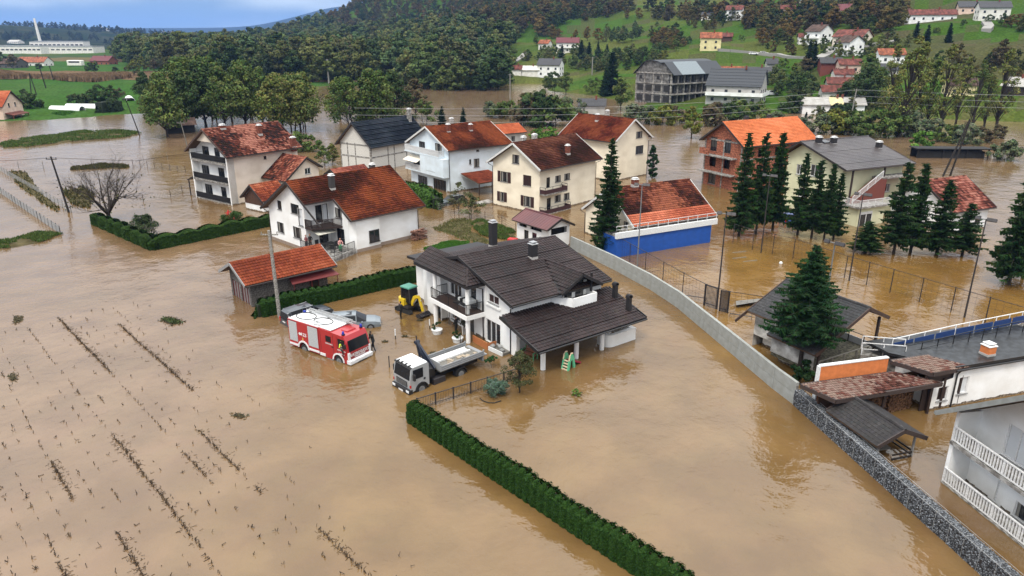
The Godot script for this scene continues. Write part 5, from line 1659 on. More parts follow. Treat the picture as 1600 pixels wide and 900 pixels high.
	grove([[V(183.0, 35.7, -517.0), 7.8, "d"], [V(193.6, 35.6, -515.4), 10.2, "c"], [V(197.0, 35.2, -511.8), 11.6, "c"], [V(201.4, 35.0, -507.7), 11.7, "c"], [V(205.7, 35.3, -506.0), 10.9, "c"], [V(213.3, 36.9, -507.6), 7.8, "g"], [V(277.6, 46.2, -630.1), 8.1, "o"]], "tree left of the two-toned house", "trees on the upper slope")
	grove([[V(111.4, 6.5, -315.2), 5.7, "d"], [V(118.1, 9.5, -327.2), 6.2, "g"], [V(121.0, 8.0, -320.3), 6.1, "y"], [V(125.8, 9.9, -321.4), 6.7, "b"], [V(127.6, 11.6, -323.6), 12.0, "c"], [V(129.9, 12.7, -324.2), 10.6, "c"]], "tree left of the steep lane", "trees left of the steep lane")
	grove([[V(101.2, 3.2, -282.5), 6.1, "d"], [V(94.9, -.1, -253.8), 6.4, "ds"], [V(103.3, 2.2, -269.2), 7.4, "g"], [V(105.3, 2.0, -266.0), 10.8, "d"], [V(87.9, -.1, -219.5), 3.7, "c"]], "tree by the red-roofed barns", "trees by the red-roofed barns")
	grove([[V(183.3, 28.8, -404.2), 7.5, "d"], [V(182.6, 26.9, -396.8), 6.7, "d"], [V(189.7, 30.2, -409.1), 7.4, "c"], [V(217.5, 32.4, -459.5), 6.8, "d"], [V(216.1, 31.3, -446.8), 9.7, "d"], [V(220.2, 32.0, -444.8), 10.3, "g"], [V(225.7, 33.2, -448.7), 8.2, "d"]], "tree left of the long white building", "trees left of the long white building")
	grove([[V(188.4, 23.0, -354.8), 8.5, "c"], [V(190.9, 21.7, -349.7), 8.4, "c"], [V(201.0, 26.5, -360.9), 2.3, "gs"], [V(199.3, 21.6, -346.9), 9.3, "c"]], "fir on the mound below the long white building", "firs on the mound")
	grove([[V(160.1, 20.1, -379.0), 3.5, "g"], [V(163.2, 20.9, -377.6), 4.0, "d"], [V(177.0, 22.4, -358.8), 4.2, "b"], [V(214.9, 28.9, -364.4), 3.4, "d"], [V(185.0, 13.8, -291.4), 5.4, "d"], [V(229.4, 30.3, -367.6), 4.3, "d"], [V(185.4, 12.9, -287.8), 7.8, "b"], [V(231.2, 29.5, -362.4), 5.6, "d"], [V(234.2, 28.8, -358.4), 5.6, "o"], [V(236.8, 28.7, -356.7), 5.7, "o"]], "tree on the right skyline slope", "trees on the right slope")
	grove([[V(115.0, 1.4, -255.8), 8.5, "d"], [V(118.7, 1.6, -254.1), 14.7, "d"], [V(125.2, -.1, -262.8), 18.7, "g"], [V(123.4, 2.1, -253.1), 12.6, "g"]], "tree in front of the hillside barns", "large trees in front of the barns", "broadleaf_tree", "tree", true)
	grove([[V(109.1, -.1, -213.1), 22.6, "at"], [V(101.3, -.1, -190.6), 25.0, "at"], [V(110.4, -.1, -201.3), 23.4, "at"], [V(113.9, -.1, -201.3), 19.8, "gt"], [V(116.3, -.1, -198.5), 22.8, "at"], [V(127.3, -.1, -210.0), 19.3, "at"], [V(126.8, -.1, -201.3), 18.9, "gt"], [V(131.8, -.1, -204.1), 17.1, "at"], [V(135.3, -.1, -204.1), 21.7, "at"]], "thin tree in the river at right", "tall thin trees at the right", "tall_tree", "tree", true)
	grove([[V(82.3, -.1, -197.1), 5.1, "ps"], [V(86.2, -.1, -197.1), 6.4, "ys"], [V(90.3, -.1, -198.5), 5.1, "bs"], [V(92.0, -.1, -194.5), 6.0, "gs"], [V(94.5, -.1, -191.9), 6.3, "gs"], [V(98.3, -.1, -190.6), 6.9, "gs"], [V(102.6, -.1, -190.6), 5.6, "ps"], [V(109.1, -.1, -195.8), 6.0, "ps"], [V(94.2, -.1, -166.3), 4.1, "fs"], [V(110.3, -.1, -190.6), 4.6, "ps"], [V(108.5, -.1, -181.0), 4.1, "gs"], [V(110.3, -.1, -176.5), 4.9, "ps"], [V(117.3, -.1, -181.0), 3.8, "bs"], [V(125.2, -.1, -188.1), 3.3, "bs"], [V(104.2, -.1, -152.0), 4.3, "ps"]], "bush behind the grey-roofed house", "river bushes at the right")
	grove([[V(-174.1, .7, -263.9), 6.5, "d"], [V(-167.7, .7, -259.1), 5.2, "ds"], [V(-161.3, .7, -270.4), 4.1, "ds"], [V(-156.7, .7, -268.8), 4.4, "ds"], [V(-155.8, .7, -273.6), 5.9, "d"], [V(-153.3, .7, -276.4), 7.3, "d"], [V(-145.8, .7, -269.3), 7.6, "d"], [V(-154.6, .7, -290.4), 5.2, "b"]], "tree by the white plastic tunnels", "dark trees along the flooded meadow")
	grove([[V(-388.2, 1.9, -571.9), 12.0, "d"], [V(-365.1, 1.9, -548.5), 10.7, "b"], [V(-346.2, 2.0, -548.3), 3.9, "ds"], [V(-283.0, 2.2, -503.5), 5.7, "ds"], [V(-315.7, 2.0, -569.5), 5.5, "g"], [V(-267.8, 2.2, -504.0), 3.2, "ds"], [V(-267.2, 2.3, -519.9), 2.9, "bs"], [V(-235.3, 1.6, -464.5), 9.8, "y"], [V(-247.6, 2.1, -504.1), 9.8, "y"], [V(-241.4, 2.1, -504.7), 8.2, "b"]], "tree near the far red house", "trees near the far red house")


func hillside() -> void:
	for e in [
		["white_house_far", "white house with black hipped roof on the far river bank", V(22.0, 3.3, -427.6), 6.5, 20, .7, "plaster_white", "roof_far_dark", 2, false],
		["shed_far", "white shed with red roof left of the black-roofed far bank house", V(2.9, 3.9, -428.1), 2.7, 10, .6, "plaster_far", "roof_far_red", 0, false],
		["low_garage", "long low white garage beside the black-roofed far bank house", V(10.6, 3.6, -428.0), 5.0, 4, .3, "plaster_far", "plaster_far", 0, false],
		["maroon_roofed_house", "white hillside house with maroon roof above the river", V(38.4, 14.4, -521.3), 7.5, 8, .6, "plaster_far", "roof_far_maroon", 2, true],
		["orange_roofed_house", "small orange-roofed house left of the maroon-roofed one", V(23.8, 16.5, -541.3), 3.9, 30, .8, "plaster_far", "roof_far_orange", 1, false],
		["yellow_house", "yellow house with orange roof on the green meadow", V(104.5, 17.8, -399.6), 5.2, 12, .7, "plaster_yellow", "roof_far_orange", 2, false],
		["barn", "dark wooden barn with red roof behind the yellow house", V(131.8, 21.4, -472.3), 4.8, 20, .5, "wood_brown", "roof_far_red", 0, false],
		["high_white_house", "white house with red roof high on the slope", V(153.8, 35.7, -531.0), 5.4, 25, .7, "plaster_white", "roof_far_red", 2, false],
		["red_roofed_cottage", "cottage with pale orange roof left of the high white house", V(150.4, 37.5, -638.8), 5.6, -6, .7, "plaster_far", "roof_far_red", 1, false],
		["grey_roofed_cottage", "small white cottage with dark roof left of the high white house", V(141.4, 35.6, -555.3), 3.8, 25, .7, "plaster_far", "roof_far_dark", 1, false],
		["barn", "white barn with dark red roof right of the high white house", V(205.1, 42.3, -643.0), 6.3, 5, .5, "plaster_far", "roof_far_maroon", 0, false],
		["small_house_far", "tiny white house alone in the woods at the top", V(41.9, 56.9, -870.4), 3.9, 10, .8, "plaster_far", "roof_far_dark", 1, false],
		["pinkish_house", "pinkish house with red roof among firs on the upper slope", V(185.6, 35.8, -518.4), 4.4, 15, .7, "plaster_pink", "roof_far_red", 2, false],
		["tiny_house_far", "tiny pale house at the upper edge above the firs", V(246.2, 48.9, -648.9), 3.4, -10, .8, "plaster_far", "roof_far_red", 1, false],
		["two_toned_house", "large white and grey house with dark red gable roof", V(210.1, 33.8, -485.5), 7.1, 40, .8, "plaster_white", "roof_far_maroon", 2, true],
		["long_white_building", "long white building with red roof and four small windows", V(227.5, 32.4, -417.0), 11.9, 8, .3, "plaster_white", "roof_far_red", 1, false],
		["brown_gabled_house", "small brown gabled house left of the long white building", V(230.4, 34.1, -450.9), 4.1, 50, .8, "plaster_grey", "roof_far_brown", 1, false],
		["pink_hill_house", "pink house with grey roof at the upper right", V(264.5, 37.3, -443.7), 6.9, 20, .6, "plaster_pink", "roof_far_dark", 1, false],
		["dark_roofed_hill_house", "white house with dark roof at the upper right edge", V(248.6, 32.5, -398.0), 7.1, 15, .6, "plaster_far", "roof_far_dark", 2, false],
		["gabled_villa", "white gabled villa with dark balconies on the mid slope", V(160.1, 21.0, -397.1), 5.0, 65, .9, "plaster_white", "roof_far_brown", 2, true],
		["low_annex", "low white annex with red roof left of the gabled villa", V(155.6, 21.0, -402.6), 3.8, 10, .5, "plaster_far", "roof_far_red", 1, false],
		["wide_gabled_house", "wide cream house with dark and red roof on the mid slope", V(166.2, 21.2, -371.0), 7.6, 55, .6, "plaster_beige", "roof_far_red", 1, false],
		["tall_white_house", "tall white house with brown roof and four balcony doors", V(157.3, 16.0, -352.5), 4.5, 75, .9, "plaster_white", "roof_far_brown", 2, true],
		["pale_red_roofed_house", "pink house with pale red roof below the tall white house", V(139.4, 10.5, -311.2), 4.3, 6, .6, "plaster_pink", "roof_far_red", 1, false],
		["garden_hut", "low brick hut with dark roof beside the steep lane", V(133.9, 11.2, -316.6), 4.3, 4, .5, "brick_dark", "roof_far_dark", 0, false],
		["roofed_farmhouse", "white farmhouse with orange roofs behind the large tree", V(157.7, 14.3, -314.8), 5.0, 8, .6, "plaster_white", "roof_far_orange", 1, false],
		["red_barn", "low barn with long mossy red roof by the river", V(116.6, 3.1, -266.3), 5.7, 4, .35, "plaster_far", "roof_far_red", 0, false],
		["red_barn", "red-roofed barn behind the low long barn", V(133.4, 3.7, -303.6), 5.0, 10, .5, "plaster_grey", "roof_far_red", 0, false],
		["small_red_roof_house", "little house with red roof between barn and lane", V(136.2, 6.9, -308.2), 3.9, 4, .6, "plaster_far", "roof_far_red", 1, false],
		["white_garage_row", "row of white garages with flat roof by the river road", V(108.8, -.0, -251.2), 10.2, 4, .14, "plaster_white", "plaster_grey", 0, false],
		["yellow_shed", "small yellow shed at the end of the garage row", V(109.6, -.0, -250.9), 1.7, 4, .5, "plaster_yellow", "plaster_yellow", 0, false],
		["grey_roofed_barn", "white barn with grey roof behind the tall thin trees", V(149.2, 9.3, -297.7), 3.9, 30, .6, "plaster_far", "roof_far_dark", 0, false],
		["brown_roofed_house", "pale yellow house with brown roof behind the tall thin trees", V(151.6, 6.0, -252.1), 4.5, 10, .6, "plaster_yellow", "roof_far_brown", 1, false],
		["dark_barn", "dark wooden barn with grey gable roof at the right edge", V(170.8, 6.0, -251.2), 3.5, 60, .9, "wood_dark", "plaster_grey", 0, false],
		["clay_roofed_house", "house with broad orange roof behind the concrete shell", V(90.7, 6.8, -317.6), 6.8, 12, .5, "plaster_grey", "roof_far_orange", 1, false],
		["slate_roofed_house", "white house with slate roof right of the clay-roofed house", V(104.5, 6.7, -318.9), 5.1, 15, .6, "plaster_far", "roof_far_dark", 1, false],
		["dark_garden_house", "dark-roofed garden house left of the steep lane", V(114.8, 10.3, -332.8), 2.2, 5, .6, "plaster_grey", "roof_far_dark", 0, false],
		["riverside_shed", "long shed with grey roof on the near river bank", V(27.2, -.3, -250.3), 4.3, 8, .2, "plaster_grey", "roof_far_dark", 0, false],
		["red_far_house", "red brick house with dark red roof on the green valley floor", V(-345.8, 1.7, -637.4), 9.0, 12, .6, "brick_red", "roof_far_maroon", 1, false],
		["white_far_house", "white house with orange roof near the factory", V(-385.2, 1.7, -607.6), 11.5, 5, .5, "plaster_far", "roof_far_orange", 1, false],
		["brown_far_house", "brown unplastered house left of the orange-roofed white house", V(-379.5, 1.7, -571.2), 7.9, 12, .8, "block_dark", "roof_far_brown", 1, false],
		["white_villa_far", "white villa on the rise behind the factory", V(-1055.4, 9.6, -1614.0), 12.0, 5, .8, "plaster_far", "plaster_grey", 1, false],
	]:
		far_house(e[0], e[1], e[2], e[4], e[3], maxf(2.2, e[3] * e[5]), 2.4 + 2.8 * maxf(e[8], 1) - (1.6 if e[8] == 0 else 1.4), 2.4 + 2.8 * maxf(e[8], 1) - 1.2 + minf(3.4, maxf(2.2, e[3] * e[5]) * .62), e[6], e[7], e[8], e[9])
	for e in [["factory_hall", "long white factory hall at the left edge of the valley", V(-639.9, 2.8, -980.5), 35.5, .22, 9.0], ["factory_hall", "wide white factory hall with saw-tooth roof right of the long hall", V(-595.9, 2.9, -1013.3), 44.0, .3, 8.0], ["factory_hall", "high rear factory hall with stepped roof behind the others", V(-771.0, 4.1, -1293.2), 47.0, .2, 11.0]]:
		var f := thing(e[0], e[2], 3, e[1], "factory", "factory halls")
		var m := MB.new()
		var a: float = e[3]
		m.span(V(-a, -1, -a * e[4]), V(a, e[5], a * e[4]))
		obj("wall", m, "plaster_far", f)
		m = MB.new()
		for k in 9:
			var x := lerpf(-a, a, k / 9.0)
			var x1 := lerpf(-a, a, (k + 1) / 9.0)
			m.hexa([V(x, e[5], -a * e[4]), V(x1, e[5], -a * e[4]), V(x1, e[5], a * e[4] + .3), V(x, e[5], a * e[4] + .3), V(x, e[5] + .6, -a * e[4]), V(x1, e[5] + 1.8, -a * e[4]), V(x1, e[5] + 1.8, a * e[4] + .3), V(x, e[5] + .6, a * e[4] + .3)])
		obj("roof", m, "galvanised", f)
		for k in 12:
			m = MB.new()
			m.box(V(lerpf(-a, a, (k + .5) / 12), e[5] * .6, a * e[4] + .05), V(a * .11, e[5] * .18, .2))
			obj("window", m, "pane_far", f)
	var mast := thing("factory_chimney", V(-989.72, 7.45, -1592.87), 0, "slim white chimney stack behind the factory", "chimney")
	var mm := MB.new()
	mm.cyl(Vector3.ZERO, V(-3, 52, 0), 3.2, 2.0, 10)
	obj("stack", mm, "plaster_far", mast)
	var vill := []
	var vc := []
	for k in 90:                     # the far town on the slope, too small to tell its houses apart
		var x := r(-620, -300)
		var z := r(-1900, -2300) if k % 3 else r(-2300, -2700)
		var b := Basis(Vector3.UP, r(0, 3)).scaled(V(r(9, 14), r(6, 9), r(8, 11)))
		vill.append(Transform3D(b, V(x + (-z - 1900) * -.1, ground(x, z) + 4, z)))
		vc.append(Color(.75, .73, .7) if rng.randf() < .65 else Color(.4, .2, .14))
	for k in 50:
		var x := r(-1700, -500)
		var z := r(-2300, -2650)
		vill.append(Transform3D(Basis(Vector3.UP, r(0, 3)).scaled(V(r(9, 14), r(6, 9), r(8, 11))), V(x, ground(x, z) + 5, z)))
		vc.append(Color(.75, .73, .7) if rng.randf() < .6 else Color(.4, .2, .14))
	var hm := MB.new()
	hm.span(V(-.5, -.8, -.5), V(.5, .45, .5))
	hm.profile([W(-.56, .4), W(.56, .4), W(0, .95)], -.55, .55)
	tag(many("far_town", hm.mesh(), "painted", vill, vc), "scattered tiny houses of the far town on the ridge", "town", "", "stuff")
	# fields and lanes
	for e in [["maize_field", "strip of dry brown maize across the valley floor", [W(-295.76, -425.98), W(-259.7, -439.35), W(-238.76, -465.03), W(-224.19, -440.56), W(-222.37, -398.55), W(-270.12, -425.85), W(-343.48, -496.26)], Color(.2, .13, .075)], ["stubble_field", "narrow tan stubble field before the far forest", [W(-357.82, -678.27), W(-346.31, -754.97), W(-360.49, -789.48), W(-390.24, -740.76)], Color(.27, .2, .11)]]:
		var flat := PackedVector2Array(e[2])
		var lo := flat[0]
		var hi := flat[0]
		for p in flat:
			lo = lo.min(p)
			hi = hi.max(p)
		var st := []
		var sc := []
		var tries := 0
		while st.size() < 6500 and tries < 90000:
			tries += 1
			var q := W(r(lo.x, hi.x), r(lo.y, hi.y))
			if Geometry2D.is_point_in_polygon(q, flat):
				st.append(Transform3D(Basis(Vector3.UP, r(0, TAU)).scaled(V(1.6, r(.8, 1.25), 1.6)), V(q.x, ground(q.x, q.y) - .2, q.y)))
				sc.append(e[3] * r(.6, 1.3))
		var sm := MB.new()
		for k in 5:
			sm.tri(V(-.5, 0, r(-.3, .3)), V(r(-.4, .4), 2.6, r(-.3, .3)), V(.5, .3, r(-.3, .3)))
		tag(many(e[0], sm.mesh(), "leaf", st, sc), e[1], "field", "", "stuff")
	for e in [["hill_lane", [V(130.76, 13.5, -325.39), V(149.95, 15.81, -360.66), V(157.75, 18.85, -372.89), V(161.16, 19.14, -367.91), V(167.37, 20.34, -363.37), V(175.74, 21.09, -355.85), V(179.97, 22.18, -355.51)], 4.5], ["hill_lane", [V(107.34, 17.6, -393.76), V(113.37, 17.25, -393.76), V(124.09, 16.27, -395.7), V(136.64, 15.33, -388.04), V(143.26, 14.58, -365.05)], 3.0], ["river_road", [V(0, 6.9, -512.41), V(3.53, 8.44, -518.57), V(7.16, 10.65, -526.88), V(9.98, 13.16, -535.32)], 4.0], ["hill_lane", [V(228.11, 30.49, -368.41), V(224.96, 28.51, -360.28), V(221.47, 27.06, -356.5)], 4.0]]:
		var m := MB.new()
		m.col = Color(.3, .29, .27)
		var pts: Array = e[1]
		for k in pts.size() - 1:
			for s in 8:
				var p: Vector3 = pts[k].lerp(pts[k + 1], s / 8.0)
				var q: Vector3 = pts[k].lerp(pts[k + 1], (s + 1) / 8.0)
				var side: Vector3 = (q - p).cross(Vector3.UP).normalized() * e[2] / 2
				var y0 := Vector3.UP * (ground(p.x, p.z) - p.y + 1.2)
				var y1 := Vector3.UP * (ground(q.x, q.z) - q.y + 1.2)
				m.hexa([p + side + y0 - Vector3.UP * 2, q + side + y1 - Vector3.UP * 2, q - side + y1 - Vector3.UP * 2, p - side + y0 - Vector3.UP * 2, p + side + y0, q + side + y1, q - side + y1, p - side + y0])
		obj(e[0], m, "painted", null, "structure")


# ---- walls, fences, hedges, trees close by -----------------------------------------------------------------

func fence(called: String, label: String, pts: Array, ht: float, gap: float, postm: String, wire := .14, wirem := "galvanised", wd := .07) -> Node3D:
	var f := thing(called, Vector3.ZERO, 0, label, "fence")
	for i in pts.size() - 1:
		var p: Vector3 = pts[i]
		var q: Vector3 = pts[i + 1]
		var n := maxi(1, roundi((q - p).length() / gap))
		for k in n + (1 if i == pts.size() - 2 else 0):
			var m := MB.new()
			var e := p.lerp(q, float(k) / n)
			m.bar(e - Vector3.UP * .4, e + V(r(-.04, .04), ht + .05 + r(-.03, .05), r(-.04, .04)), wd)
			obj("post", m, postm, f)
		if wire > 0:
			var g := MB.new()
			var len := (q - p).length()
			for k in int(ht / wire):
				g.bar(p + Vector3.UP * (k + .5) * wire, q + Vector3.UP * (k + .5) * wire, .012)
			for k in int(len / wire):
				g.bar(p.lerp(q, k * wire / len), p.lerp(q, k * wire / len) + Vector3.UP * ht, .012)
			obj("wire_mesh", g, wirem, f, "stuff")
	return f


func walls_and_fences() -> void:
	var w := thing("concrete_wall", Vector3.ZERO, 0, "long curving bare concrete panel wall between the villa and the pitch", "wall")
	var path := [V(7.34, 0, -86.12), V(11.61, 0, -77.54), V(14.47, 0, -70.89), V(16.22, 0, -65.41), V(17.9, 0, -57.14), V(18.59, 0, -53.74), V(19.67, 0, -48.4), V(20.33, 0, -45.92)]
	var tops := [1.55, 1.6, 1.62, 1.66, 1.72, 1.74, 1.75, 1.75]
	for i in path.size() - 1:
		var n := maxi(1, roundi((path[i + 1] - path[i]).length() / 2.5))
		for k in n:
			var a: Vector3 = path[i].lerp(path[i + 1], float(k) / n)
			var b: Vector3 = path[i].lerp(path[i + 1], float(k + 1) / n)
			var h0 := lerpf(tops[i], tops[i + 1], float(k) / n)
			var h1 := lerpf(tops[i], tops[i + 1], float(k + 1) / n)
			var d := (b - a).normalized() * .012
			var s := d.normalized().cross(Vector3.UP) * .125
			for e in [[-.6, .5], [.512, 1.0]]:
				var m := MB.new()
				var lo0: float = e[0] * (h0 if e[0] > 0 else 1.0)
				var lo1: float = e[0] * (h1 if e[0] > 0 else 1.0)
				var j := s * (1.0 + r(-.06, .06))
				m.hexa([a + d - j + Vector3.UP * lo0, b - d - j + Vector3.UP * lo1, b - d + j + Vector3.UP * lo1, a + d + j + Vector3.UP * lo0, a + d - j + Vector3.UP * h0 * e[1], b - d - j + Vector3.UP * h1 * e[1], b - d + j + Vector3.UP * h1 * e[1], a + d + j + Vector3.UP * h0 * e[1]])
				obj("panel", m, "concrete_wall", w)
	var core := MB.new()
	for i in path.size() - 1:
		core.bar(path[i] + Vector3.UP * .4, path[i + 1] + Vector3.UP * .4, .2, 2.2)
	obj("joint_fill", core, "concrete", w)
	# stone-filled wire wall
	w = thing("stone_wall", Vector3.ZERO, 0, "straight low wall of grey stones in wire baskets at the lower right", "wall")
	var p0 := V(20.45, 0, -45.95)
	var p1 := V(24.9, 0, -19.0)
	var dd := (p1 - p0).normalized()
	var side := dd.cross(Vector3.UP)
	var sm := []
	for k in 5:
		var m := MB.new()
		m.ball(Vector3.ZERO, V(r(.8, 1.2), r(.6, .9), r(.8, 1.2)), 5, 3)
		for i in m.v.size():
			m.v[i] *= 1.0 + .25 * sin(m.v[i].x * 7 + m.v[i].z * 5 + k)
		m.c.fill(Color(1, 1, 1))
		sm.append(m.mesh())
	var co := MB.new()
	co.bar(p0 + Vector3.UP * .35, p1 + Vector3.UP * .35, .52, 1.6)
	obj("core", co, "metal_dark", w)
	for k in 5:
		var pl := []
		var tc := []
		for i in 5200:
			var t := rng.randf()
			var u := rng.randf()
			var q := p0.lerp(p1, t)
			var pos := q + side * r(-.27, .27) + Vector3.UP * 1.17 if u < .36 else q + side * (.27 if u < .68 else -.27) + Vector3.UP * r(-.05, 1.18)
			pl.append(Transform3D(Basis.from_euler(V(r(0, 6), r(0, 6), r(0, 6))).scaled(Vector3.ONE * r(.028, .058)), pos))
			var g := pow(rng.randf(), 2.2) * .3 + .025
			tc.append(Color(g * .93, g * 1.0, g * 1.1))
		many("stones", sm[k], "stone", pl, tc, w)
	var wm := MB.new()
	for k in 28:
		var q := p0.lerp(p1, k / 27.0)
		wm.bar(q + side * .31 + Vector3.UP * 1.27, q - side * .31 + Vector3.UP * 1.27, .012)
		wm.bar(q + side * .31, q + side * .31 + Vector3.UP * 1.27, .012)
		wm.bar(q - side * .31, q - side * .31 + Vector3.UP * 1.27, .012)
	for s in [-1, 1]:
		wm.bar(p0 + side * .31 * s + Vector3.UP * 1.27, p1 + side * .31 * s + Vector3.UP * 1.27, .015)
	obj("wire_basket", wm, "galvanised", w)
	# ornamental iron fence by the hedge
	var fe := thing("iron_fence", Vector3.ZERO, 0, "dark wrought-iron fence from the front hedge to the olive tree", "fence")
	var a0 := V(-6.7, 0, -45.1)
	var a1 := V(.6, 0, -50.1)
	for k in 7:
		var m := MB.new()
		var q := a0.lerp(a1, k / 6.0)
		m.box(q + Vector3.UP * .25, V(.09, 1.45, .09), Basis(Vector3.UP, .6))
		obj("post", m, "metal_dark", fe)
		if k < 6:
			m = MB.new()
			var q1 := a0.lerp(a1, (k + 1) / 6.0)
			m.bar(q + Vector3.UP * .9, q1 + Vector3.UP * .9, .07, .04)
			m.bar(q + Vector3.UP * .16, q1 + Vector3.UP * .16, .03)
			for i in range(1, 11):
				var b := q.lerp(q1, i / 11.0)
				m.bar(b - Vector3.UP * .2, b + Vector3.UP * .9, .02)
			for s in 2:              # scrolls at the foot
				var pts := []
				for t in 14:
					var an := t * .6
					pts.append(q.lerp(q1, .3 + .4 * s) + (q1 - q).normalized() * cos(an) * (.26 - t * .015) + Vector3.UP * (.12 + sin(an) * (.26 - t * .015)))
				m.tube(pts, [.015], 3, false)
			obj("fence_bay", m, "metal_dark", fe)
	fence("wire_fence", "grey wire fence along the flooded lane at the left edge", [V(-93.64, -0, -127.03), V(-60.26, 0, -92.86)], 1.1, 2.0, "metal_dark", .1)
	fence("wire_fence", "upper wire fence overgrown with weeds beyond the flooded lane", [V(-109.17, 0, -149.54), V(-66.05, 0, -105.38)], 1.0, 2.4, "wood_grey", .2)
	fence("wire_fence", "short post fence right of the bare tree near the balcony house", [V(-77.65, 0, -147.19), V(-63.14, 0, -138.45)], 1.2, 2.6, "wood_dark", .3)
	fence("wire_fence", "low wire fence between bare tree and balcony house", [V(-58.92, 0, -112.87), V(-56.04, 0, -116.25), V(-55.92, 0, -120.35)], 1.1, 3.0, "wood_dark", .25)
	fence("wire_fence", "far fence with dark weeds at the upper left", [V(-103.67, 0, -143.43), V(-93.69, 0, -143.43)], 1.3, 4.0, "wood_grey", .3)
	fence("post_fence", "row of pale posts in the brown water behind the bare tree", [V(-76.55, 0, -149.54), V(-73.47, 0, -153.62), V(-67.24, 0, -151.15)], 1.6, 5.0, "wood_grey", 0)
	fence("garden_fence", "sagging wire fence on dark posts beside the lawn islands", [V(-11.4, 0, -107.06), V(-8.58, 0, -104.56), V(-3.85, 0, -100.24), V(-1.44, 0, -98.39), V(.52, 0, -94.19)], 1.3, 3.2, "wood_dark", .3)
	# the pitch
	fence("pitch_fence", "low mesh fence with top rail on the near side of the flooded pitch", [V(12.6, 0, -83.8), V(15.0, 0, -77.0), V(17.5, 0, -69.5), V(18.9, 0, -66.0)], 2.2, 4.0, "metal_dark", .55, "metal_dark").add_child(top_rail([V(12.6, 2.2, -83.8), V(15.0, 2.2, -77.0), V(17.5, 2.2, -69.5), V(18.9, 2.2, -66.0), V(20.6, 2.2, -63.9), V(23.6, 2.2, -62.4)]), true)
	fence("pitch_fence", "mesh fence with dark posts along the far side of the flooded pitch", [V(28.2, 0, -88.4), V(29.8, 0, -85.6), V(33.3, 0, -81.5), V(36.4, 0, -74.6), V(39.0, 0, -69.8), V(43.6, 0, -61.4), V(47, 0, -55.5)], 2.5, 3.1, "metal_dark", .6, "metal_dark").add_child(top_rail([V(28.2, 2.5, -88.4), V(29.8, 2.5, -85.6), V(33.3, 2.5, -81.5), V(36.4, 2.5, -74.6), V(39.0, 2.5, -69.8), V(43.6, 2.5, -61.4), V(47, 2.5, -55.5)]), true)
	fence("pitch_fence", "short stretch of pitch fence beside the club house", [V(20.6, 0, -63.9), V(23.6, 0, -62.4)], 2.2, 3.0, "metal_dark", .55, "metal_dark")
	var gt := thing("pitch_gate", Vector3.ZERO, 0, "barred metal gate standing open in the pitch fence", "gate")
	for s in [[V(18.85, 0, -66.1), V(19.75, 0, -65.0)], [V(19.95, 0, -64.5), V(20.6, 0, -64.0)]]:
		for k in 11:
			var m := MB.new()
			var q: Vector3 = s[0].lerp(s[1], k / 10.0)
			m.bar(q - Vector3.UP * .3, q + Vector3.UP * 2.15, .05 if k % 10 else .09)
			obj("bar", m, "metal_dark", gt)
		var m := MB.new()
		m.bar(s[0] + Vector3.UP * 2.12, s[1] + Vector3.UP * 2.12, .06)
		m.bar(s[0] + Vector3.UP * .3, s[1] + Vector3.UP * .3, .06)
		obj("gate_frame", m, "metal_dark", gt)
	var tops6 := [V(25.68, 9.5, -55.04)]
	var spots := [[V(14.4, 0, -78.74), "floodlight mast in front of the blue hall"], [V(19.84, 0, -65.0), "floodlight mast at the pitch gate"], [V(30.4, 0, -84.16), "floodlight mast in front of the left spruces"], [V(36.47, 0, -73.57), "floodlight mast in front of the pale green house"], [V(42.55, 0, -62.83), "floodlight mast in front of the right-hand spruces"], [V(tops6[0].x, 0, tops6[0].z), "pale floodlight mast behind the big spruce"]]
	for i in 6:
		var l := thing("floodlight_mast", spots[i][0], 20 + i * 7, spots[i][1], "floodlight", "floodlight masts round the pitch")
		var m := MB.new()
		m.tube([V(0, -.5, 0), V(0, 4.8, 0), V(0, 9.5, 0)], [.085, .07, .05], 8)
		obj("mast", m, "metal_grey" if i in [0, 5] else "metal_dark", l)
		m = MB.new()
		m.bar(V(-.75, 9.45, 0), V(.75, 9.45, 0), .07)
		var arm := obj("cross_arm", m, "metal_grey", l)
		for s in [-.62, .3, .68]:
			m = MB.new()
			m.cbox(V(s, 9.5, .12), V(.42, .3, .2), .03, Basis(Vector3.RIGHT, -.5))
			obj("lamp", m, "metal_dark", l)
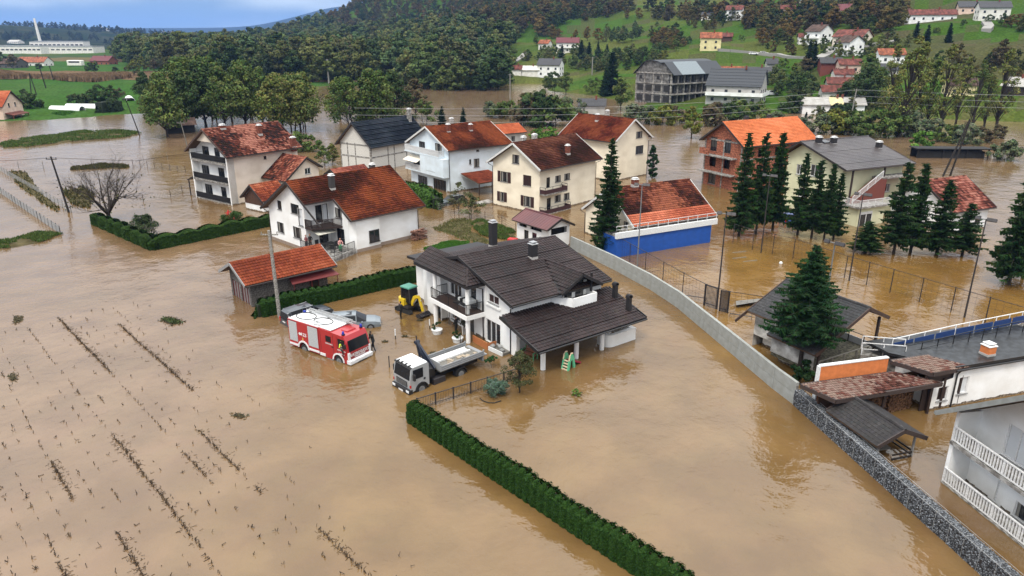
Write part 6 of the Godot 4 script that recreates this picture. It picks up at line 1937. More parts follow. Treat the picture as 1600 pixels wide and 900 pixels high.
	# poles
	for e in [["wooden_pole", V(-66.43, 0, -105.4), V(-67.3, 8.4, -105.2), .14, "pole_wood", "dark wooden pole leaning beside the bare tree"], ["concrete_pole", V(-21.9, 0, -62.99), V(-22.0, 8.4, -63.0), .17, "pole_concrete", "pale concrete pole rising at the corner of the tool shed hedge"], ["lamp_pole", V(-98.67, 0, -193.18), V(-100.87, 9.4, -193.18), .13, "pole_wood", "dark pole with a lamp hood behind the flooded meadow"], ["wooden_pole", V(-64.05, 0, -144.16), V(-65.25, 9.2, -144.16), .1, "wood_grey", "pale slanting pole at the corner of the balcony house"], ["concrete_pole", V(92.73, 0, -201.26), V(93.33, 11.5, -201.26), .18, "pole_concrete", "pale power pole in the river bushes behind the grey roof"], ["concrete_pole", V(-98.53, .76, -401.12), V(-98.53, 13.26, -401.12), .4, "pole_concrete", "pale power pole in front of the riverside forest"], ["concrete_pole", V(-.76, 0, -294.14), V(-.76, 11, -294.14), .2, "pole_concrete", "thin power pole beside the river right of the round trees"], ["wooden_pole", V(43.06, 4.87, -402.58), V(43.06, 14.37, -402.58), .3, "pole_concrete", "power pole on the green far bank"], ["wooden_pole", V(-221.93, 1.45, -354.24), V(-223.13, 12.45, -354.24), .25, "pole_wood", "dark pole on the green meadow, taller one"], ["wooden_pole", V(-254.58, 1.53, -414.57), V(-255.38, 9.53, -414.57), .25, "pole_wood", "dark pole at the edge of the maize strip"]]:
		var l := thing(e[0], e[1], 0, e[5], "pole")
		var m := MB.new()
		var up: Vector3 = e[2] - e[1]
		m.tube([V(0, -.6, 0), up * .5, up], [e[3] * 1.15, e[3], e[3] * .8], 8)
		obj("shaft", m, e[4], l)
		m = MB.new()
		m.bar(up + V(-.8, -.4, 0), up + V(.8, -.4, 0), .1)
		for s in [-.7, 0, .7]:
			m.cyl(up + V(s, -.36, 0), up + V(s, -.12, 0), .05, .04, 6)
		if e[0] == "lamp_pole":
			m.cbox(up + V(.6, .1, .2), V(2.2, .3, 1.4), .1)
		obj("cross_arm", m, e[4], l)
	var ap := thing("frame_pole", V(82.15, 0, -135.09), 0, "dark A-shaped timber power pole behind the mossy roof", "pole")
	for s in [[V(-1.0, -.5, .3), V(2.2, 10.6, 0)], [V(.75, -.5, -.3), V(2.3, 10.4, 0)]]:
		var m := MB.new()
		m.tube([s[0], s[1]], [.19, .14], 7)
		obj("leg", m, "pole_wood", ap)
	var m5 := MB.new()
	m5.bar(V(1.3, 10, 0), V(3.1, 10, 0), .12)
	obj("cross_arm", m5, "pole_wood", ap)
	for e in [[V(-206.63, 1, -320.51), 9.0]]:
		var a2 := thing("frame_pole", e[0], 0, "dark A-shaped pole on the meadow behind the pink house", "pole")
		for s in [-1.2, 1.2]:
			var m := MB.new()
			m.tube([V(s, -.5, 0), V(0, e[1], 0)], [.22, .16], 6)
			obj("leg", m, "pole_wood", a2)
	# power lines
	for k in 3:
		var wire := MB.new()
		var pts := []
		var mid: Vector3 = V(92.73, 0, -201.26) + V(.6, 11.2 - k * 1.6, 0)
		for s in 25:
			var t := s / 24.0
			var p := mid + V(lerpf(-130, 0, t), -sin(PI * t) * 2.0 - (1 - t) * 2, lerpf(30, 0, t))
			pts.append(p)
		for s in range(1, 25):
			var t := s / 24.0
			pts.append(mid + V(150 * t, -sin(PI * t) * 2.2 + 2 * t, 18 * t))
		wire.tube(pts, [.035], 3, false)
		tag(obj("power_line", wire, "galvanised"), ["uppermost of the three power lines over the river at right", "middle one of the three power lines over the river at right", "lowest of the three power lines over the river at right"][k], "cable", "power lines over the river")
	var wl := MB.new()
	wl.tube([V(-82.85, 8, -108.6), V(-75, 7.6, -106), V(-67.2, 8.2, -105.2), V(-58, 6.8, -111), V(-47.6, 8.2, -112)], [.03], 3, false)
	tag(obj("power_line", wl, "pole_wood"), "sagging cable from the dark wooden pole to the balcony house", "cable")


func top_rail(pts: Array) -> MeshInstance3D:
	var m := MB.new()
	for i in pts.size() - 1:
		m.bar(pts[i], pts[i + 1], .045)
	var o := MeshInstance3D.new()
	o.name = "top_rail"
	o.mesh = m.mesh()
	o.material_override = M["metal_dark"]
	return o


func hedges() -> void:
	var thuja := [Color(.0095, .027, .0055), Color(.023, .052, .011)]
	var clipped := [Color(.013, .033, .007), Color(.033, .062, .013)]
	hedge("thuja_hedge", [V(-6.9, 0, -43.75), V(6.33, 0, -28.85), V(11.4, 0, -23.2)], .95, 1.66, "long dark green thuja hedge running to the bottom edge", .58, .08, 900, thuja, .62)
	hedge("thuja_hedge", [V(-23.8, 0, -63.3), V(-9.6, 0, -74.4), V(-4.6, 0, -78.3)], 1.5, 1.7, "dark thuja hedge between the tool shed and the parked cars", .7, .11, 480, thuja, .6)
	hedge("clipped_hedge", [V(-58.9, 0, -98.9), V(-44.4, 0, -85.8), V(-33.0, 0, -98.6)], 1.5, 1.7, "L-shaped clipped green hedge round the balcony house yard", 3.0, .13, 330, clipped, .35)
	hedge("clipped_hedge", [V(-18.52, 0, -119.3), V(-15.25, 0, -116.25), V(-11.62, 0, -108.35)], 2.6, 2.2, "loose bright green hedge in front of the pale blue house", 1.6, .22, 90, [Color(.03, .07, .012), Color(.06, .12, .025)], .5)
	hedge("clipped_hedge", [V(-139.69, 0, -251.59), V(-137.58, 0, -255.96)], 7.0, 5.0, "dark square-cut hedge block standing alone in the flooded meadow", 4.0, .5, 14, [Color(.02, .032, .014), Color(.03, .045, .018)], .3)
	hedge("clipped_hedge", [V(105.13, 0, -241.26), V(112.33, 0, -243.26)], 3.0, 4.0, "dark hedge beside the brick hut on the slope", 4.0, .6, 14, [Color(.02, .035, .014), Color(.03, .05, .018)], .3)


func near_trees() -> void:
	var dark := [Color(.0105, .027, .0105), Color(.026, .052, .018)]
	var kinds := []
	for k in 3:
		var c := MB.new()
		var w := MB.new()
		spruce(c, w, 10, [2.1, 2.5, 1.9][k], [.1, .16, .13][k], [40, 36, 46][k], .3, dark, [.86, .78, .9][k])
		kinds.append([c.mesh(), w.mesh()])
	var list := [
		[V(30.0, 0, -91.9), 13.6, 1.0, "tall dark spruce nearest the blue hall"], [V(32.6, 0, -93.0), 13.6, .85, "tall spruce, second from the blue hall"], [V(35.6, 0, -95.2), 13.4, 1.0, "tall spruce, third from the blue hall"],
		[V(38.0, 0, -92.6), 10.9, .85, "middle spruce in front of the pale green gable, left one"], [V(39.2, 0, -90.9), 10.4, .85, "middle spruce in front of the pale green gable, right one"], [V(40.6, 0, -90.3), 10.1, .75, "slim spruce near the glass door of the pale green house"], [V(41.9, 0, -90.5), 8.7, .75, "shorter slim spruce at the right end of the left row"],
		[V(46.3, 0, -83.6), 11.4, 1.0, "tall spruce left in the right-hand group"], [V(48.6, 0, -84.1), 11.2, 1.0, "tall spruce in the middle of the right-hand group"], [V(51.4, 0, -83.4), 9.2, 1.15, "broad spruce in front of the mossy roof"], [V(54.2, 0, -82.9), 6.6, .9, "short spruce right of the mossy roof's gable"], [V(43.2, 0, -84.3), 4.0, 1.1, "small bushy spruce left of the right-hand group"],
		[V(52.8, 0, -72.2), 13.6, 1.15, "large spruce cut by the right edge"], [V(57.0, 0, -76), 12.0, 1.0, "spruce at the right edge behind the large one"]]
	for i in list.size():
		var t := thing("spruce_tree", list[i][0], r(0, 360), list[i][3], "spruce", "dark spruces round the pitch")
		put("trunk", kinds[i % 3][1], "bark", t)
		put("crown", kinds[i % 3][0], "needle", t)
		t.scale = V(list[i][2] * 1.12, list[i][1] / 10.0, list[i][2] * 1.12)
	var c := MB.new()
	var w := MB.new()
	spruce(c, w, 10.7, 3.35, .37, 66, .18, [Color(.009, .026, .012), Color(.024, .055, .024)], .96)
	tree_thing("spruce_tree", V(22.3, 0, -50.5), c, w, "big dark spruce with bare lower trunk in front of the club house", "spruce", "", "needle")
	c = MB.new()
	w = MB.new()
	broadleaf(c, w, 1.7, .9, .1, 20, 1800, .16, [Color(.012, .03, .012), Color(.025, .05, .02)], 3)
	tree_thing("evergreen_bush", V(21.9, .2, -49.2), c, w, "small dark bush at the foot of the big spruce", "bush", "", "needle")
	c = MB.new()
	w = MB.new()
	spruce(c, w, 13.9, 2.5, .06, 60, .3, [Color(.009, .024, .01), Color(.022, .045, .017)], .85)
	tree_thing("spruce_tree", V(11.75, 0, -85.0), c, w, "tall slender conifer between the cream house and the blue hall", "conifer", "", "needle")
	c = MB.new()
	w = MB.new()
	broadleaf(c, w, 6.0, 1.05, .06, 60, 5200, .2, [Color(.012, .03, .014), Color(.022, .045, .018)], 1)
	tree_thing("cypress_tree", V(26.1, 0, -133.1), c, w, "slim dark thuja beside the gabled cream house", "thuja", "", "needle")
	# bare tree
	w = MB.new()
	var twigs := []
	for k in 7:
		var a := TAU * k / 7 + r(-.3, .3)
		bare_limb(w, twigs, V(0, .9 if k else 1.0, 0), V(cos(a) * r(.45, .95), 1.0, sin(a) * r(.45, .95)).normalized(), r(3.4, 4.2), .19, 4)
	w.tube([V(0, -.4, 0), V(0, .5, 0), V(0, 1.3, 0)], [.4, .3, .26], 8)
	c = MB.new()
	for p in twigs:
		if p.y < r(1.5, 6.5):
			c.col = tint([Color(.07, .05, .025), Color(.06, .07, .03)], .3)
			leaf(c, p + rdir() * .15, rdir(), .2)
	tree_thing("walnut_tree", V(-57.7, 0, -100.3), c, w, "wide nearly bare tree in the water behind the L-shaped hedge", "tree")
	# small trees and shrubs
	for e in [["round_shrub", V(-47.86, 0, -91.24), 3.1, 1.7, .1, 84, 9000, .1, [Color(.03, .045, .02), Color(.055, .075, .035)], 3, "round grey-green shrub inside the corner of the L-shaped hedge"],
			["olive_tree", V(.57, 0, -47.8), 3.25, 1.2, .26, 60, 8500, .065, [Color(.04, .045, .02), Color(.07, .075, .035)], 1, "thin olive-green young tree beside the iron fence"],
			["juniper_shrub", V(-1.14, 0, -47.49), 1.15, .85, .05, 84, 9000, .05, [Color(.06, .1, .07), Color(.1, .15, .11)], 4, "round blue-green shrub at the end of the iron fence"],
			["young_tree", V(-7.91, 0, -104.56), 4.6, 1.9, .3, 26, 900, .17, [Color(.06, .065, .03), Color(.09, .09, .045)], 1, "thin young tree leaning in front of the dark car"],
			["young_tree", V(-5.93, 0, -101.39), 3.4, 1.8, .25, 26, 1100, .17, [Color(.06, .075, .03), Color(.09, .1, .045)], 1, "thin young tree at the edge of the garden island"],
			["round_shrub", V(-38.67, 0, -97.66), 1.9, 1.6, .1, 60, 4000, .1, [Color(.025, .05, .014), Color(.045, .08, .022)], 3, "green round bush at the end of the L-shaped hedge"],
			["water_plant", V(4.66, 0, -47.19), .5, .35, .02, 12, 260, .12, [Color(.08, .13, .03), Color(.13, .18, .05)], 3, "tuft of green plant standing alone in front of the porch"],
			["tree_branch", V(-1.53, 0, -51.93), 1.0, .5, .3, 10, 300, .11, [Color(.02, .06, .02), Color(.03, .08, .03)], 2, "small green bush behind the olive-green young tree"]]:
		c = MB.new()
		w = MB.new()
		broadleaf(c, w, e[2], e[3], e[4], e[5], e[6], e[7], e[8], e[9], .3)
		tree_thing(e[0], e[1], c, w, e[10], "shrub" if e[0].ends_with("shrub") else "plant" if e[0].begins_with("water") else "tree")


# ---- ground, water, sky ------------------------------------------------------------------------------------

var controls := PackedVector3Array([V(-95.5, -1.5, -72.7), V(-79.1, -1.5, -90.3), V(-48.1, -1.5, -109.9), V(0, -1.5, -120), V(48.1, -1.5, -109.9), V(79.1, -1.5, -90.3), V(95.5, -1.5, -72.7), V(-143.2, -1.5, -109), V(-118.6, -1.5, -135.4), V(-72.2, -1.5, -164.9), V(0, -1.5, -180), V(72.2, -1.5, -164.9), V(118.6, -1.5, -135.4), V(143.2, -1.5, -109), V(-187, -1.5, -142.3), V(-154.9, -1.5, -176.8), V(-94.3, -1.5, -215.3), V(0, -1.5, -235), V(94.3, -1.5, -215.3), V(154.9, -1.5, -176.8), V(187, -1.5, -142.3), V(-73.7, -1.5, -280.5), V(-91.5, -1.5, -348.2), V(-37.8, -1.5, -287.5), V(-46.9, -1.5, -356.9), V(-5.1, -1.5, -290), V(-6.3, -1.5, -359.9), V(7, -1.2, -399.9), V(17.3, -1.5, -329.5), V(32.8, -1.2, -288.1), V(123.7, -1.5, -217.2), V(149.2, -1.5, -212.9), V(93.5, -.8, -237.2), V(-255.8, .9, -208.5), V(-223.4, .9, -242.9), V(-189.4, .9, -270.2), V(-168.9, .9, -283.5), V(-149.5, .9, -294.2), V(-348.8, 1.5, -284.4), V(-542.5, 2, -442.3), V(-852.5, 3, -695.1), V(-304.7, 1.5, -331.2), V(-473.9, 2, -515.2), V(-744.7, 3, -809.6), V(-258.3, 1.5, -368.5), V(-401.8, 2, -573.2), V(-631.3, 3, -900.8), V(-209.4, 1.5, -398.3), V(-325.7, 2, -619.6), V(-511.8, 3, -973.7), V(-174.4, 1.5, -414.8), V(-271.3, 2, -645.3), V(-426.4, 3, -1014), V(-131.9, 1.5, -430.2), V(-205.2, 2, -669.2), V(-322.5, 3, -1051.7), V(-112, 1, -456.5), V(-61.2, 1, -466), V(-16.5, 1, -469.7), V(-175.9, 2, -573.6), V(-103.6, 2, -591), V(23.7, 1.5, -461.4), V(34.6, 15.5, -474.7), V(0, 5.1, -440), V(60.2, .2, -275.5), V(81.9, 2, -270.9), V(92.8, 12.2, -363.3), V(60.7, 7.2, -354.8), V(119.9, 10.8, -360.6), V(104.3, 18, -397.6), V(115.5, 22.4, -414.2), V(128.8, 15.4, -399.8), V(164.2, 36.6, -566.7), V(176.5, 38, -552.5), V(142.1, 36.9, -603.5), V(79.3, 23.2, -554.4), V(50.3, 23.1, -597.9), V(159, 20.9, -394.1), V(181.3, 32.6, -417.3), V(207.1, 31.9, -380.2), V(250.7, 34.6, -421), V(241.3, 32.6, -385.8), V(146.8, 21.6, -327.6), V(152.4, 16.5, -341.5), V(147.7, 9.8, -330.5), V(157.5, 14.6, -314.8), V(130.6, 1.7, -297.6), V(188.7, 28.3, -375.2), V(185.6, 20.5, -296.7), V(204.9, 24, -308.1), V(194.2, 21.2, -338.2), V(174.5, 11.1, -268.2), V(175.5, 2.7, -291.2), V(168.8, 5.6, -248), V(114.3, 6.4, -309.6), V(156.3, 23.7, -422), V(131.7, 13.2, -377.7), V(176.6, 14.5, -296.4), V(275, 52.8, -487.8), V(306.9, 51.3, -468.4), V(277.3, 75, -750.4), V(153.6, 94.5, -937.5), V(421.9, 85.3, -737.9), V(309.1, 42.2, -393), V(207.2, 18, -256.9), V(270.6, 31, -294.6), V(506.1, 75.6, -619.6), V(305, 24.2, -258.8), V(544.1, 51, -440.5), V(36, 39.7, -719.1), V(92.4, 53.6, -794.6), V(15.2, 18.3, -599.8), V(146.3, 50.4, -705), V(211, 62.5, -730.1)])
var humps := [[-180.5, -1287.4, 48, 115, 150], [-12.7, -1449.9, 150, 150, 200], [-1330.7, -2233.7, 26, 300, 300], [-1599.3, -1921.6, 26, 300, 300], [-1163.6, -2656.3, 8, 220, 300], [-2028.9, -1781.5, 40, 400, 400], [-457.5, -1740.9, 10, 150, 250], [-1687.2, -8024.5, 225, 480, 900], [-2621, -8085.8, 60, 900, 900], [-3964.1, -8080, 35, 1500, 900], [-573.3, -8179.9, 160, 700, 900], [-5167.8, -7971.4, 50, 1300, 900], [-6592.1, -6840.6, 120, 1500, 900]]             # x, z, height, reach in x, reach in z


func ground(x: float, z: float) -> float:
	var sum := .0
	var all := .0
	for c in controls:
		var s := .001225 * (c.x * c.x + c.z * c.z) + 30.0
		var q := (c.x - x) * (c.x - x) + (c.z - z) * (c.z - z) + s
		var w := 1.0 / (q * q)
		sum += w * c.y
		all += w
	var y := sum / all
	var d := sqrt(x * x + z * z)
	if d > 900 and x < -60 - .2 * (d - 900):
		y = lerpf(y, minf(y, 3.0), minf(1, (d - 900) / 900))
	for h in humps:
		var e: float = .5 * (pow((x - h[0]) / h[3], 2) + pow((z - h[1]) / h[4], 2))
		if e < 12:
			y += h[2] * exp(-e)
	return y


func on_ground(x: float, z: float) -> Vector3:
	return V(x, maxf(ground(x, z), 0) - .1, z)


func meadow(x: float, z: float) -> Color: # what grows where
	var k := lumps.get_noise_2d(x * .9, z * .9)
	var f := lumps.get_noise_2d(x * 6 + 300, z * 6)
	var c := Color(.052, .105, .016).lerp(Color(.1, .115, .03), clampf(k * 1.6 + .4, 0, 1))
	if x < -60 and z > -900:       # fields of the valley floor
		c = Color(.04, .105, .018).lerp(Color(.06, .115, .028), clampf(k + .5, 0, 1))
		var strip := -z + x * .12
		if strip > 395 and strip < 470:
			c = Color(.16, .105, .062)
		elif strip > 640 and strip < 720:
			c = Color(.15, .12, .06)
		elif strip > 720:
			c = Color(.06, .09, .035)
	elif x > 30:
		if f > .25:
			c = c.lerp(Color(.075, .065, .034), .6)
		if x > 170 and z > -480 and k > -.1:
			c = c.lerp(Color(.075, .065, .04), .6)
	if -z > 1200:
		c = Color(.018, .03, .014).lerp(Color(.045, .05, .022), clampf(k * 2 + .4, 0, 1))
	if -z > 5000:
		c = Color(.02, .03, .02)
	var g := 1.0 + f * .25
	return Color(c.r * g, c.g * g, c.b * g)


func terrain() -> void:
	var mb := MB.new()
	var rows := 150
	var cols := 150
	var grid := []
	for j in rows + 1:
		var d := 225.0 * pow(60.0, float(j) / rows)
		var row := []
		for i in cols + 1:
			var x := lerpf(-1.35, 1.35, float(i) / cols) * d
			var y := ground(x, -d)
			if d < 6000:
				y += lumps.get_noise_2d(x * 3, d * 3) * minf(1.5, d * .002)
			row.append(V(x, y, -d))
		grid.append(row)
	for j in rows:
		for i in cols:
			var p: Vector3 = grid[j][i]
			mb.col = meadow(p.x, p.z)
			mb.quad(grid[j][i], grid[j + 1][i], grid[j + 1][i + 1], grid[j][i + 1])
	obj("ground", mb, "meadow", null, "structure")


func silt_and_sky_sheen(x: float, z: float) -> Color: # load of the water: more ochre near the houses and the pitch; sky reflection painted in, paler over the field and river
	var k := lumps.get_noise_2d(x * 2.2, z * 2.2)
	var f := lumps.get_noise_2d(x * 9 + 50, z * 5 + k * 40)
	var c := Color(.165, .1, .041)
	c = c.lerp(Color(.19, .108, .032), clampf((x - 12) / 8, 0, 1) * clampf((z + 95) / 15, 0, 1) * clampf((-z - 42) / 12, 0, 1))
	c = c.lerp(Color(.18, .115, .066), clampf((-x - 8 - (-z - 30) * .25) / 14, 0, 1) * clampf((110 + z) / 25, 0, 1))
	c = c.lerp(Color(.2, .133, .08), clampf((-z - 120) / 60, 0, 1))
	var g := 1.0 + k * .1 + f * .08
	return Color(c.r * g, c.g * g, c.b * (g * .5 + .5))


func water() -> void:
	var mb := MB.new()
	var xs := []
	var zs := []
	var x := -60.0
	while x <= 60:
		xs.append(x)
		x += 1.0
	for e in [70, 85, 105, 130, 165, 210, 270, 340, 450]:
		xs.append(e)
		xs.insert(0, -e)
	var z := -10.0
	while z >= -130:
		zs.append(z)
		z -= 1.0
	zs.insert(0, 40.0)
	zs.insert(0, 90.0)
	zs += [-135.0, -142.0, -150.0, -160.0, -172.0, -186.0, -200.0, -220.0, -245.0, -275.0, -310.0, -350.0, -400.0, -470.0]
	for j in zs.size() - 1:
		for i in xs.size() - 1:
			mb.col = silt_and_sky_sheen((xs[i] + xs[i + 1]) / 2, (zs[j] + zs[j + 1]) / 2)
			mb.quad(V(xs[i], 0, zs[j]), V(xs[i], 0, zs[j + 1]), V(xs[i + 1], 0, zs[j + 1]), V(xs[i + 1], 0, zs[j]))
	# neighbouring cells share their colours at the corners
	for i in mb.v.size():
		mb.c[i] = silt_and_sky_sheen(mb.v[i].x, mb.v[i].z)
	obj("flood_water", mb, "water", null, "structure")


func sky_texture() -> ImageTexture:
	var w := 1024
	var h := 512
	var im := Image.create(w, h, false, Image.FORMAT_RGBF)
	var f := FastNoiseLite.new()
	f.seed = 11
	f.frequency = .55
	f.fractal_octaves = 6
	f.fractal_gain = .55
	for y in h:
		var el := (.5 - (y + .5) / h) * PI
		for x in w:
			var c := Color(.2, .2, .19)
			if el > -.02:
				var az := (x + .5) / w * TAU
				var up := maxf(sin(el), .0)
				var s := 1.0 / (up + .16)
				var k := f.get_noise_3d(cos(az) * cos(el) * s, up * 2.0, sin(az) * cos(el) * s)
				var wisp := f.get_noise_3d(cos(az) * 7, el * 60 + 9, sin(az) * 7)
				var high := smoothstep(.22, 1.0, up)
				var cloud := Color(.36, .385, .42).lerp(Color(1.45, 1.46, 1.45), pow(high, .6)) * (1.0 + .3 * k)
				var deck := Color(.075, .165, .3).lerp(Color(.42, .49, .56), smoothstep(-.4, .7, wisp + (el - .03) * 6))
				c = deck.lerp(cloud, smoothstep(.02, .13, el))
			im.set_pixel(x, y, c)
	return ImageTexture.create_from_image(im)


# ---- vehicles ----------------------------------------------------------------------------------------------

func lettering(parent: Node, text: String, size: float, at: Vector3, right: Vector3, up: Vector3, m := "frame_white", bold := true) -> void:
	var t := TextMesh.new()
	var f := SystemFont.new()
	f.font_names = PackedStringArray(["Droid Sans"])
	f.font_weight = 700 if bold else 400
	t.font = f
	t.text = text
	t.font_size = 32
	t.pixel_size = size / 32.0
	t.depth = .01
	t.curve_step = 2
	var o := put("lettering", t, m, parent)
	o.transform = Transform3D(Basis(right, up, right.cross(up)), at)


func part(parent: Node, called: String, m: String, lo: Vector3, hi: Vector3, k := .0, col := Color(1, 1, 1)) -> MeshInstance3D:
	var b := MB.new()
	b.col = col
	if k > 0:
		b.cbox((lo + hi) / 2, hi - lo, k)
	else:
		b.span(lo, hi)
	return obj(called, b, m, parent)


func wheel_part(parent: Node, at: Vector3, rad: float, wd: float, dual := false) -> void:
	var b := MB.new()
	b.wheel(at, V(0, 0, 1), rad, wd * (1.8 if dual else 1.0))
	var t := obj("wheel", b, "rubber", parent)
	b = MB.new()
	var s := signf(at.z)
	b.wheel(at + V(0, 0, s * wd * (.9 if dual else .5)), V(0, 0, 1), rad * .58, .05, 14)
	for k in 6:
		b.box(at + V(cos(k * TAU / 6) * rad * .3, sin(k * TAU / 6) * rad * .3, s * (wd * (.9 if dual else .5) + .03)), V(.07, .07, .03))
	obj("rim", b, "metal_grey", t)


func arch(b: MB, cx: float, cy: float, rad: float, wd: float, z0: float, z1: float) -> void: # curved strip over a wheel
	for k in 10:
		var a := PI * k / 10
		var e := PI * (k + 1) / 10
		b.profile([W(cx + cos(a) * rad, cy + sin(a) * rad), W(cx + cos(a) * (rad + wd), cy + sin(a) * (rad + wd)), W(cx + cos(e) * (rad + wd), cy + sin(e) * (rad + wd)), W(cx + cos(e) * rad, cy + sin(e) * rad)], z0, z1)


func fire_truck() -> void:
	var t := thing("fire_truck", V(-15.3, 0, -55.35), 34, "red and white fire engine standing in the flood beside the parked cars", "fire engine")
	var red := Color(.36, .008, .013)
	var dark_red := Color(.2, .008, .013)
	var white := Color(.82, .83, .84)
	var b := MB.new()
	b.col = red
	# the box body with a wheel arch cut out on both sides
	var side := [W(-3.6, .12), W(-2.42, .12)]
	for k in 9:
		var a := PI - PI * k / 8
		side.append(W(-1.85 + cos(a) * .56, .12 + sin(a) * .56))
	side += [W(.1, .12), W(.1, 2.5), W(-3.6, 2.5)]
	b.profile(side, -1.22, 1.22)
	var body := obj("body", b, "car_paint", t)
	b = MB.new()
	b.col = red
	var cab := [W(.14, .05), W(1.72, .05)]
	for k in 7:
		var a := PI - PI * k / 6
		cab.append(W(2.3 + cos(a) * .55, .05 + sin(a) * .58))
	cab += [W(3.35, .05), W(3.5, .3), W(3.5, .98), W(3.3, 1.9), W(3.05, 2.36), W(.14, 2.5)]
	b.profile(cab, -1.2, 1.2)
	var cabo := obj("cab", b, "car_paint", t)
	part(body, "roof", "worn_paint", V(-3.56, 2.5, -1.16), V(.1, 2.56, 1.16), .02, white)
	b = MB.new()
	b.col = white
	b.hexa([V(.14, 2.51, -1.1), V(1.5, 2.48, -1.1), V(1.5, 2.48, 1.1), V(.14, 2.51, 1.1), V(.14, 2.57, -1.1), V(1.5, 2.54, -1.1), V(1.5, 2.54, 1.1), V(.14, 2.57, 1.1)])
	obj("cab_roof", b, "worn_paint", cabo)
	part(cabo, "roof_hatch", "car_paint", V(1.9, 2.36, -.6), V(2.6, 2.48, .35), .03, red)
	for s in [-1, 1]:
		for q in [[-3.5, -2.5], [-1.15, .02]]:
			b = MB.new()
			for k in 17:            # slats of the roller shutter
				b.span(V(q[0], .62 + k * .105, s * 1.222), V(q[1], .62 + k * .105 + .098, s * (1.245 + .004 * (k % 2))))
			obj("shutter", b, "shutter_grey", t)
			part(t, "shutter_frame", "car_paint", V(q[0] - .05, 2.41, s * 1.22 - .03), V(q[1] + .05, 2.47, s * 1.22 + .035), 0, dark_red)
		b = MB.new()
		b.col = white
		b.span(V(-3.58, .22, s * 1.235 - .02), V(-2.45, .4, s * 1.235 + .02))
		b.span(V(-1.25, .22, s * 1.235 - .02), V(.1, .4, s * 1.235 + .02))
		b.span(V(.16, .12, s * 1.22 - .02), V(.8, .34, s * 1.22 + .02))
		arch(b, -1.85, .16, .56, .15, s * 1.235 - .02, s * 1.235 + .02)
		arch(b, 2.3, .08, .56, .13, s * 1.21 - .02, s * 1.21 + .025)
		obj("stripe", b, "worn_paint", t)
		part(t, "side_window", "glass_dark", V(.95, 1.5, s * 1.21 - .02), V(1.55, 2.02, s * 1.21 + .015))
		part(t, "cab_window", "glass_dark", V(2.35, 1.3, s * 1.205 - .02), V(3.12, 2.08, s * 1.205 + .012))
		b = MB.new()
		for x in [.32, 1.78, 2.22]:
			b.span(V(x, .6, s * 1.2 - .01), V(x + .02, 2.25, s * 1.2 + .014))
		obj("door_gap", b, "metal_black", t)
		part(t, "door_handle", "metal_black", V(1.6, 1.12, s * 1.22 - .02), V(1.76, 1.18, s * 1.22 + .03))
		part(t, "mirror", "plastic_dark", V(3.3, 1.45, s * 1.42 - .08), V(3.42, 1.85, s * 1.42 + .08), .02)
		part(t, "beacon_base", "metal_black", V(2.72, 2.38, s * .98 - .1), V(2.92, 2.5, s * .98 + .1))
		b = MB.new()
		b.tube([V(2.82, 2.48, s * .98), V(2.82, 2.66, s * .98), V(2.82, 2.74, s * .98)], [.11, .1, .04], 10)
		obj("beacon", b, "lens_blue", t)
		wheel_part(t, V(-1.85, .02, s * 1.02), .48, .3)
		wheel_part(t, V(2.3, .02, s * 1.02), .48, .3)
		part(t, "step", "metal_grey", V(1.0, -.1, s * 1.2 - .12), V(1.7, .02, s * 1.2 + .08))
	lettering(t, "☎123" if false else "123", .42, V(-1.72, 1.42, 1.225), Vector3.RIGHT, Vector3.UP)
	b = MB.new()
	b.wheel(V(-2.2, 1.43, 1.23), V(0, 0, 1), .12, .02, 14)
	b.wheel(V(-2.05, 1.4, 1.23), V(0, 0, 1), .08, .024, 12)
	obj("emblem", b, "frame_white", t)
	b = MB.new()
	b.col = Color(.7, .45, .08)
	b.profile([W(-1.95, .9), W(-1.8, .9), W(-1.83, 1.08), W(-1.875, 1.18), W(-1.92, 1.08)], 1.222, 1.232)
	obj("emblem", b, "painted", t)
	lettering(t, "VATROGASCI", .14, V(1.3, 1.35, 1.215), Vector3.RIGHT, Vector3.UP)
	lettering(t, "VATROGASNA", .15, V(2.72, 1.08, 1.215), Vector3.RIGHT, Vector3.UP)
	lettering(t, "JEDINICA", .15, V(2.72, .78, 1.215), Vector3.RIGHT, Vector3.UP)
	# front
	b = MB.new()
	b.hexa([V(3.335, 1.1, -1.08), V(3.51, 1.1, -1.08), V(3.51, 1.1, 1.08), V(3.335, 1.1, 1.08), V(3.1, 1.98, -1.02), V(3.31, 1.98, -1.02), V(3.31, 1.98, 1.02), V(3.1, 1.98, 1.02)])
	obj("windscreen", b, "glass_dark", t)
	part(t, "grille", "car_paint", V(3.48, .45, -1.0), V(3.53, .98, 1.0), 0, dark_red)
	lettering(t, "VATROGASCI", .34, V(3.54, .78, 0), V(0, 0, -1), Vector3.UP)
	lettering(t, "SPASAVANJE", .2, V(3.54, .56, 0), V(0, 0, -1), Vector3.UP)
	part(t, "bumper", "worn_paint", V(3.3, .08, -1.24), V(3.72, .42, 1.24), .05, white)
	for s in [-1, 1]:
		part(t, "headlight", "lens_clear", V(3.7, .16, s * .85 - .17), V(3.735, .34, s * .85 + .17))
		part(t, "corner_panel", "worn_paint", V(3.4, .45, s * 1.12 - .09), V(3.54, 1.05, s * 1.12 + .09), .02, white)
	part(t, "licence_plate", "frame_white", V(3.72, .2, -.28), V(3.74, .32, .28))
	part(t, "tow_hitch", "metal_black", V(3.6, -.1, -.6), V(3.74, .1, .4))
	# on the roof
	b = MB.new()
	for z in [-.62, -.98]:
		b.bar(V(-3.3, 2.78, z), V(2.3, 2.72, z), .07, .09)
		b.bar(V(-2.2, 2.88, z), V(1.9, 2.84, z), .05, .07)
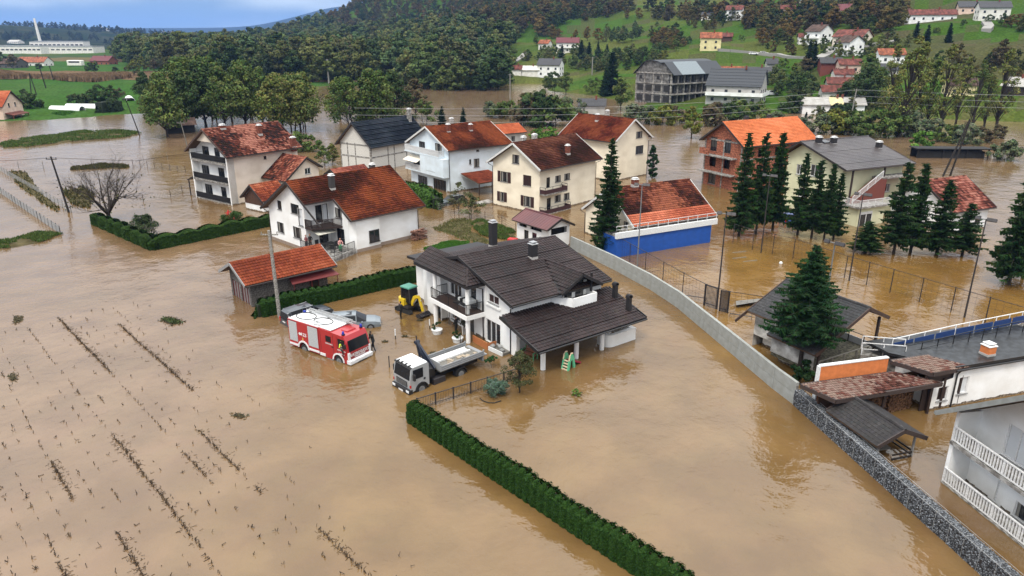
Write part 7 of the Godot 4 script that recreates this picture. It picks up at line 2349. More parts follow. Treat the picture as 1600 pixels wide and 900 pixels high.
	for k in 19:
		b.bar(V(-3.2 + k * .29, 2.78, -.62), V(-3.2 + k * .29, 2.78, -.98), .045)
	for x in [-2.9, -.6, 1.6]:
		b.box(V(x, 2.64, -.8), V(.08, .2, .5))
	obj("ladder", b, "galvanised", t)
	b = MB.new()
	for q in [[-2.5, .1, .85, 1.0], [-.4, -.1, .8, .7]]:
		var pts := []
		for k in 40:
			var a: float = k * .21 + q[1]
			pts.append(V(q[0] + cos(a) * q[2] * 1.15, 2.6 + (k % 3) * .005, .12 + sin(a) * q[2] * .8))
		b.tube(pts, [.032], 5)
	obj("hose", b, "rubber", t)
	b = MB.new()
	b.col = Color(.7, .72, .72)
	b.cyl(V(-.55, 2.56, .75), V(-.55, 2.8, .75), .2, .16, 12)
	b.tube([V(-.55, 2.82, .75), V(-.2, 2.92, .85), V(.25, 2.95, .95)], [.12, .09, .06], 8)
	b.cbox(V(-.1, 2.66, .9), V(.5, .2, .3), .03)
	obj("water_cannon", b, "worn_paint", t)
	part(t, "rear_beacon", "lens_blue", V(-3.4, 2.58, -.5), V(-3.2, 2.76, -.3), .04)
	b = MB.new()
	for z in [-1.12, 1.12]:
		b.bar(V(-3.55, 2.66, z), V(-.2, 2.66, z), .03)
		for k in 5:
			b.bar(V(-3.55 + k * .8, 2.54, z), V(-3.55 + k * .8, 2.66, z), .025)
	obj("roof_rail", b, "galvanised", t)


func crane_truck() -> void:
	var t := thing("crane_truck", V(-5.66, 0, -50.57), 137.2, "white and silver flatbed truck with folded loading crane in the flood", "truck")
	var white := Color(.82, .83, .84)
	var silver := Color(.3, .31, .32)
	var b := MB.new()
	b.col = silver
	var prof := [W(1.75, .28), W(1.95, .28)]
	for k in 7:
		var a := PI - PI * k / 6
		prof.append(W(2.45 + cos(a) * .5, .22 + sin(a) * .5))
	prof += [W(3.3, .12), W(3.46, .2), W(3.48, .98), W(3.3, 1.98), W(3.2, 2.06), W(1.85, 2.12), W(1.75, 2.02)]
	b.profile(prof, -1.08, 1.08)
	var cab := obj("cab", b, "car_paint", t)
	b = MB.new()
	b.col = white
	b.hexa([V(1.8, 2.08, -1.0), V(3.24, 2.02, -1.0), V(3.24, 2.02, 1.0), V(1.8, 2.08, 1.0), V(1.88, 2.2, -.9), V(3.05, 2.15, -.9), V(3.05, 2.15, .9), V(1.88, 2.2, .9)])
	obj("cab_roof", b, "car_paint", cab)
	part(cab, "roof_hatch", "pane_pale", V(2.1, 2.17, -.32), V(2.65, 2.22, .32), .02)
	b = MB.new()
	for z in [-.7, -.25, .25, .7]:
		b.box(V(3.16, 2.13, z), V(.26, .07, .1))
	b.bar(V(3.3, 2.04, -1.05), V(3.3, 2.04, 1.05), .14, .08)
	obj("sun_visor", b, "plastic_dark", cab)
	b = MB.new()
	b.hexa([V(3.3, 1.08, -.98), V(3.49, 1.08, -.98), V(3.49, 1.08, .98), V(3.3, 1.08, .98), V(3.12, 1.92, -.94), V(3.33, 1.92, -.94), V(3.33, 1.92, .94), V(3.12, 1.92, .94)])
	obj("windscreen", b, "glass_dark", t)
	part(t, "grille", "metal_black", V(3.46, .46, -.68), V(3.51, .9, .68))
	b = MB.new()
	for k in 4:
		b.box(V(3.515, .52 + k * .1, 0), V(.02, .025, 1.3))
	obj("grille_bar", b, "metal_grey", t)
	part(t, "bumper", "plastic_dark", V(3.3, -.2, -1.12), V(3.62, .36, 1.12), .05)
	part(t, "licence_plate", "frame_white", V(3.62, .02, -.3), V(3.64, .14, .26))
	b = MB.new()
	b.col = silver
	for s in [-1, 1]:
		part(t, "headlight", "lens_clear", V(3.6, .12, s * .88 - .18), V(3.635, .3, s * .88 + .18), .01)
		part(t, "indicator", "lens_red", V(3.4, .5, s * 1.06 - .05), V(3.5, .72, s * 1.06 + .05))
		part(t, "side_window", "glass_dark", V(2.3, 1.1, s * 1.085 - .02), V(3.2, 1.86, s * 1.085 + .01))
		part(t, "mirror", "plastic_dark", V(3.15, 1.12, s * 1.28 - .1), V(3.3, 1.62, s * 1.28 + .1), .03)
		part(t, "door_handle", "plastic_dark", V(2.1, .85, s * 1.09 - .02), V(2.25, 1.0, s * 1.09 + .02))
		part(t, "air_intake", "plastic_dark", V(1.5, .9, s * .98 - .1), V(1.74, 1.5, s * .98 + .1), .02)
		wheel_part(t, V(2.45, .1, s * .93), .46, .28)
		wheel_part(t, V(-1.3, .1, s * .86), .46, .26, true)
		b = MB.new()
		arch(b, 2.45, .1, .5, .1, s * 1.08 - .06, s * 1.08 + .05)
		arch(b, -1.3, .1, .52, .06, s * .95 - .2, s * .95 + .2)
		obj("mudguard", b, "plastic_dark", t)
		part(t, "fuel_tank", "metal_dark", V(.2, -.1, s * .8 - .25), V(1.3, .5, s * .8 + .25), .05)
	part(t, "chassis", "metal_black", V(-3.5, .25, -.45), V(3.2, .75, .45))
	var bed := part(t, "load_bed", "wood_grey", V(-3.55, .92, -1.15), V(.75, 1.08, 1.15))
	for s in [-1, 1]:
		b = MB.new()
		for k in 3:
			b.span(V(-3.55, 1.0 + k * .15, s * 1.16 - .03), V(.75, 1.0 + k * .15 + .115, s * 1.16 + .03))
		for x in [-3.55, -1.4, .72]:
			b.span(V(x - .05, 1.0, s * 1.16 - .05), V(x + .05, 1.5, s * 1.16 + .05))
		obj("side_board", b, "board_grey", bed)
		b = MB.new()
		b.span(V(-3.5, .96, s * 1.16 - .012), V(.7, 1.4, s * 1.16 + .012))
		obj("side_board_groove", b, "metal_dark", bed)
	b = MB.new()
	b.span(V(-3.95, .95, -1.15), V(-3.55, 1.04, 1.15))
	b.span(V(-3.62, .5, -1.1), V(-3.5, .92, 1.1))
	obj("tailboard", b, "board_grey", bed)
	part(bed, "headboard", "board_grey", V(.72, 1.05, -1.15), V(.8, 1.7, 1.15))
	b = MB.new()
	b.span(V(-3.2, 1.09, .1), V(.5, 1.13, .75))
	for k in 9:
		b.span(V(-3.15 + k * .4, 1.13, .12), V(-3.15 + k * .4 + .06, 1.17, .73))
	for z in [.1, .75]:
		b.span(V(-3.2, 1.1, z - .05), V(.5, 1.24, z + .05))
	tag(obj("loading_ramp", b, "chimney_cap"), "pale ribbed loading ramp lying on the truck bed", "ramp")
	var ramp: Node3D = get_node_or_null("loading_ramp")
	if ramp:
		ramp.transform = t.transform
	b = MB.new()
	b.col = Color(.4, .33, .25)
	for k in 26:
		b.box(V(r(-3.2, .5), r(1.1, 1.16), r(-.95, -.15)), V(r(.1, .5), r(.03, .12), r(.08, .3)), Basis(Vector3.UP, r(0, 3)))
	var junk := obj("timber_scraps", b, "painted")
	junk.transform = t.transform
	tag(junk, "loose timber and rubble scattered on the truck bed", "scraps", "", "stuff")
	# crane
	b = MB.new()
	b.box(V(1.25, .9, 0), V(.6, .7, 1.5))
	b.cyl(V(1.25, 1.1, .0), V(1.25, 1.7, .0), .22, .18, 10)
	var cr := obj("crane_base", b, "metal_black", t)
	b = MB.new()
	b.bar(V(1.25, 1.5, -.2), V(1.35, 3.0, .95), .22, .26)
	b.bar(V(1.1, 1.3, -.95), V(1.3, 2.95, .95), .16, .2)
	b.bar(V(1.4, 1.2, .3), V(1.35, 2.5, .75), .1, .1)
	b.cyl(V(1.12, 2.95, .95), V(1.5, 2.95, .95), .14, .14, 10)
	b.bar(V(1.32, 2.9, .95), V(1.32, 3.45, 1.0), .06)
	obj("crane_arm", b, "paint_navy_dark", cr)
	b = MB.new()
	b.tube([V(1.05, 1.2, .2), V(.98, 2.0, .5), V(1.1, 2.8, .9)], [.03], 5)
	b.tube([V(1.5, 1.2, -.4), V(1.6, 1.9, .3), V(1.45, 2.8, .85)], [.03], 5)
	obj("hydraulic_hose", b, "rubber", cr)


# A car from cross-sections along its length: [x, sill height, belt height, roof height, half width at belt, half width at roof]
func car(label: String, at: Vector3, turn: float, st: Array, col: Color, wx: Array, group := "") -> Node3D:
	var t := thing("parked_car", at, turn, label, "car", group)
	var body := MB.new()
	body.col = col
	var glass := MB.new()
	var black := MB.new()
	for i in st.size() - 1:
		var p: Array = st[i]
		var q: Array = st[i + 1]
		for s in [-1, 1]:
			var rp := [V(p[0], p[1], s * p[4] * .96), V(p[0], lerpf(p[1], p[2], .55), s * p[4] * 1.02), V(p[0], p[2], s * p[4] * .97), V(p[0], p[3], s * p[5]), V(p[0], p[3] + .03 * (1 if p[3] > p[2] else 0), 0)]
			var rq := [V(q[0], q[1], s * q[4] * .96), V(q[0], lerpf(q[1], q[2], .55), s * q[4] * 1.02), V(q[0], q[2], s * q[4] * .97), V(q[0], q[3], s * q[5]), V(q[0], q[3] + .03 * (1 if q[3] > q[2] else 0), 0)]
			for k in 4:
				var a: Vector3 = rp[k]
				var b: Vector3 = rq[k]
				var c: Vector3 = rq[k + 1]
				var d: Vector3 = rp[k + 1]
				var steep := absf(p[3] - q[3]) > .28
				var cabin: bool = p[3] > p[2] + .1 or q[3] > q[2] + .1
				var m := body
				if (k == 2 and cabin) or (k == 3 and steep):
					m = glass
				if s > 0:
					m.quad(a, d, c, b)
				else:
					m.quad(a, b, c, d)
	for e in [[st[0], -1], [st[-1], 1]]:
		var p: Array = e[0]
		body.span(V(p[0] - .02, p[1], -p[4] * .95), V(p[0] + .02, p[2], p[4] * .95))
	obj("body", body, "car_paint", t)
	obj("windows", glass, "glass_dark", t)
	var roof_x := []
	for p in st:
		if p[3] > p[2] + .35:
			roof_x.append(p)
	var pil := MB.new()
	pil.col = col
	for p in roof_x:
		for s in [-1, 1]:
			pil.bar(V(p[0], p[2], s * p[4] * .98), V(p[0], p[3], s * (p[5] + .012)), .07)
	for s in [-1, 1]:
		pil.bar(V(roof_x[0][0], roof_x[0][3] + .02, s * roof_x[0][5]), V(roof_x[-1][0], roof_x[-1][3] + .02, s * roof_x[-1][5]), .06)
	obj("pillar", pil, "car_paint", t)
	var rl := MB.new()
	for s in [-1, 1]:
		rl.bar(V(roof_x[0][0], roof_x[0][3] + .07, s * roof_x[0][5] * .9), V(roof_x[-1][0], roof_x[-1][3] + .07, s * roof_x[-1][5] * .9), .035)
	obj("roof_rail", rl, "steel", t)
	var sr := MB.new()
	sr.box(V((roof_x[0][0] * .35 + roof_x[-1][0] * .65), roof_x[-1][3] + .035, 0), V(.7, .03, .8))
	obj("sunroof", sr, "glass_dark", t)
	var f: Array = st[-1]
	var b0: Array = st[0]
	for s in [-1, 1]:
		part(t, "headlight", "lens_clear", V(f[0] - .18, f[2] - .2, s * f[4] * .76 - .16), V(f[0] + .035, f[2] - .06, s * f[4] * .76 + .16), .02)
		part(t, "tail_light", "lens_red", V(b0[0] - .03, b0[2] - .3, s * b0[4] * .86 - .1), V(b0[0] + .1, b0[2] + .12, s * b0[4] * .86 + .1), .02)
		part(t, "mirror", "car_paint", V(wx[2], f[2] + .12, s * (f[4] + .16) - .1), V(wx[2] + .14, f[2] + .26, s * (f[4] + .16) + .1), .03, col)
		for k in 2:
			wheel_part(t, V(wx[k], .02, s * (st[2][4] - .07)), .33, .22)
		var gaps := MB.new()
		for x in [wx[2] - .1, wx[2] - 1.05, wx[2] - 1.95]:
			gaps.span(V(x, .3, s * st[3][4] * 1.0 - .01), V(x + .015, st[3][2], s * st[3][4] * 1.0 + .012))
		obj("door_gap", gaps, "metal_black", t)
	part(t, "licence_plate", "frame_white", V(b0[0] - .035, b0[2] - .28, -.26), V(b0[0] - .02, b0[2] - .17, .26))
	part(t, "front_grille", "metal_black", V(f[0] + .005, f[1] + .1, -.5), V(f[0] + .03, f[2] - .08, .5))
	return t


func vehicles() -> void:
	mk("paint_navy_dark", [.012, .016, .03], .4)
	mk("board_grey", [.26, .27, .28], .5)
	fire_truck()
	crane_truck()
	var suv := [[-2.32, .0, .55, .56, .86, .8], [-2.2, -.1, .75, 1.18, .9, .62], [-1.95, -.1, .78, 1.36, .92, .68], [-.8, -.1, .8, 1.42, .93, .7], [.35, -.1, .78, 1.38, .93, .68], [1.1, -.1, .76, .8, .92, .78], [2.0, -.1, .68, .7, .88, .74], [2.35, -.05, .5, .52, .78, .66]]
	car("dark grey off-road car parked between the hedge and the fire engine", V(-19.15, 0, -62.5), -44, suv, Color(.03, .036, .048), [-1.45, 1.4, .75], "cars stranded beside the fire engine")
	var wagon := [[-2.35, .0, .5, .51, .82, .78], [-2.25, -.1, .62, .9, .88, .6], [-1.9, -.1, .64, 1.12, .9, .64], [-.8, -.1, .64, 1.17, .91, .66], [.2, -.1, .62, 1.13, .91, .64], [1.1, -.1, .6, .62, .9, .76], [1.9, -.1, .53, .55, .86, .7], [2.33, -.05, .38, .4, .74, .6]]
	car("silver-blue estate car in the flood behind the fire engine", V(-14.4, .04, -60.9), -10, wagon, Color(.17, .2, .225), [-1.45, 1.45, .65], "cars stranded beside the fire engine")
	car("dark teal car half hidden by thin trees in front of the pale blue house", V(-9.6, .03, -111.6), 136, wagon, Color(.018, .03, .035), [-1.45, 1.45, .65])
	car("blue car between the trunks of the left spruces", V(40.61, 0, -100.24), -20, wagon, Color(.02, .07, .28), [-1.45, 1.45, .65])
	car("white car on the lane right of the yellow house", V(125.28, 16.13, -391.86), 5, wagon, Color(.8, .8, .8), [-1.45, 1.45, .65], "white cars on the hillside lane")
	car("white car on the lane at the right of the pair", V(131.42, 16.19, -393.32), 5, wagon, Color(.8, .8, .8), [-1.45, 1.45, .65], "white cars on the hillside lane")
	car("grey car by the river road below the red-roofed barns", V(99.69, 3.84, -284.35), 5, suv, Color(.5, .52, .55), [-1.45, 1.4, .75])
	var van := thing("white_van", V(-353.94, 2.03, -609.95), 4, "small white van by the far orange-roofed house", "van")
	part(van, "body", "plaster_far", V(-6, .4, -2), V(6, 4.4, 2), .4)
	part(van, "window", "pane_far", V(-4.5, 2.4, 1.9), V(4.5, 3.6, 2.05))
	# mini excavator
	var e := thing("mini_excavator", V(-9.9, 0, -64.6), 40, "yellow mini excavator with green-topped cab beside the villa", "excavator")
	for s in [-1, 1]:
		var m := MB.new()
		var pts := []
		for k in 12:
			var a := PI / 2 + PI * k / 11
			pts.append(W(-.75 + cos(a) * .26, .1 + sin(a) * .26))
		for k in 12:
			var a := -PI / 2 + PI * k / 11
			pts.append(W(.75 + cos(a) * .26, .1 + sin(a) * .26))
		m.profile(pts, s * .62 - .17, s * .62 + .17)
		for k in 14:
			m.box(V(-.85 + k * .13, .37, s * .62), V(.05, .04, .36))
		obj("track", m, "rubber", e)
	var m := MB.new()
	m.cyl(V(0, .3, 0), V(0, .55, 0), .45, .45, 14)
	m.span(V(-.7, .5, -.7), V(.65, .75, .7))
	obj("turntable", m, "metal_dark", e)
	m = MB.new()
	m.col = Color(.72, .5, .02)
	var ring := [W(.1, -.72), W(.1, .72)]
	for k in 9:
		var a := PI / 2 + PI * k / 8
		ring.append(W(-.35 + cos(a) * .75, sin(a) * .72))
	m.slab(ring, func(_x, _z): return .72, func(_x, _z): return 1.35)
	obj("counterweight", m, "worn_paint", e)
	m = MB.new()
	m.hexa([V(-.55, 1.3, -.62), V(.7, .8, -.62), V(.7, .8, .45), V(-.55, 1.3, .45), V(-.5, 2.4, -.58), V(.5, 2.4, -.58), V(.5, 2.4, .4), V(-.5, 2.4, .4)])
	var cb := obj("cab", m, "glass_dark", e)
	m = MB.new()
	for q in [[-.55, -.62, -.5, -.58], [.7, -.62, .5, -.58], [.7, .45, .5, .4], [-.55, .45, -.5, .4]]:
		m.bar(V(q[0], 1.0, q[1]), V(q[2], 2.42, q[3]), .08)
	obj("cab_frame", m, "metal_dark", cb)
	m = MB.new()
	m.col = Color(.09, .3, .22)
	m.cbox(V(0, 2.48, -.09), V(1.25, .16, 1.15), .06)
	obj("cab_roof", m, "worn_paint", cb)
	m = MB.new()
	m.col = Color(.72, .5, .02)
	m.bar(V(.7, .85, .25), V(1.15, 1.75, .25), .2, .3)
	m.bar(V(1.15, 1.75, .25), V(1.75, 1.9, .25), .18, .26)
	m.bar(V(1.75, 1.9, .25), V(2.2, .55, .25), .16, .2)
	var bo := obj("boom", m, "worn_paint", e)
	m = MB.new()
	m.bar(V(.85, .9, .25), V(1.4, 1.55, .25), .08)
	m.bar(V(1.5, 2.08, .25), V(2.0, 1.5, .25), .08)
	obj("hydraulic_cylinder", m, "steel", bo)
	m = MB.new()
	for k in 6:
		var a := PI * .1 + k * .42
		var a1 := a + .42
		m.hexa([V(2.25 - cos(a) * .4, .3 - sin(a) * .32, -.35), V(2.25 - cos(a1) * .4, .3 - sin(a1) * .32, -.35), V(2.25 - cos(a1) * .4, .3 - sin(a1) * .32, .85), V(2.25 - cos(a) * .4, .3 - sin(a) * .32, .85), V(2.25 - cos(a) * .34, .36 - sin(a) * .28, -.35), V(2.25 - cos(a1) * .34, .36 - sin(a1) * .28, -.35), V(2.25 - cos(a1) * .34, .36 - sin(a1) * .28, .85), V(2.25 - cos(a) * .34, .36 - sin(a) * .28, .85)])
	for z in [-.35, .85]:
		m.profile([W(1.86, .3), W(2.0, -.02), W(2.4, -.05), W(2.62, .3), W(2.3, .5)], z - .03, z + .03)
	obj("bucket", m, "metal_dark", e)
	m = MB.new()
	m.span(V(-1.25, -.1, -.75), V(-1.15, .35, .75))
	obj("dozer_blade", m, "metal_dark", e)


# ---- people ------------------------------------------------------------------------------------------------
# A body is one skin drawn round tapered bones: [from, to, radius, radius, colour index].

func skin(bones: Array, cell: float, cols: Array, blend := .03) -> MB:
	var lo := Vector3.ONE * 1e9
	var hi := -lo
	for b in bones:
		for k in 2:
			lo = lo.min(b[k] - Vector3.ONE * (b[2 + k] + cell * 2))
			hi = hi.max(b[k] + Vector3.ONE * (b[2 + k] + cell * 2))
	var n := Vector3i(((hi - lo) / cell).ceil()) + Vector3i.ONE
	var f := PackedFloat32Array()
	f.resize(n.x * n.y * n.z)
	f.fill(1.0)
	var near := PackedByteArray()
	near.resize(f.size())
	var best := PackedFloat32Array()
	best.resize(f.size())
	best.fill(9.0)
	for b in bones:
		var p: Vector3 = b[0]
		var q: Vector3 = b[1]
		var d := q - p
		var dl := maxf(d.length_squared(), 1e-8)
		var reach: float = maxf(b[2], b[3]) + blend * 2 + cell
		var c0 := Vector3i(((p.min(q) - Vector3.ONE * reach - lo) / cell).floor()).clamp(Vector3i.ZERO, n - Vector3i.ONE)
		var c1 := Vector3i(((p.max(q) + Vector3.ONE * reach - lo) / cell).ceil()).clamp(Vector3i.ZERO, n - Vector3i.ONE)
		for z in range(c0.z, c1.z + 1):
			for y in range(c0.y, c1.y + 1):
				for x in range(c0.x, c1.x + 1):
					var w := lo + V(x, y, z) * cell
					var t := clampf((w - p).dot(d) / dl, 0, 1)
					var v := (w - p - d * t).length() - lerpf(b[2], b[3], t)
					var i := (z * n.y + y) * n.x + x
					if v < best[i]:
						best[i] = v
						near[i] = b[4]
					var h := clampf(.5 + .5 * (f[i] - v) / blend, 0, 1)
					f[i] = lerpf(f[i], v, h) - blend * h * (1 - h)
	var mb := MB.new()
	var at := {}
	var offs := [0, 1, n.x, n.x + 1, n.x * n.y, n.x * n.y + 1, n.x * n.y + n.x, n.x * n.y + n.x + 1]
	for z in n.z - 1:
		for y in n.y - 1:
			for x in n.x - 1:
				var i := (z * n.y + y) * n.x + x
				var neg := 0
				for o in offs:
					if f[i + o] < 0:
						neg += 1
				if neg == 0 or neg == 8:
					continue
				var sum := Vector3.ZERO
				var cnt := 0
				for a in 8:
					for e in [1, 2, 4]:
						if not a & e:
							var g0 := f[i + offs[a]]
							var g1 := f[i + offs[a | e]]
							if (g0 < 0) != (g1 < 0):
								var t := g0 / (g0 - g1)
								var pa := V(a & 1, (a >> 1) & 1, a >> 2)
								var pb := V((a | e) & 1, ((a | e) >> 1) & 1, (a | e) >> 2)
								sum += pa.lerp(pb, t)
								cnt += 1
				at[i] = lo + (V(x, y, z) + sum / cnt) * cell
	for i in at:
		var x: int = i % n.x
		var y: int = (i / n.x) % n.y
		var z: int = i / (n.x * n.y)
		for e in [[1, n.x, n.x * n.y], [n.x, n.x * n.y, 1], [n.x * n.y, 1, n.x]]:
			# the edge leaving this cell's low corner along e[0] is shared by four cells
			if (f[i] < 0) != (f[i + e[0]] < 0) and at.has(i - e[1]) and at.has(i - e[2]) and at.has(i - e[1] - e[2]):
				mb.col = cols[near[i] if f[i] < 0 else near[i + e[0]]]
				if f[i] < 0:
					mb.quad(at[i], at[i - e[2]], at[i - e[1] - e[2]], at[i - e[1]])
				else:
					mb.quad(at[i], at[i - e[1]], at[i - e[1] - e[2]], at[i - e[2]])
	return mb


# x forward, y up, z to the person's right. cols: 0 skin, 1 top, 2 trousers, 3 shoes, 4 hair
func person(label: String, at: Vector3, turn: float, ht: float, cols: Array, pose := {}, sink := .0) -> void:
	var k := ht / 1.75
	var lean: float = pose.get("lean", .0)
	var step: float = pose.get("step", .06)
	var hip := V(0, .93, 0)
	var up := V(sin(lean), cos(lean), 0)
	var chest := hip + up * .42
	var neck := hip + up * .56
	var look: Vector3 = pose.get("look", V(1, 0, 0))
	var head := neck + up * .16 + look * .03
	var b := [[hip + V(0, .02, -.07), hip + V(0, .02, .07), .115, .115, 2], [hip, chest, .13, .15, 1], [chest + V(0, .02, -.12), chest + V(0, .02, .12), .1, .1, 1], [chest, neck, .12, .065, 1], [neck, head, .055, .06, 0], [head, head + up * .07, .085, .088, 0], [head + up * .08 - look * .02, head + up * .09 - look * .03, .088, .088, 4], [head + look * .08, head + look * .1 - up * .012, .02, .014, 0]]
	for s in [-1, 1]:
		var foot := V(step * s, .06, s * .12)
		if pose.get("sit", false):
			foot = V(.42, .45, s * .13)
		var kn := hip.lerp(foot, .52) + V(.05, 0, s * .03)
		if pose.get("sit", false):
			kn = V(.42, .93, s * .13)
		b.append([hip + V(0, -.04, s * .085), kn, .092, .064, 2])
		b.append([kn, foot + V(0, .04, 0), .062, .042, 2])
		b.append([foot, foot + V(.17, -.03, s * .03), .045, .035, 3])
		var sh := chest + V(0, .06, s * .19)
		var el: Vector3 = sh + (pose.elbow if pose.has("elbow") else V(-.03, -.29, .05)) * V(1, 1, s)
		var ha: Vector3 = el + (pose.hand if pose.has("hand") else V(.07, -.25, .0)) * V(1, 1, s)
		if s < 0 and pose.has("hand_left"):
			el = sh + pose.elbow_left
			ha = el + pose.hand_left
		b.append([sh, el, .056, .046, 1])
		b.append([el, ha, .045, .033, 1])
		var d := (ha - el).normalized()
		b.append([ha, ha + d * .08, .034, .036, 0])
		b.append([head + up * .05 + V(0, 0, s * .085), head + up * .03 + V(-.01, 0, s * .09), .014, .012, 0])
	var mb := skin(b, .024, cols)
	for s in [-1, 1]:              # five fingers on each hand, slightly curled; eyes
		var hb: Array = b[8 + (0 if s < 0 else 7) + 5]
		var d: Vector3 = (hb[1] - hb[0]).normalized()
		var wide := d.cross(Vector3.UP if absf(d.y) < .9 else Vector3.RIGHT).normalized()
		var palm := d.cross(wide)
		mb.col = cols[0]
		for i in 4:
			var root: Vector3 = hb[1] + wide * (i - 1.5) * .02 + d * .02
			var l: float = [.06, .072, .068, .052][i]
			mb.tube([root, root + d * l * .6 + palm * .005, root + d * l + palm * .022], [.0095, .0085, .007], 5)
		var th: Vector3 = hb[0] + d * .03 + wide * .034
		mb.tube([th, th + wide * .022 + d * .03, th + wide * .022 + d * .06 + palm * .015], [.011, .01, .008], 5)
		mb.col = Color(.02, .018, .016)
		mb.ball(head + up * .045 + look * .082 + look.cross(up) * s * .033, Vector3.ONE * .011, 5, 4)
	mb.col = Color(.3, .1, .08)
	mb.box(head - up * .035 + look * .083, V(.012, .008, .045), Basis(look, up, look.cross(up)))
	var t := thing("person", at - Vector3.UP * sink, turn, label, "person")
	obj("body", mb, "cloth", t)
	t.scale = Vector3.ONE * k
	if pose.has("skirt"):
		var sk := MB.new()
		sk.col = pose.skirt
		sk.tube([hip + Vector3.UP * .06, hip - Vector3.UP * .2, hip - Vector3.UP * .5], [.15, .2, .25], 14)
		obj("skirt", sk, "cloth", t)
	if pose.has("vest"):
		var ve := MB.new()
		ve.col = pose.vest
		for y in [.1, .28]:
			ve.tube([hip + up * y, hip + up * (y + .05)], [.19, .192], 14, false)
		obj("reflective_band", ve, "cloth", t)
	if pose.has("helmet"):
		var he := MB.new()
		he.col = pose.helmet
		he.ball(head + up * .09, V(.125, .11, .115), 12, 7)
		he.tube([head + up * .06, head + up * .075], [.14, .13], 14)
		obj("helmet", he, "worn_paint", t)


func people() -> void:
	var flesh := Color(.45, .25, .17)
	var hair := Color(.02, .014, .01)
	var ink := Color(.012, .012, .015)
	person("person in dark clothes standing in the water left of the mini excavator", V(-10.37, 0, -62.51), 200, 1.78, [flesh, ink, ink, ink, hair], {"elbow": V(-.1, -.24, .14), "hand": V(.12, -.2, -.1), "look": V(.9, 0, -.3).normalized()}, .12)
	person("person in black standing in front of the left porch column of the villa", V(-4.96, 0, -58.98), 215, 1.72, [flesh, ink, Color(.016, .016, .018), ink, hair], {"elbow": V(.02, -.27, .06), "hand": V(.2, -.08, -.05)}, .1)
	person("person in olive jacket and white trousers behind the corner column of the villa", V(-4.28, 0, -58.69), 235, 1.74, [flesh, Color(.035, .036, .022), Color(.6, .58, .55), Color(.1, .03, .025), hair], {"elbow": V(.04, -.26, .07), "hand": V(.2, -.04, -.08)}, .1)
	person("person in dark uniform leaning on the front corner of the fire engine", V(-11.66, 0, -55.39), 190, 1.8, [flesh, Color(.014, .016, .022), Color(.014, .016, .022), ink, hair], {"lean": .22, "step": .2, "elbow": V(.16, -.2, .06), "hand": V(.2, -.1, 0)}, .12)
	var ft: Node3D = get_node("fire_truck")
	person("firefighter in yellow jacket and helmet at the open cab window of the fire engine", ft.transform * V(2.72, .27, 1.08), 34 + 25, 1.7, [flesh, Color(.62, .72, .06), ink, ink, hair], {"sit": true, "elbow": V(.12, -.2, .1), "hand": V(.16, .1, -.06), "vest": Color(.7, .7, .68), "helmet": Color(.68, .74, .1)}, 0)
	var wh: Node3D = get_node("white_house")
	person("person in maroon top on the terrace at the house corner", wh.transform * V(-7.35, .6, 2.75), 120, 1.7, [flesh, Color(.2, .06, .07), ink, ink, Color(.1, .07, .05)], {"elbow": V(.02, -.27, .06), "hand": V(.2, .02, -.1)})
	person("person in black beside the one in maroon on the terrace", wh.transform * V(-6.8, .6, 2.75), 100, 1.72, [flesh, ink, ink, ink, hair], {"elbow": V(-.05, -.27, .08), "hand": V(.14, -.16, -.08)})
	person("woman in pink top and green skirt at the terrace railing", wh.transform * V(-5.2, .6, 6.75), 60, 1.66, [flesh, Color(.72, .36, .33), Color(.05, .25, .12), ink, Color(.06, .03, .02)], {"lean": .12, "elbow": V(.1, -.24, .1), "hand": V(.14, -.14, -.04), "skirt": Color(.06, .3, .14)})


# ---- small things, crops, debris ---------------------------------------------------------------------------

func lawn(called: String, label: String, poly: Array, ht: float, cols: Array, blades: int, size := .22) -> void:
	var flat := PackedVector2Array(poly)
	var mid := Vector2.ZERO
	for p in flat:
		mid += p / flat.size()
	var rim := []
	for i in flat.size():          # an uneven shore line
		for k in 4:
			var p := flat[i].lerp(flat[(i + 1) % flat.size()], k / 4.0)
			rim.append(p + (p - mid) * r(-.08, .08))
	var m := MB.new()
	for i in rim.size():
		var a: Vector2 = rim[i]
		var b: Vector2 = rim[(i + 1) % rim.size()]
		var pa := a.lerp(mid, .35)
		var pb := b.lerp(mid, .35)
		m.col = Color(.1, .085, .045)
		var q := [V(a.x, -.05, a.y), V(pa.x, ht * .7, pa.y), V(pb.x, ht * .7, pb.y), V(b.x, -.05, b.y), V(mid.x, ht, mid.y)]
		var up: Vector3 = (q[2] - q[0]).cross(q[1] - q[0])
		if up.y < 0:
			m.quad(q[3], q[2], q[1], q[0])
			m.tri(q[2], q[4], q[1])
		else:
			m.quad(q[0], q[1], q[2], q[3])
			m.tri(q[1], q[4], q[2])
	var o := obj(called, m, "meadow")
	tag(o, label, "lawn", "", "structure")
	var g := MB.new()
	var lo := flat[0]
	var hi := flat[0]
	for p in flat:
		lo = lo.min(p)
		hi = hi.max(p)
	var n := 0
	while n < blades:
		n += 1
		var q := W(r(lo.x, hi.x), r(lo.y, hi.y))
		if not Geometry2D.is_point_in_polygon(q, PackedVector2Array(rim)) or lumps.get_noise_2d(q.x * 12, q.y * 12) < -.32:
			continue
		g.col = tint(cols, .3)
		var k := clampf(1.0 - (q - mid).length() / (hi - lo).length() * 1.6, .05, 1)
		var base := V(q.x, ht * k * .8 - .03, q.y)
		var w := V(r(-1, 1), 0, r(-1, 1)).normalized() * size * .35
		g.tri(base - w, base + V(r(-.4, .4), r(.5, 1.2), r(-.4, .4)) * size, base + w)
	tag(obj("grass", g, "grass", o), "", "", "", "stuff")


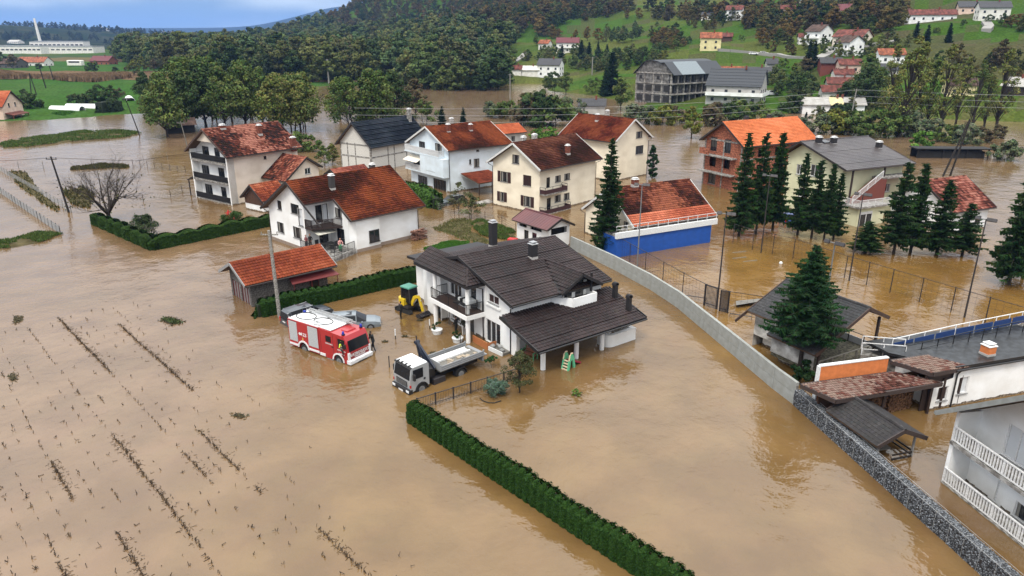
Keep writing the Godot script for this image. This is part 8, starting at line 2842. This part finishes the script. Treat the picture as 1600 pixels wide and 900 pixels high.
func debris(label: String, at: Vector3, spread: float, n: int, turn: float, long := 1.0, group := "") -> void:
	var m := MB.new()
	for k in n:
		var p := at + (V(r(-1, 1) * spread * long, 0, r(-1, 1) * spread * .5) * r(.2, 1)).rotated(Vector3.UP, -deg_to_rad(turn))
		m.col = tint([Color(.03, .024, .012), Color(.07, .06, .025)], .3)
		var d := V(r(-1, 1), r(-.05, .3), r(-1, 1)).normalized() * r(.06, .3)
		m.bar(p + Vector3.UP * .01, p + Vector3.UP * .03 + d, r(.012, .04))
		if k % 3 == 0:
			leaf(m, p + Vector3.UP * .05, (Vector3.UP + rdir() * .6).normalized(), r(.06, .16))
	tag(obj("floating_debris", m, "leaf_core"), label, "debris", group, "stuff")


func stubble() -> void:
	var th := deg_to_rad(47)
	var d := V(cos(th), 0, sin(th))
	var n := V(-sin(th), 0, cos(th))
	var field := PackedVector2Array([W(-70.33, -88.47), W(-58.35, -84.99), W(-50.54, -82.28), W(-40.36, -73.27), W(-34.43, -67.33), W(-26.82, -56.32), W(-18.71, -51.35), W(-16.33, -45.17), W(-7.32, -34.74), W(-4.29, -27.69), W(-26.99, -27.69)])
	var m := MB.new()
	var row := -27.0
	while row < 20:
		var s := -75.0
		var strong := r(.3, 1.0)
		while s < 60:
			s += r(.16, .6)
			var p := d * s + n * (row + lumps.get_noise_2d(s * 2, row * 7) * .3)
			if not Geometry2D.is_point_in_polygon(W(p.x, p.z), field):
				continue
			var edge := clampf((-row - 7.5) / 9.0, 0, 1) # fewer stand towards the right
			var dens := lumps.get_noise_2d(s * 2.2, row * 31.0)
			var heavy := dens > .24 and strong > .55 and edge < .9
			if not heavy and rng.randf() > lerpf(.62, .16, edge) * strong + dens * .4:
				continue
			for k in (5 if heavy else 1 + rng.randi() % 2):
				var q := p + (d * r(-.2, .2) + n * r(-.05, .05)) * (1.0 if heavy else .5)
				m.col = tint([Color(.025, .016, .01), Color(.085, .055, .028)], .3)
				var h := r(.06, .22)
				var w := r(.018, .034)
				m.bar(q - Vector3.UP * .05, q + V(r(-.1, .1), h, r(-.1, .1)), w)
				if rng.randf() < .5:
					m.bar(q + Vector3.UP * h * .4, q + V(r(-.22, .22), h * r(.1, .5), r(-.22, .22)), w * .7)
			if heavy and rng.randf() < .7:
				for k in 6:
					var q := p + n * r(-.5, .3) + d * r(-.4, .4) + Vector3.UP * .01
					m.bar(q, q + V(r(-.22, .22), r(0, .05), r(-.22, .22)), r(.01, .018))
		row += .9
	tag(obj("maize_stubble", m, "leaf_core"), "rows of drowned maize stubble sticking out of the water in the left field", "stubble", "", "stuff")


func small_things() -> void:
	stubble()
	for i in 9:
		var q: Array = [[V(-31.6, 0, -61.87), 1.5, 420, 35, 1.0, "matted branch with green leaves caught in the stubble field"], [V(-38.7, 0, -50.22), .8, 90, 40, 1.5, "dark debris at the left edge of the stubble field"], [V(-46.07, 0, -62.18), .9, 200, 60, 1.6, "dark matted stalks at the left edge of the field"], [V(-8.57, -0, -62.02), .3, 60, 0, 1, "dark clump floating in front of the left planter"], [V(-6.57, 0, -54.74), .3, 50, 0, 1, "dark clump floating behind the crane truck's cab"], [V(-5.26, 0, -55.65), .22, 40, 0, 1, "small dark clump beside the corner column"], [V(-10.98, 0, -57.14), .22, 40, 0, 1, "dark clump in the water right of the fire engine"], [V(-9.47, 0, -58.26), .28, 50, 0, 1, "dark clump by the white marker post"], [V(-18.96, 0, -44.26), .7, 60, 20, 1.2, "thin twigs drifting right of the stubble field"]][i]
		debris(q[5], q[0], q[1], q[2], q[3], q[4], "clumps of debris on the water")
	var bm := MB.new()
	for k in 700:
		var p: Vector3 = V(-31.6, 0, -61.87) + V(r(-1.6, 1.6), 0, 0) * r(.2, 1) + V(0, 0, r(-.35, .35))
		p = V(-31.6, 0, -61.87) + (p - V(-31.6, 0, -61.87)).rotated(Vector3.UP, -.6)
		bm.col = tint([Color(.03, .05, .018), Color(.06, .08, .03)], .3)
		leaf(bm, p + Vector3.UP * r(.02, .16), (Vector3.UP + rdir()).normalized(), r(.06, .14))
	tag(obj("floating_branch", bm, "leaf"), "leafy branch floating in the stubble field near the shed", "branch")
	# grass
	var turf := [Color(.035, .1, .015), Color(.07, .16, .03)]
	var rough := [Color(.04, .085, .018), Color(.1, .12, .04)]
	lawn("lawn_island", "bright green lawn island behind the dark roof", [W(-10.98, -85.84), W(-8.25, -89.37), W(-4.92, -88.77), W(-3.36, -86.41), W(-4.27, -83.62), W(-7.34, -83.08), W(-9.74, -83.89)], .22, turf, 26000, .2)
	lawn("lawn_island", "rough green patch beside the maroon-roofed outbuilding", [W(-5.86, -98.39), W(-4.45, -101.39), W(-1.97, -97.66), W(.52, -94.19), W(.5, -89.99), W(-1.67, -90.3), W(-4.25, -92.21)], .25, rough, 12000, .26)
	lawn("grass_bank", "ragged mud and grass patch along the sagging garden fence", [W(-11.3, -96.24), W(-9.17, -100.24), W(-6.72, -102.16), W(-5.28, -99.49), W(-5.63, -94.19), W(-2.47, -89.07), W(-3.23, -87.28), W(-7.13, -90.93)], .12, [Color(.08, .08, .03), Color(.1, .12, .04)], 5000, .2)
	lawn("grass_verge", "strip of green grass at the end of the flooded lane at left", [W(-68.69, -88.47), W(-64.58, -89.68), W(-64.07, -94.19), W(-60.26, -92.86), W(-60.07, -89.07), W(-62.25, -86.12), W(-66.24, -84.99)], .3, rough, 9000, .3)
	lawn("grass_bank", "long green reed bank in the flood at the upper left", [W(-127.68, -181.01), W(-124.08, -190.62), W(-119.13, -202.67), W(-109.2, -204.09), W(-100.22, -198.49), W(-101.01, -188.13), W(-110.12, -181.01), W(-115.72, -172.29), W(-120.43, -170.23)], .5, rough, 16000, .45)
	lawn("grass_bank", "small grassy bank by the plastic tunnels", [W(-153.83, -245.29), W(-154.73, -255.96), W(-148.32, -249.45), W(-147.18, -241.26)], .4, turf, 2500, .8)
	for i in 3:
		var q: Array = [[[W(-98.98, -139.84), W(-95.88, -141.25), W(-80.14, -120.35), W(-67.69, -106.21), W(-67.67, -104.56), W(-82.52, -120.35)], "weeds along the upper wire fence", 5000], [[W(-88.49, -144.16), W(-84.78, -148.75), W(-78.7, -147.19), W(-76.8, -143.43), W(-82.8, -142.69), W(-86.8, -141.25)], "dark weed bank behind the bare tree", 4000], [[W(-78.15, -123.05), W(-75.86, -125.86), W(-69.16, -117.75), W(-63.82, -106.21), W(-69.78, -111.48)], "brown weeds and mud left of the bare tree", 3500]][i]
		lawn("weed_bank", q[1], q[0], .14, [Color(.03, .04, .014), Color(.09, .075, .03)], q[2], .4)
	# by the villa
	for i in 2:
		var p := thing("planter", [V(-6.67, 0, -58.98), V(-4.71, 0, -57.14)][i], 0, ["round white planter with a small shrub at the left column of the villa", "round white planter with a small shrub in front of the two people"][i], "planter", "white planters in front of the villa")
		var m := MB.new()
		m.tube([V(0, -.2, 0), V(0, .32, 0), V(0, .36, 0), V(0, .42, 0)], [.34, .45, .5, .5], 16)
		obj("pot", m, "paint_white", p)
		var c := MB.new()
		var w := MB.new()
		broadleaf(c, w, .75, .38, .1, 14, 700, .08, [Color(.015, .035, .012), Color(.03, .055, .02)], 3)
		for k in c.v.size():
			c.v[k] += Vector3.UP * .35
		obj("plant", c, "needle", p)
	var vh: Node3D = get_node("dark_roofed_house")
	var b := thing("timber_planter", vh.transform * V(-6.15, 0, 4.2), -36.9 + 90, "orange-brown timber box along the villa front below the balcony", "planter box")
	part(b, "front_board", "paint_orange_wood", V(-1.1, -.3, -.03), V(1.1, .62, .05))
	part(b, "end_board", "paint_orange_wood", V(1.05, -.3, -.9), V(1.12, .6, .0))
	b = thing("white_step_box", vh.transform * V(-6.0, 0, 6.2), -36.9 + 84, "white low box with stones and rubble in front of the glass door", "box")
	part(b, "front_board", "paint_white", V(-.85, -.3, -.04), V(.9, .34, .06))
	part(b, "deck", "wood_grey", V(-.8, -.3, -.9), V(.9, .2, -.05))
	for k in 7:
		var m := MB.new()
		m.ball(V(r(-1.4, .7), .32, r(-.8, -.2)), V(r(.15, .3), r(.1, .2), r(.12, .24)), 7, 5)
		m.col = Color(.3, .3, .29)
		m.c.fill(Color(.32, .32, .31) * r(.8, 1.2))
		obj("stone", m, "stone", b)
	var bn := thing("garden_bench", vh.transform * V(-4.3, 0, 8.6), -36.9 + 80, "bench with brown slats and green iron ends under the porch corner", "bench")
	for s in [-.65, .65]:
		var m := MB.new()
		m.col = Color(.12, .42, .2)
		m.bar(V(s, -.3, .2), V(s, .62, .24), .06)
		m.bar(V(s, -.3, -.2), V(s, .9, -.34), .06)
		m.bar(V(s, .35, .24), V(s, .38, -.25), .06)
		m.bar(V(s, .6, .24), V(s, .62, -.3), .06)
		obj("end_frame", m, "painted", bn)
	for k in 7:
		var m := MB.new()
		m.col = Color(.26, .1, .055)
		if k < 4:
			m.span(V(-.7, .36, -.2 + k * .11), V(.7, .4, -.11 + k * .11))
		else:
			m.box(V(0, .5 + (k - 4) * .14, -.27 - (k - 4) * .025), V(1.4, .1, .03), Basis(Vector3.RIGHT, -.2))
		obj("slat", m, "painted", bn)
	var sl := thing("toy_slide", vh.transform * V(-3.0, 0, 12.0), -50, "green and beige plastic toy slide with red chute in front of the porch", "toy slide")
	for s in [-.28, .28]:
		var m := MB.new()
		m.col = Color(.12, .5, .27)
		m.profile([W(-.6, -.3), W(-.35, -.3), W(-.12, .75), W(.1, .75), W(.35, -.3), W(.6, -.3), W(.3, .95), W(.12, 1.25), W(-.12, 1.25), W(-.3, .95)], s - .06, s + .06)
		obj("side_panel", m, "worn_paint", sl)
		m = MB.new()
		m.col = Color(.8, .62, .42)
		m.tube([V(-.32, .8, s), V(-.25, 1.2, s), V(-.05, 1.36, s), V(.15, 1.3, s)], [.06], 7)
		obj("handrail", m, "worn_paint", sl)
	for k in 4:
		var m := MB.new()
		m.col = Color(.8, .68, .48)
		m.box(V(-.5 + k * .08, .05 + k * .22, 0), V(.1, .08, .5))
		obj("step", m, "worn_paint", sl)
	var m0 := MB.new()
	m0.col = Color(.36, .02, .05)
	m0.hexa([V(.1, .62, -.24), V(1.35, -.05, -.24), V(1.35, -.05, .24), V(.1, .62, .24), V(.1, .7, -.24), V(1.35, .04, -.24), V(1.35, .04, .24), V(.1, .7, .24)])
	for s in [-.26, .26]:
		m0.bar(V(.1, .72, s), V(1.35, .06, s), .06, .14)
	obj("chute", m0, "worn_paint", sl)
	for i in 4:
		var e: Array = [[V(-7.43, 0, -60.02), "white and black marker post left of the planter"], [V(-4.42, 0, -56.45), "dark stake in front of the right planter"], [V(-10.17, 0, -57.69), "white and black marker post right of the fire engine"], [V(-9.8, 0, -52.05), "thin dark rod standing in the water beside the crane truck"]][i]
		var s := thing("marker_post", e[0], 0, e[1], "post", "marker posts in the flooded yard")
		var m := MB.new()
		m.bar(V(0, -.3, 0), V(0, .35 if i % 2 == 0 else 1.0, 0), .07)
		obj("stake", m, "metal_black", s)
		if i % 2 == 0:
			m = MB.new()
			m.bar(V(0, .35, 0), V(0, .95, 0), .08)
			obj("reflector", m, "paint_white", s)
	var hose := MB.new()
	hose.tube([V(-2.34, .05, -46.8), V(-2.13, .04, -46.42), V(-1.71, .05, -46.12), V(-1.29, .05, -46.07), V(-.79, .08, -46.35)], [.035], 5)
	tag(obj("garden_hose", hose, "rubber"), "dark curved hose floating in front of the iron fence", "hose")
	var leanpole := MB.new()
	var lp: Vector3 = V(-5.8, -0, -61.24)
	leanpole.bar(lp, lp + V(.1, 1.7, -.35), .05)
	tag(obj("broom", leanpole, "wood_grey"), "broom leaning on the villa wall beside the person in black", "broom")
	# patio furniture on the balcony of the villa
	for i in 3:
		var c := thing("balcony_chair", vh.transform * V([-5.9, -6.1, -5.6][i], 2.62, [1.5, .6, 2.5][i]), -36.9 + 60 * i, ["dark wicker chair on the villa balcony beside the table", "dark wicker chair at the left of the balcony table", "dark wicker chair on the villa balcony behind the corner column"][i], "chair", "dark chairs on the villa balcony")
		part(c, "seat", "plastic_dark", V(-.28, .25, -.28), V(.28, .42, .28), .04)
		part(c, "backrest", "plastic_dark", V(-.3, .4, -.32), V(.3, .85, -.22), .04)
	var tb := thing("balcony_table", vh.transform * V(-5.5, 2.62, 1.3), -36.9, "pale covered table on the villa balcony", "table")
	part(tb, "cover", "awning_white", V(-.45, 0, -.8), V(.45, .74, .8), .08)
	# wood pile at the white house and other yard things
	var wp := thing("firewood_pile", V(-12.12, 0, -90.61), -46, "pile of split firewood at the corner of the white house", "firewood")
	for k in 90:
		var m := MB.new()
		var g := r(.5, 1.5)
		m.col = Color(.19 * g, .09 * g, .06 * g)
		m.cyl(V(r(-1.3, 1.0), .1 + (k / 14) * .19, r(-.25, .0)), V(r(-1.3, 1.0), .12 + (k / 14) * .19, r(.35, .6)), r(.07, .1), -1, 6)
		obj("log", m, "painted", wp)
	var rb := thing("red_barrow", V(.08, 0, -88.17), 20, "red garden barrow behind the dark roof ridge", "barrow")
	part(rb, "tub", "paint_red", V(-.6, .3, -.4), V(.6, .75, .4), .08)
	var rw := MB.new()
	rw.wheel(V(.75, .2, 0), V(0, 0, 1), .22, .1, 12)
	obj("wheel", rw, "rubber", rb)
	for i in 2:
		var p := thing("garden_figure", [V(-41.18, 0, -101.77), V(-39.74, 0, -100.62)][i], 0, ["tall red cast-iron garden ornament by the balcony house", "red hand pump beside the garden ornament"][i], "ornament")
		var m := MB.new()
		m.tube([V(0, -.3, 0), V(0, .5, 0), V(0, .9, 0), V(.1, 1.2, 0)], [.34, .22, .13, .08], 8)
		m.bar(V(-.4, .75, 0), V(.5, 1.0, .1), .1)
		m.cbox(V(0, .15, 0), V(.9, .3, .7), .08)
		obj("body", m, "paint_red", p)
	var pl := thing("stone_slab", V(-4.37, 0, -111.94), -46, "pale raised slab in the water beside the cream house", "slab")
	part(pl, "slab", "concrete_pale", V(-1.6, -.3, -1.0), V(1.6, .18, 1.0), .03)
	for i in 2:
		var bar := MB.new()
		var at0: Vector3 = [V(18.46, 0, -67.7), V(21.45, 0, -62.67)][i]
		bar.tube([at0 + V(-.9, -.3, -.4), at0 + V(-.9, .3, -.4), at0 + V(.9, .3, .4), at0 + V(.9, -.3, .4)], [.045], 6)
		tag(obj("bicycle_rack", bar, "metal_dark"), ["low metal hoop in the water left of the pitch gate", "low metal hoop in the water right of the pitch gate"][i], "hoop", "metal hoops by the pitch gate")
	var net := MB.new()
	net.hexa([V(22.03, 0, -66.06), V(25.09, 0, -67.33), V(25.33, 0, -68.07), V(22.4, 0, -67.33), V(21.72, .35, -65.14), V(24.59, .5, -65.98), V(24.78, .55, -66.57), V(22.04, .4, -66.25)])
	tag(obj("goal_board", net, "wood_grey"), "half-sunken grey board beside the club house corner", "board")
	for i in 3:
		var fl := MB.new()
		var at0: Vector3 = [V(27.83, 0, -84.44), V(27.11, 0, -82.02), V(28, 0, -80.73)][i]
		fl.bar(at0 - V(.9, 0, -.25), at0 + V(.9, .04, -.25), .12, .06)
		tag(obj("floating_plank", fl, "wood_grey"), ["uppermost plank floating on the pitch", "middle plank floating on the pitch", "lowest plank floating on the pitch"][i], "plank", "planks floating on the pitch")
	var ball := MB.new()
	ball.ball(V(31.22, .1, -79.65), Vector3.ONE * .2, 10, 6)
	tag(obj("white_ball", ball, "paint_white"), "white ball floating on the flooded pitch", "ball")
	# drowned shed on the right
	var ds := thing("drowned_shed", V(96.22, 0, -157.04), 3, "long low dark timber shed half drowned in the river", "shed")
	for k in 34:
		var m := MB.new()
		m.span(V(-8.4 + k * .42, -.5, .9 + r(-.02, .02)), V(-8.0 + k * .42, 1.5 + r(-.1, .1), 1.0))
		obj("board", m, "wood_black", ds)
	part(ds, "roof", "wood_black", V(-8.8, 1.9, -2.2), V(7.2, 2.1, 1.6))
	part(ds, "back_wall", "wood_black", V(-8.4, -.5, -2.0), V(6.8, 1.9, -1.9))
	for x in [-8.3, -3, 2, 6.5]:
		part(ds, "post", "wood_black", V(x - .1, -.5, 1.05), V(x + .1, 1.9, 1.25))
	part(ds, "white_box", "plaster_far", V(7.4, -.3, .4), V(10.2, .9, 1.2))
	var us := thing("dark_shed", V(-90.71, 0, -199.87), -30, "dark tarred shed under the alders behind the balcony house", "shed")
	part(us, "wall", "wood_black", V(-3.4, -.5, -2), V(3.4, 2.2, 2))
	var um := MB.new()
	um.profile([W(-2.8, 2.1), W(2.8, 2.1), W(0, 3.9)], -4, 4)
	um.moved(Transform3D(Basis(Vector3.UP, PI / 2), Vector3.ZERO))
	obj("roof", um, "roof_far_brown", us)
	# polytunnels on the meadow edge
	for i in 3:
		var t := thing("polytunnel", [V(-154.54, .77, -255.88), V(-153.31, .83, -263.61), V(-152.77, .9, -295.83)][i], [10, 6, 60][i], ["white plastic tunnel at the left of the flooded meadow", "white plastic tunnel beside the dark trees", "tilted white greenhouse among the dark trees"][i], "polytunnel", "white polytunnels")
		var m := MB.new()
		for k in 10:
			var a := PI * k / 10
			var e := PI * (k + 1) / 10
			m.hexa([V(-6, sin(a) * 1.5 - .3, cos(a) * 1.5), V(6, sin(a) * 1.5 - .3, cos(a) * 1.5), V(6, sin(e) * 1.5 - .3, cos(e) * 1.5), V(-6, sin(e) * 1.5 - .3, cos(e) * 1.5), V(-6, sin(a) * 1.6 - .3, cos(a) * 1.6), V(6, sin(a) * 1.6 - .3, cos(a) * 1.6), V(6, sin(e) * 1.6 - .3, cos(e) * 1.6), V(-6, sin(e) * 1.6 - .3, cos(e) * 1.6)])
		obj("cover", m, "plastic_white", t)


func _ready() -> void:
	rng.seed = 20240611
	lumps.seed = 5
	lumps.noise_type = FastNoiseLite.TYPE_SIMPLEX_SMOOTH
	lumps.frequency = .012
	lumps.fractal_octaves = 4
	var cam := Camera3D.new()
	cam.name = "camera"
	cam.position = V(0, 25, 0)
	cam.rotation_degrees = V(-19.35, 0, 0)
	cam.fov = 43.71
	cam.near = .5
	cam.far = 20000
	add_child(cam)
	var env := Environment.new()
	env.background_mode = Environment.BG_SKY
	env.sky = Sky.new()
	var sm := PanoramaSkyMaterial.new()
	sm.panorama = sky_texture()
	env.sky.sky_material = sm
	env.background_energy_multiplier = 1.0
	env.tonemap_mode = Environment.TONE_MAPPER_LINEAR
	env.tonemap_exposure = 1.95
	env.sdfgi_enabled = true
	env.ssao_enabled = true
	env.ssil_enabled = true
	env.fog_enabled = true
	env.fog_density = .00008
	env.fog_light_color = Color(.56, .73, 1)
	var we := WorldEnvironment.new()
	we.name = "world_environment"
	we.environment = env
	add_child(we)
	var sun := DirectionalLight3D.new()
	sun.name = "sun"
	sun.light_energy = .4
	sun.light_angular_distance = 14
	sun.light_color = Color(1, .97, .92)
	sun.shadow_enabled = true
	sun.rotation_degrees = V(-58, -22, 0)
	add_child(sun)
	materials()
	terrain()
	water()
	surroundings()
	street_houses()
	main_house()
	hall_and_right_side()
	shell_building()
	hillside()
	walls_and_fences()
	hedges()
	near_trees()
	vehicles()
	small_things()
	people()
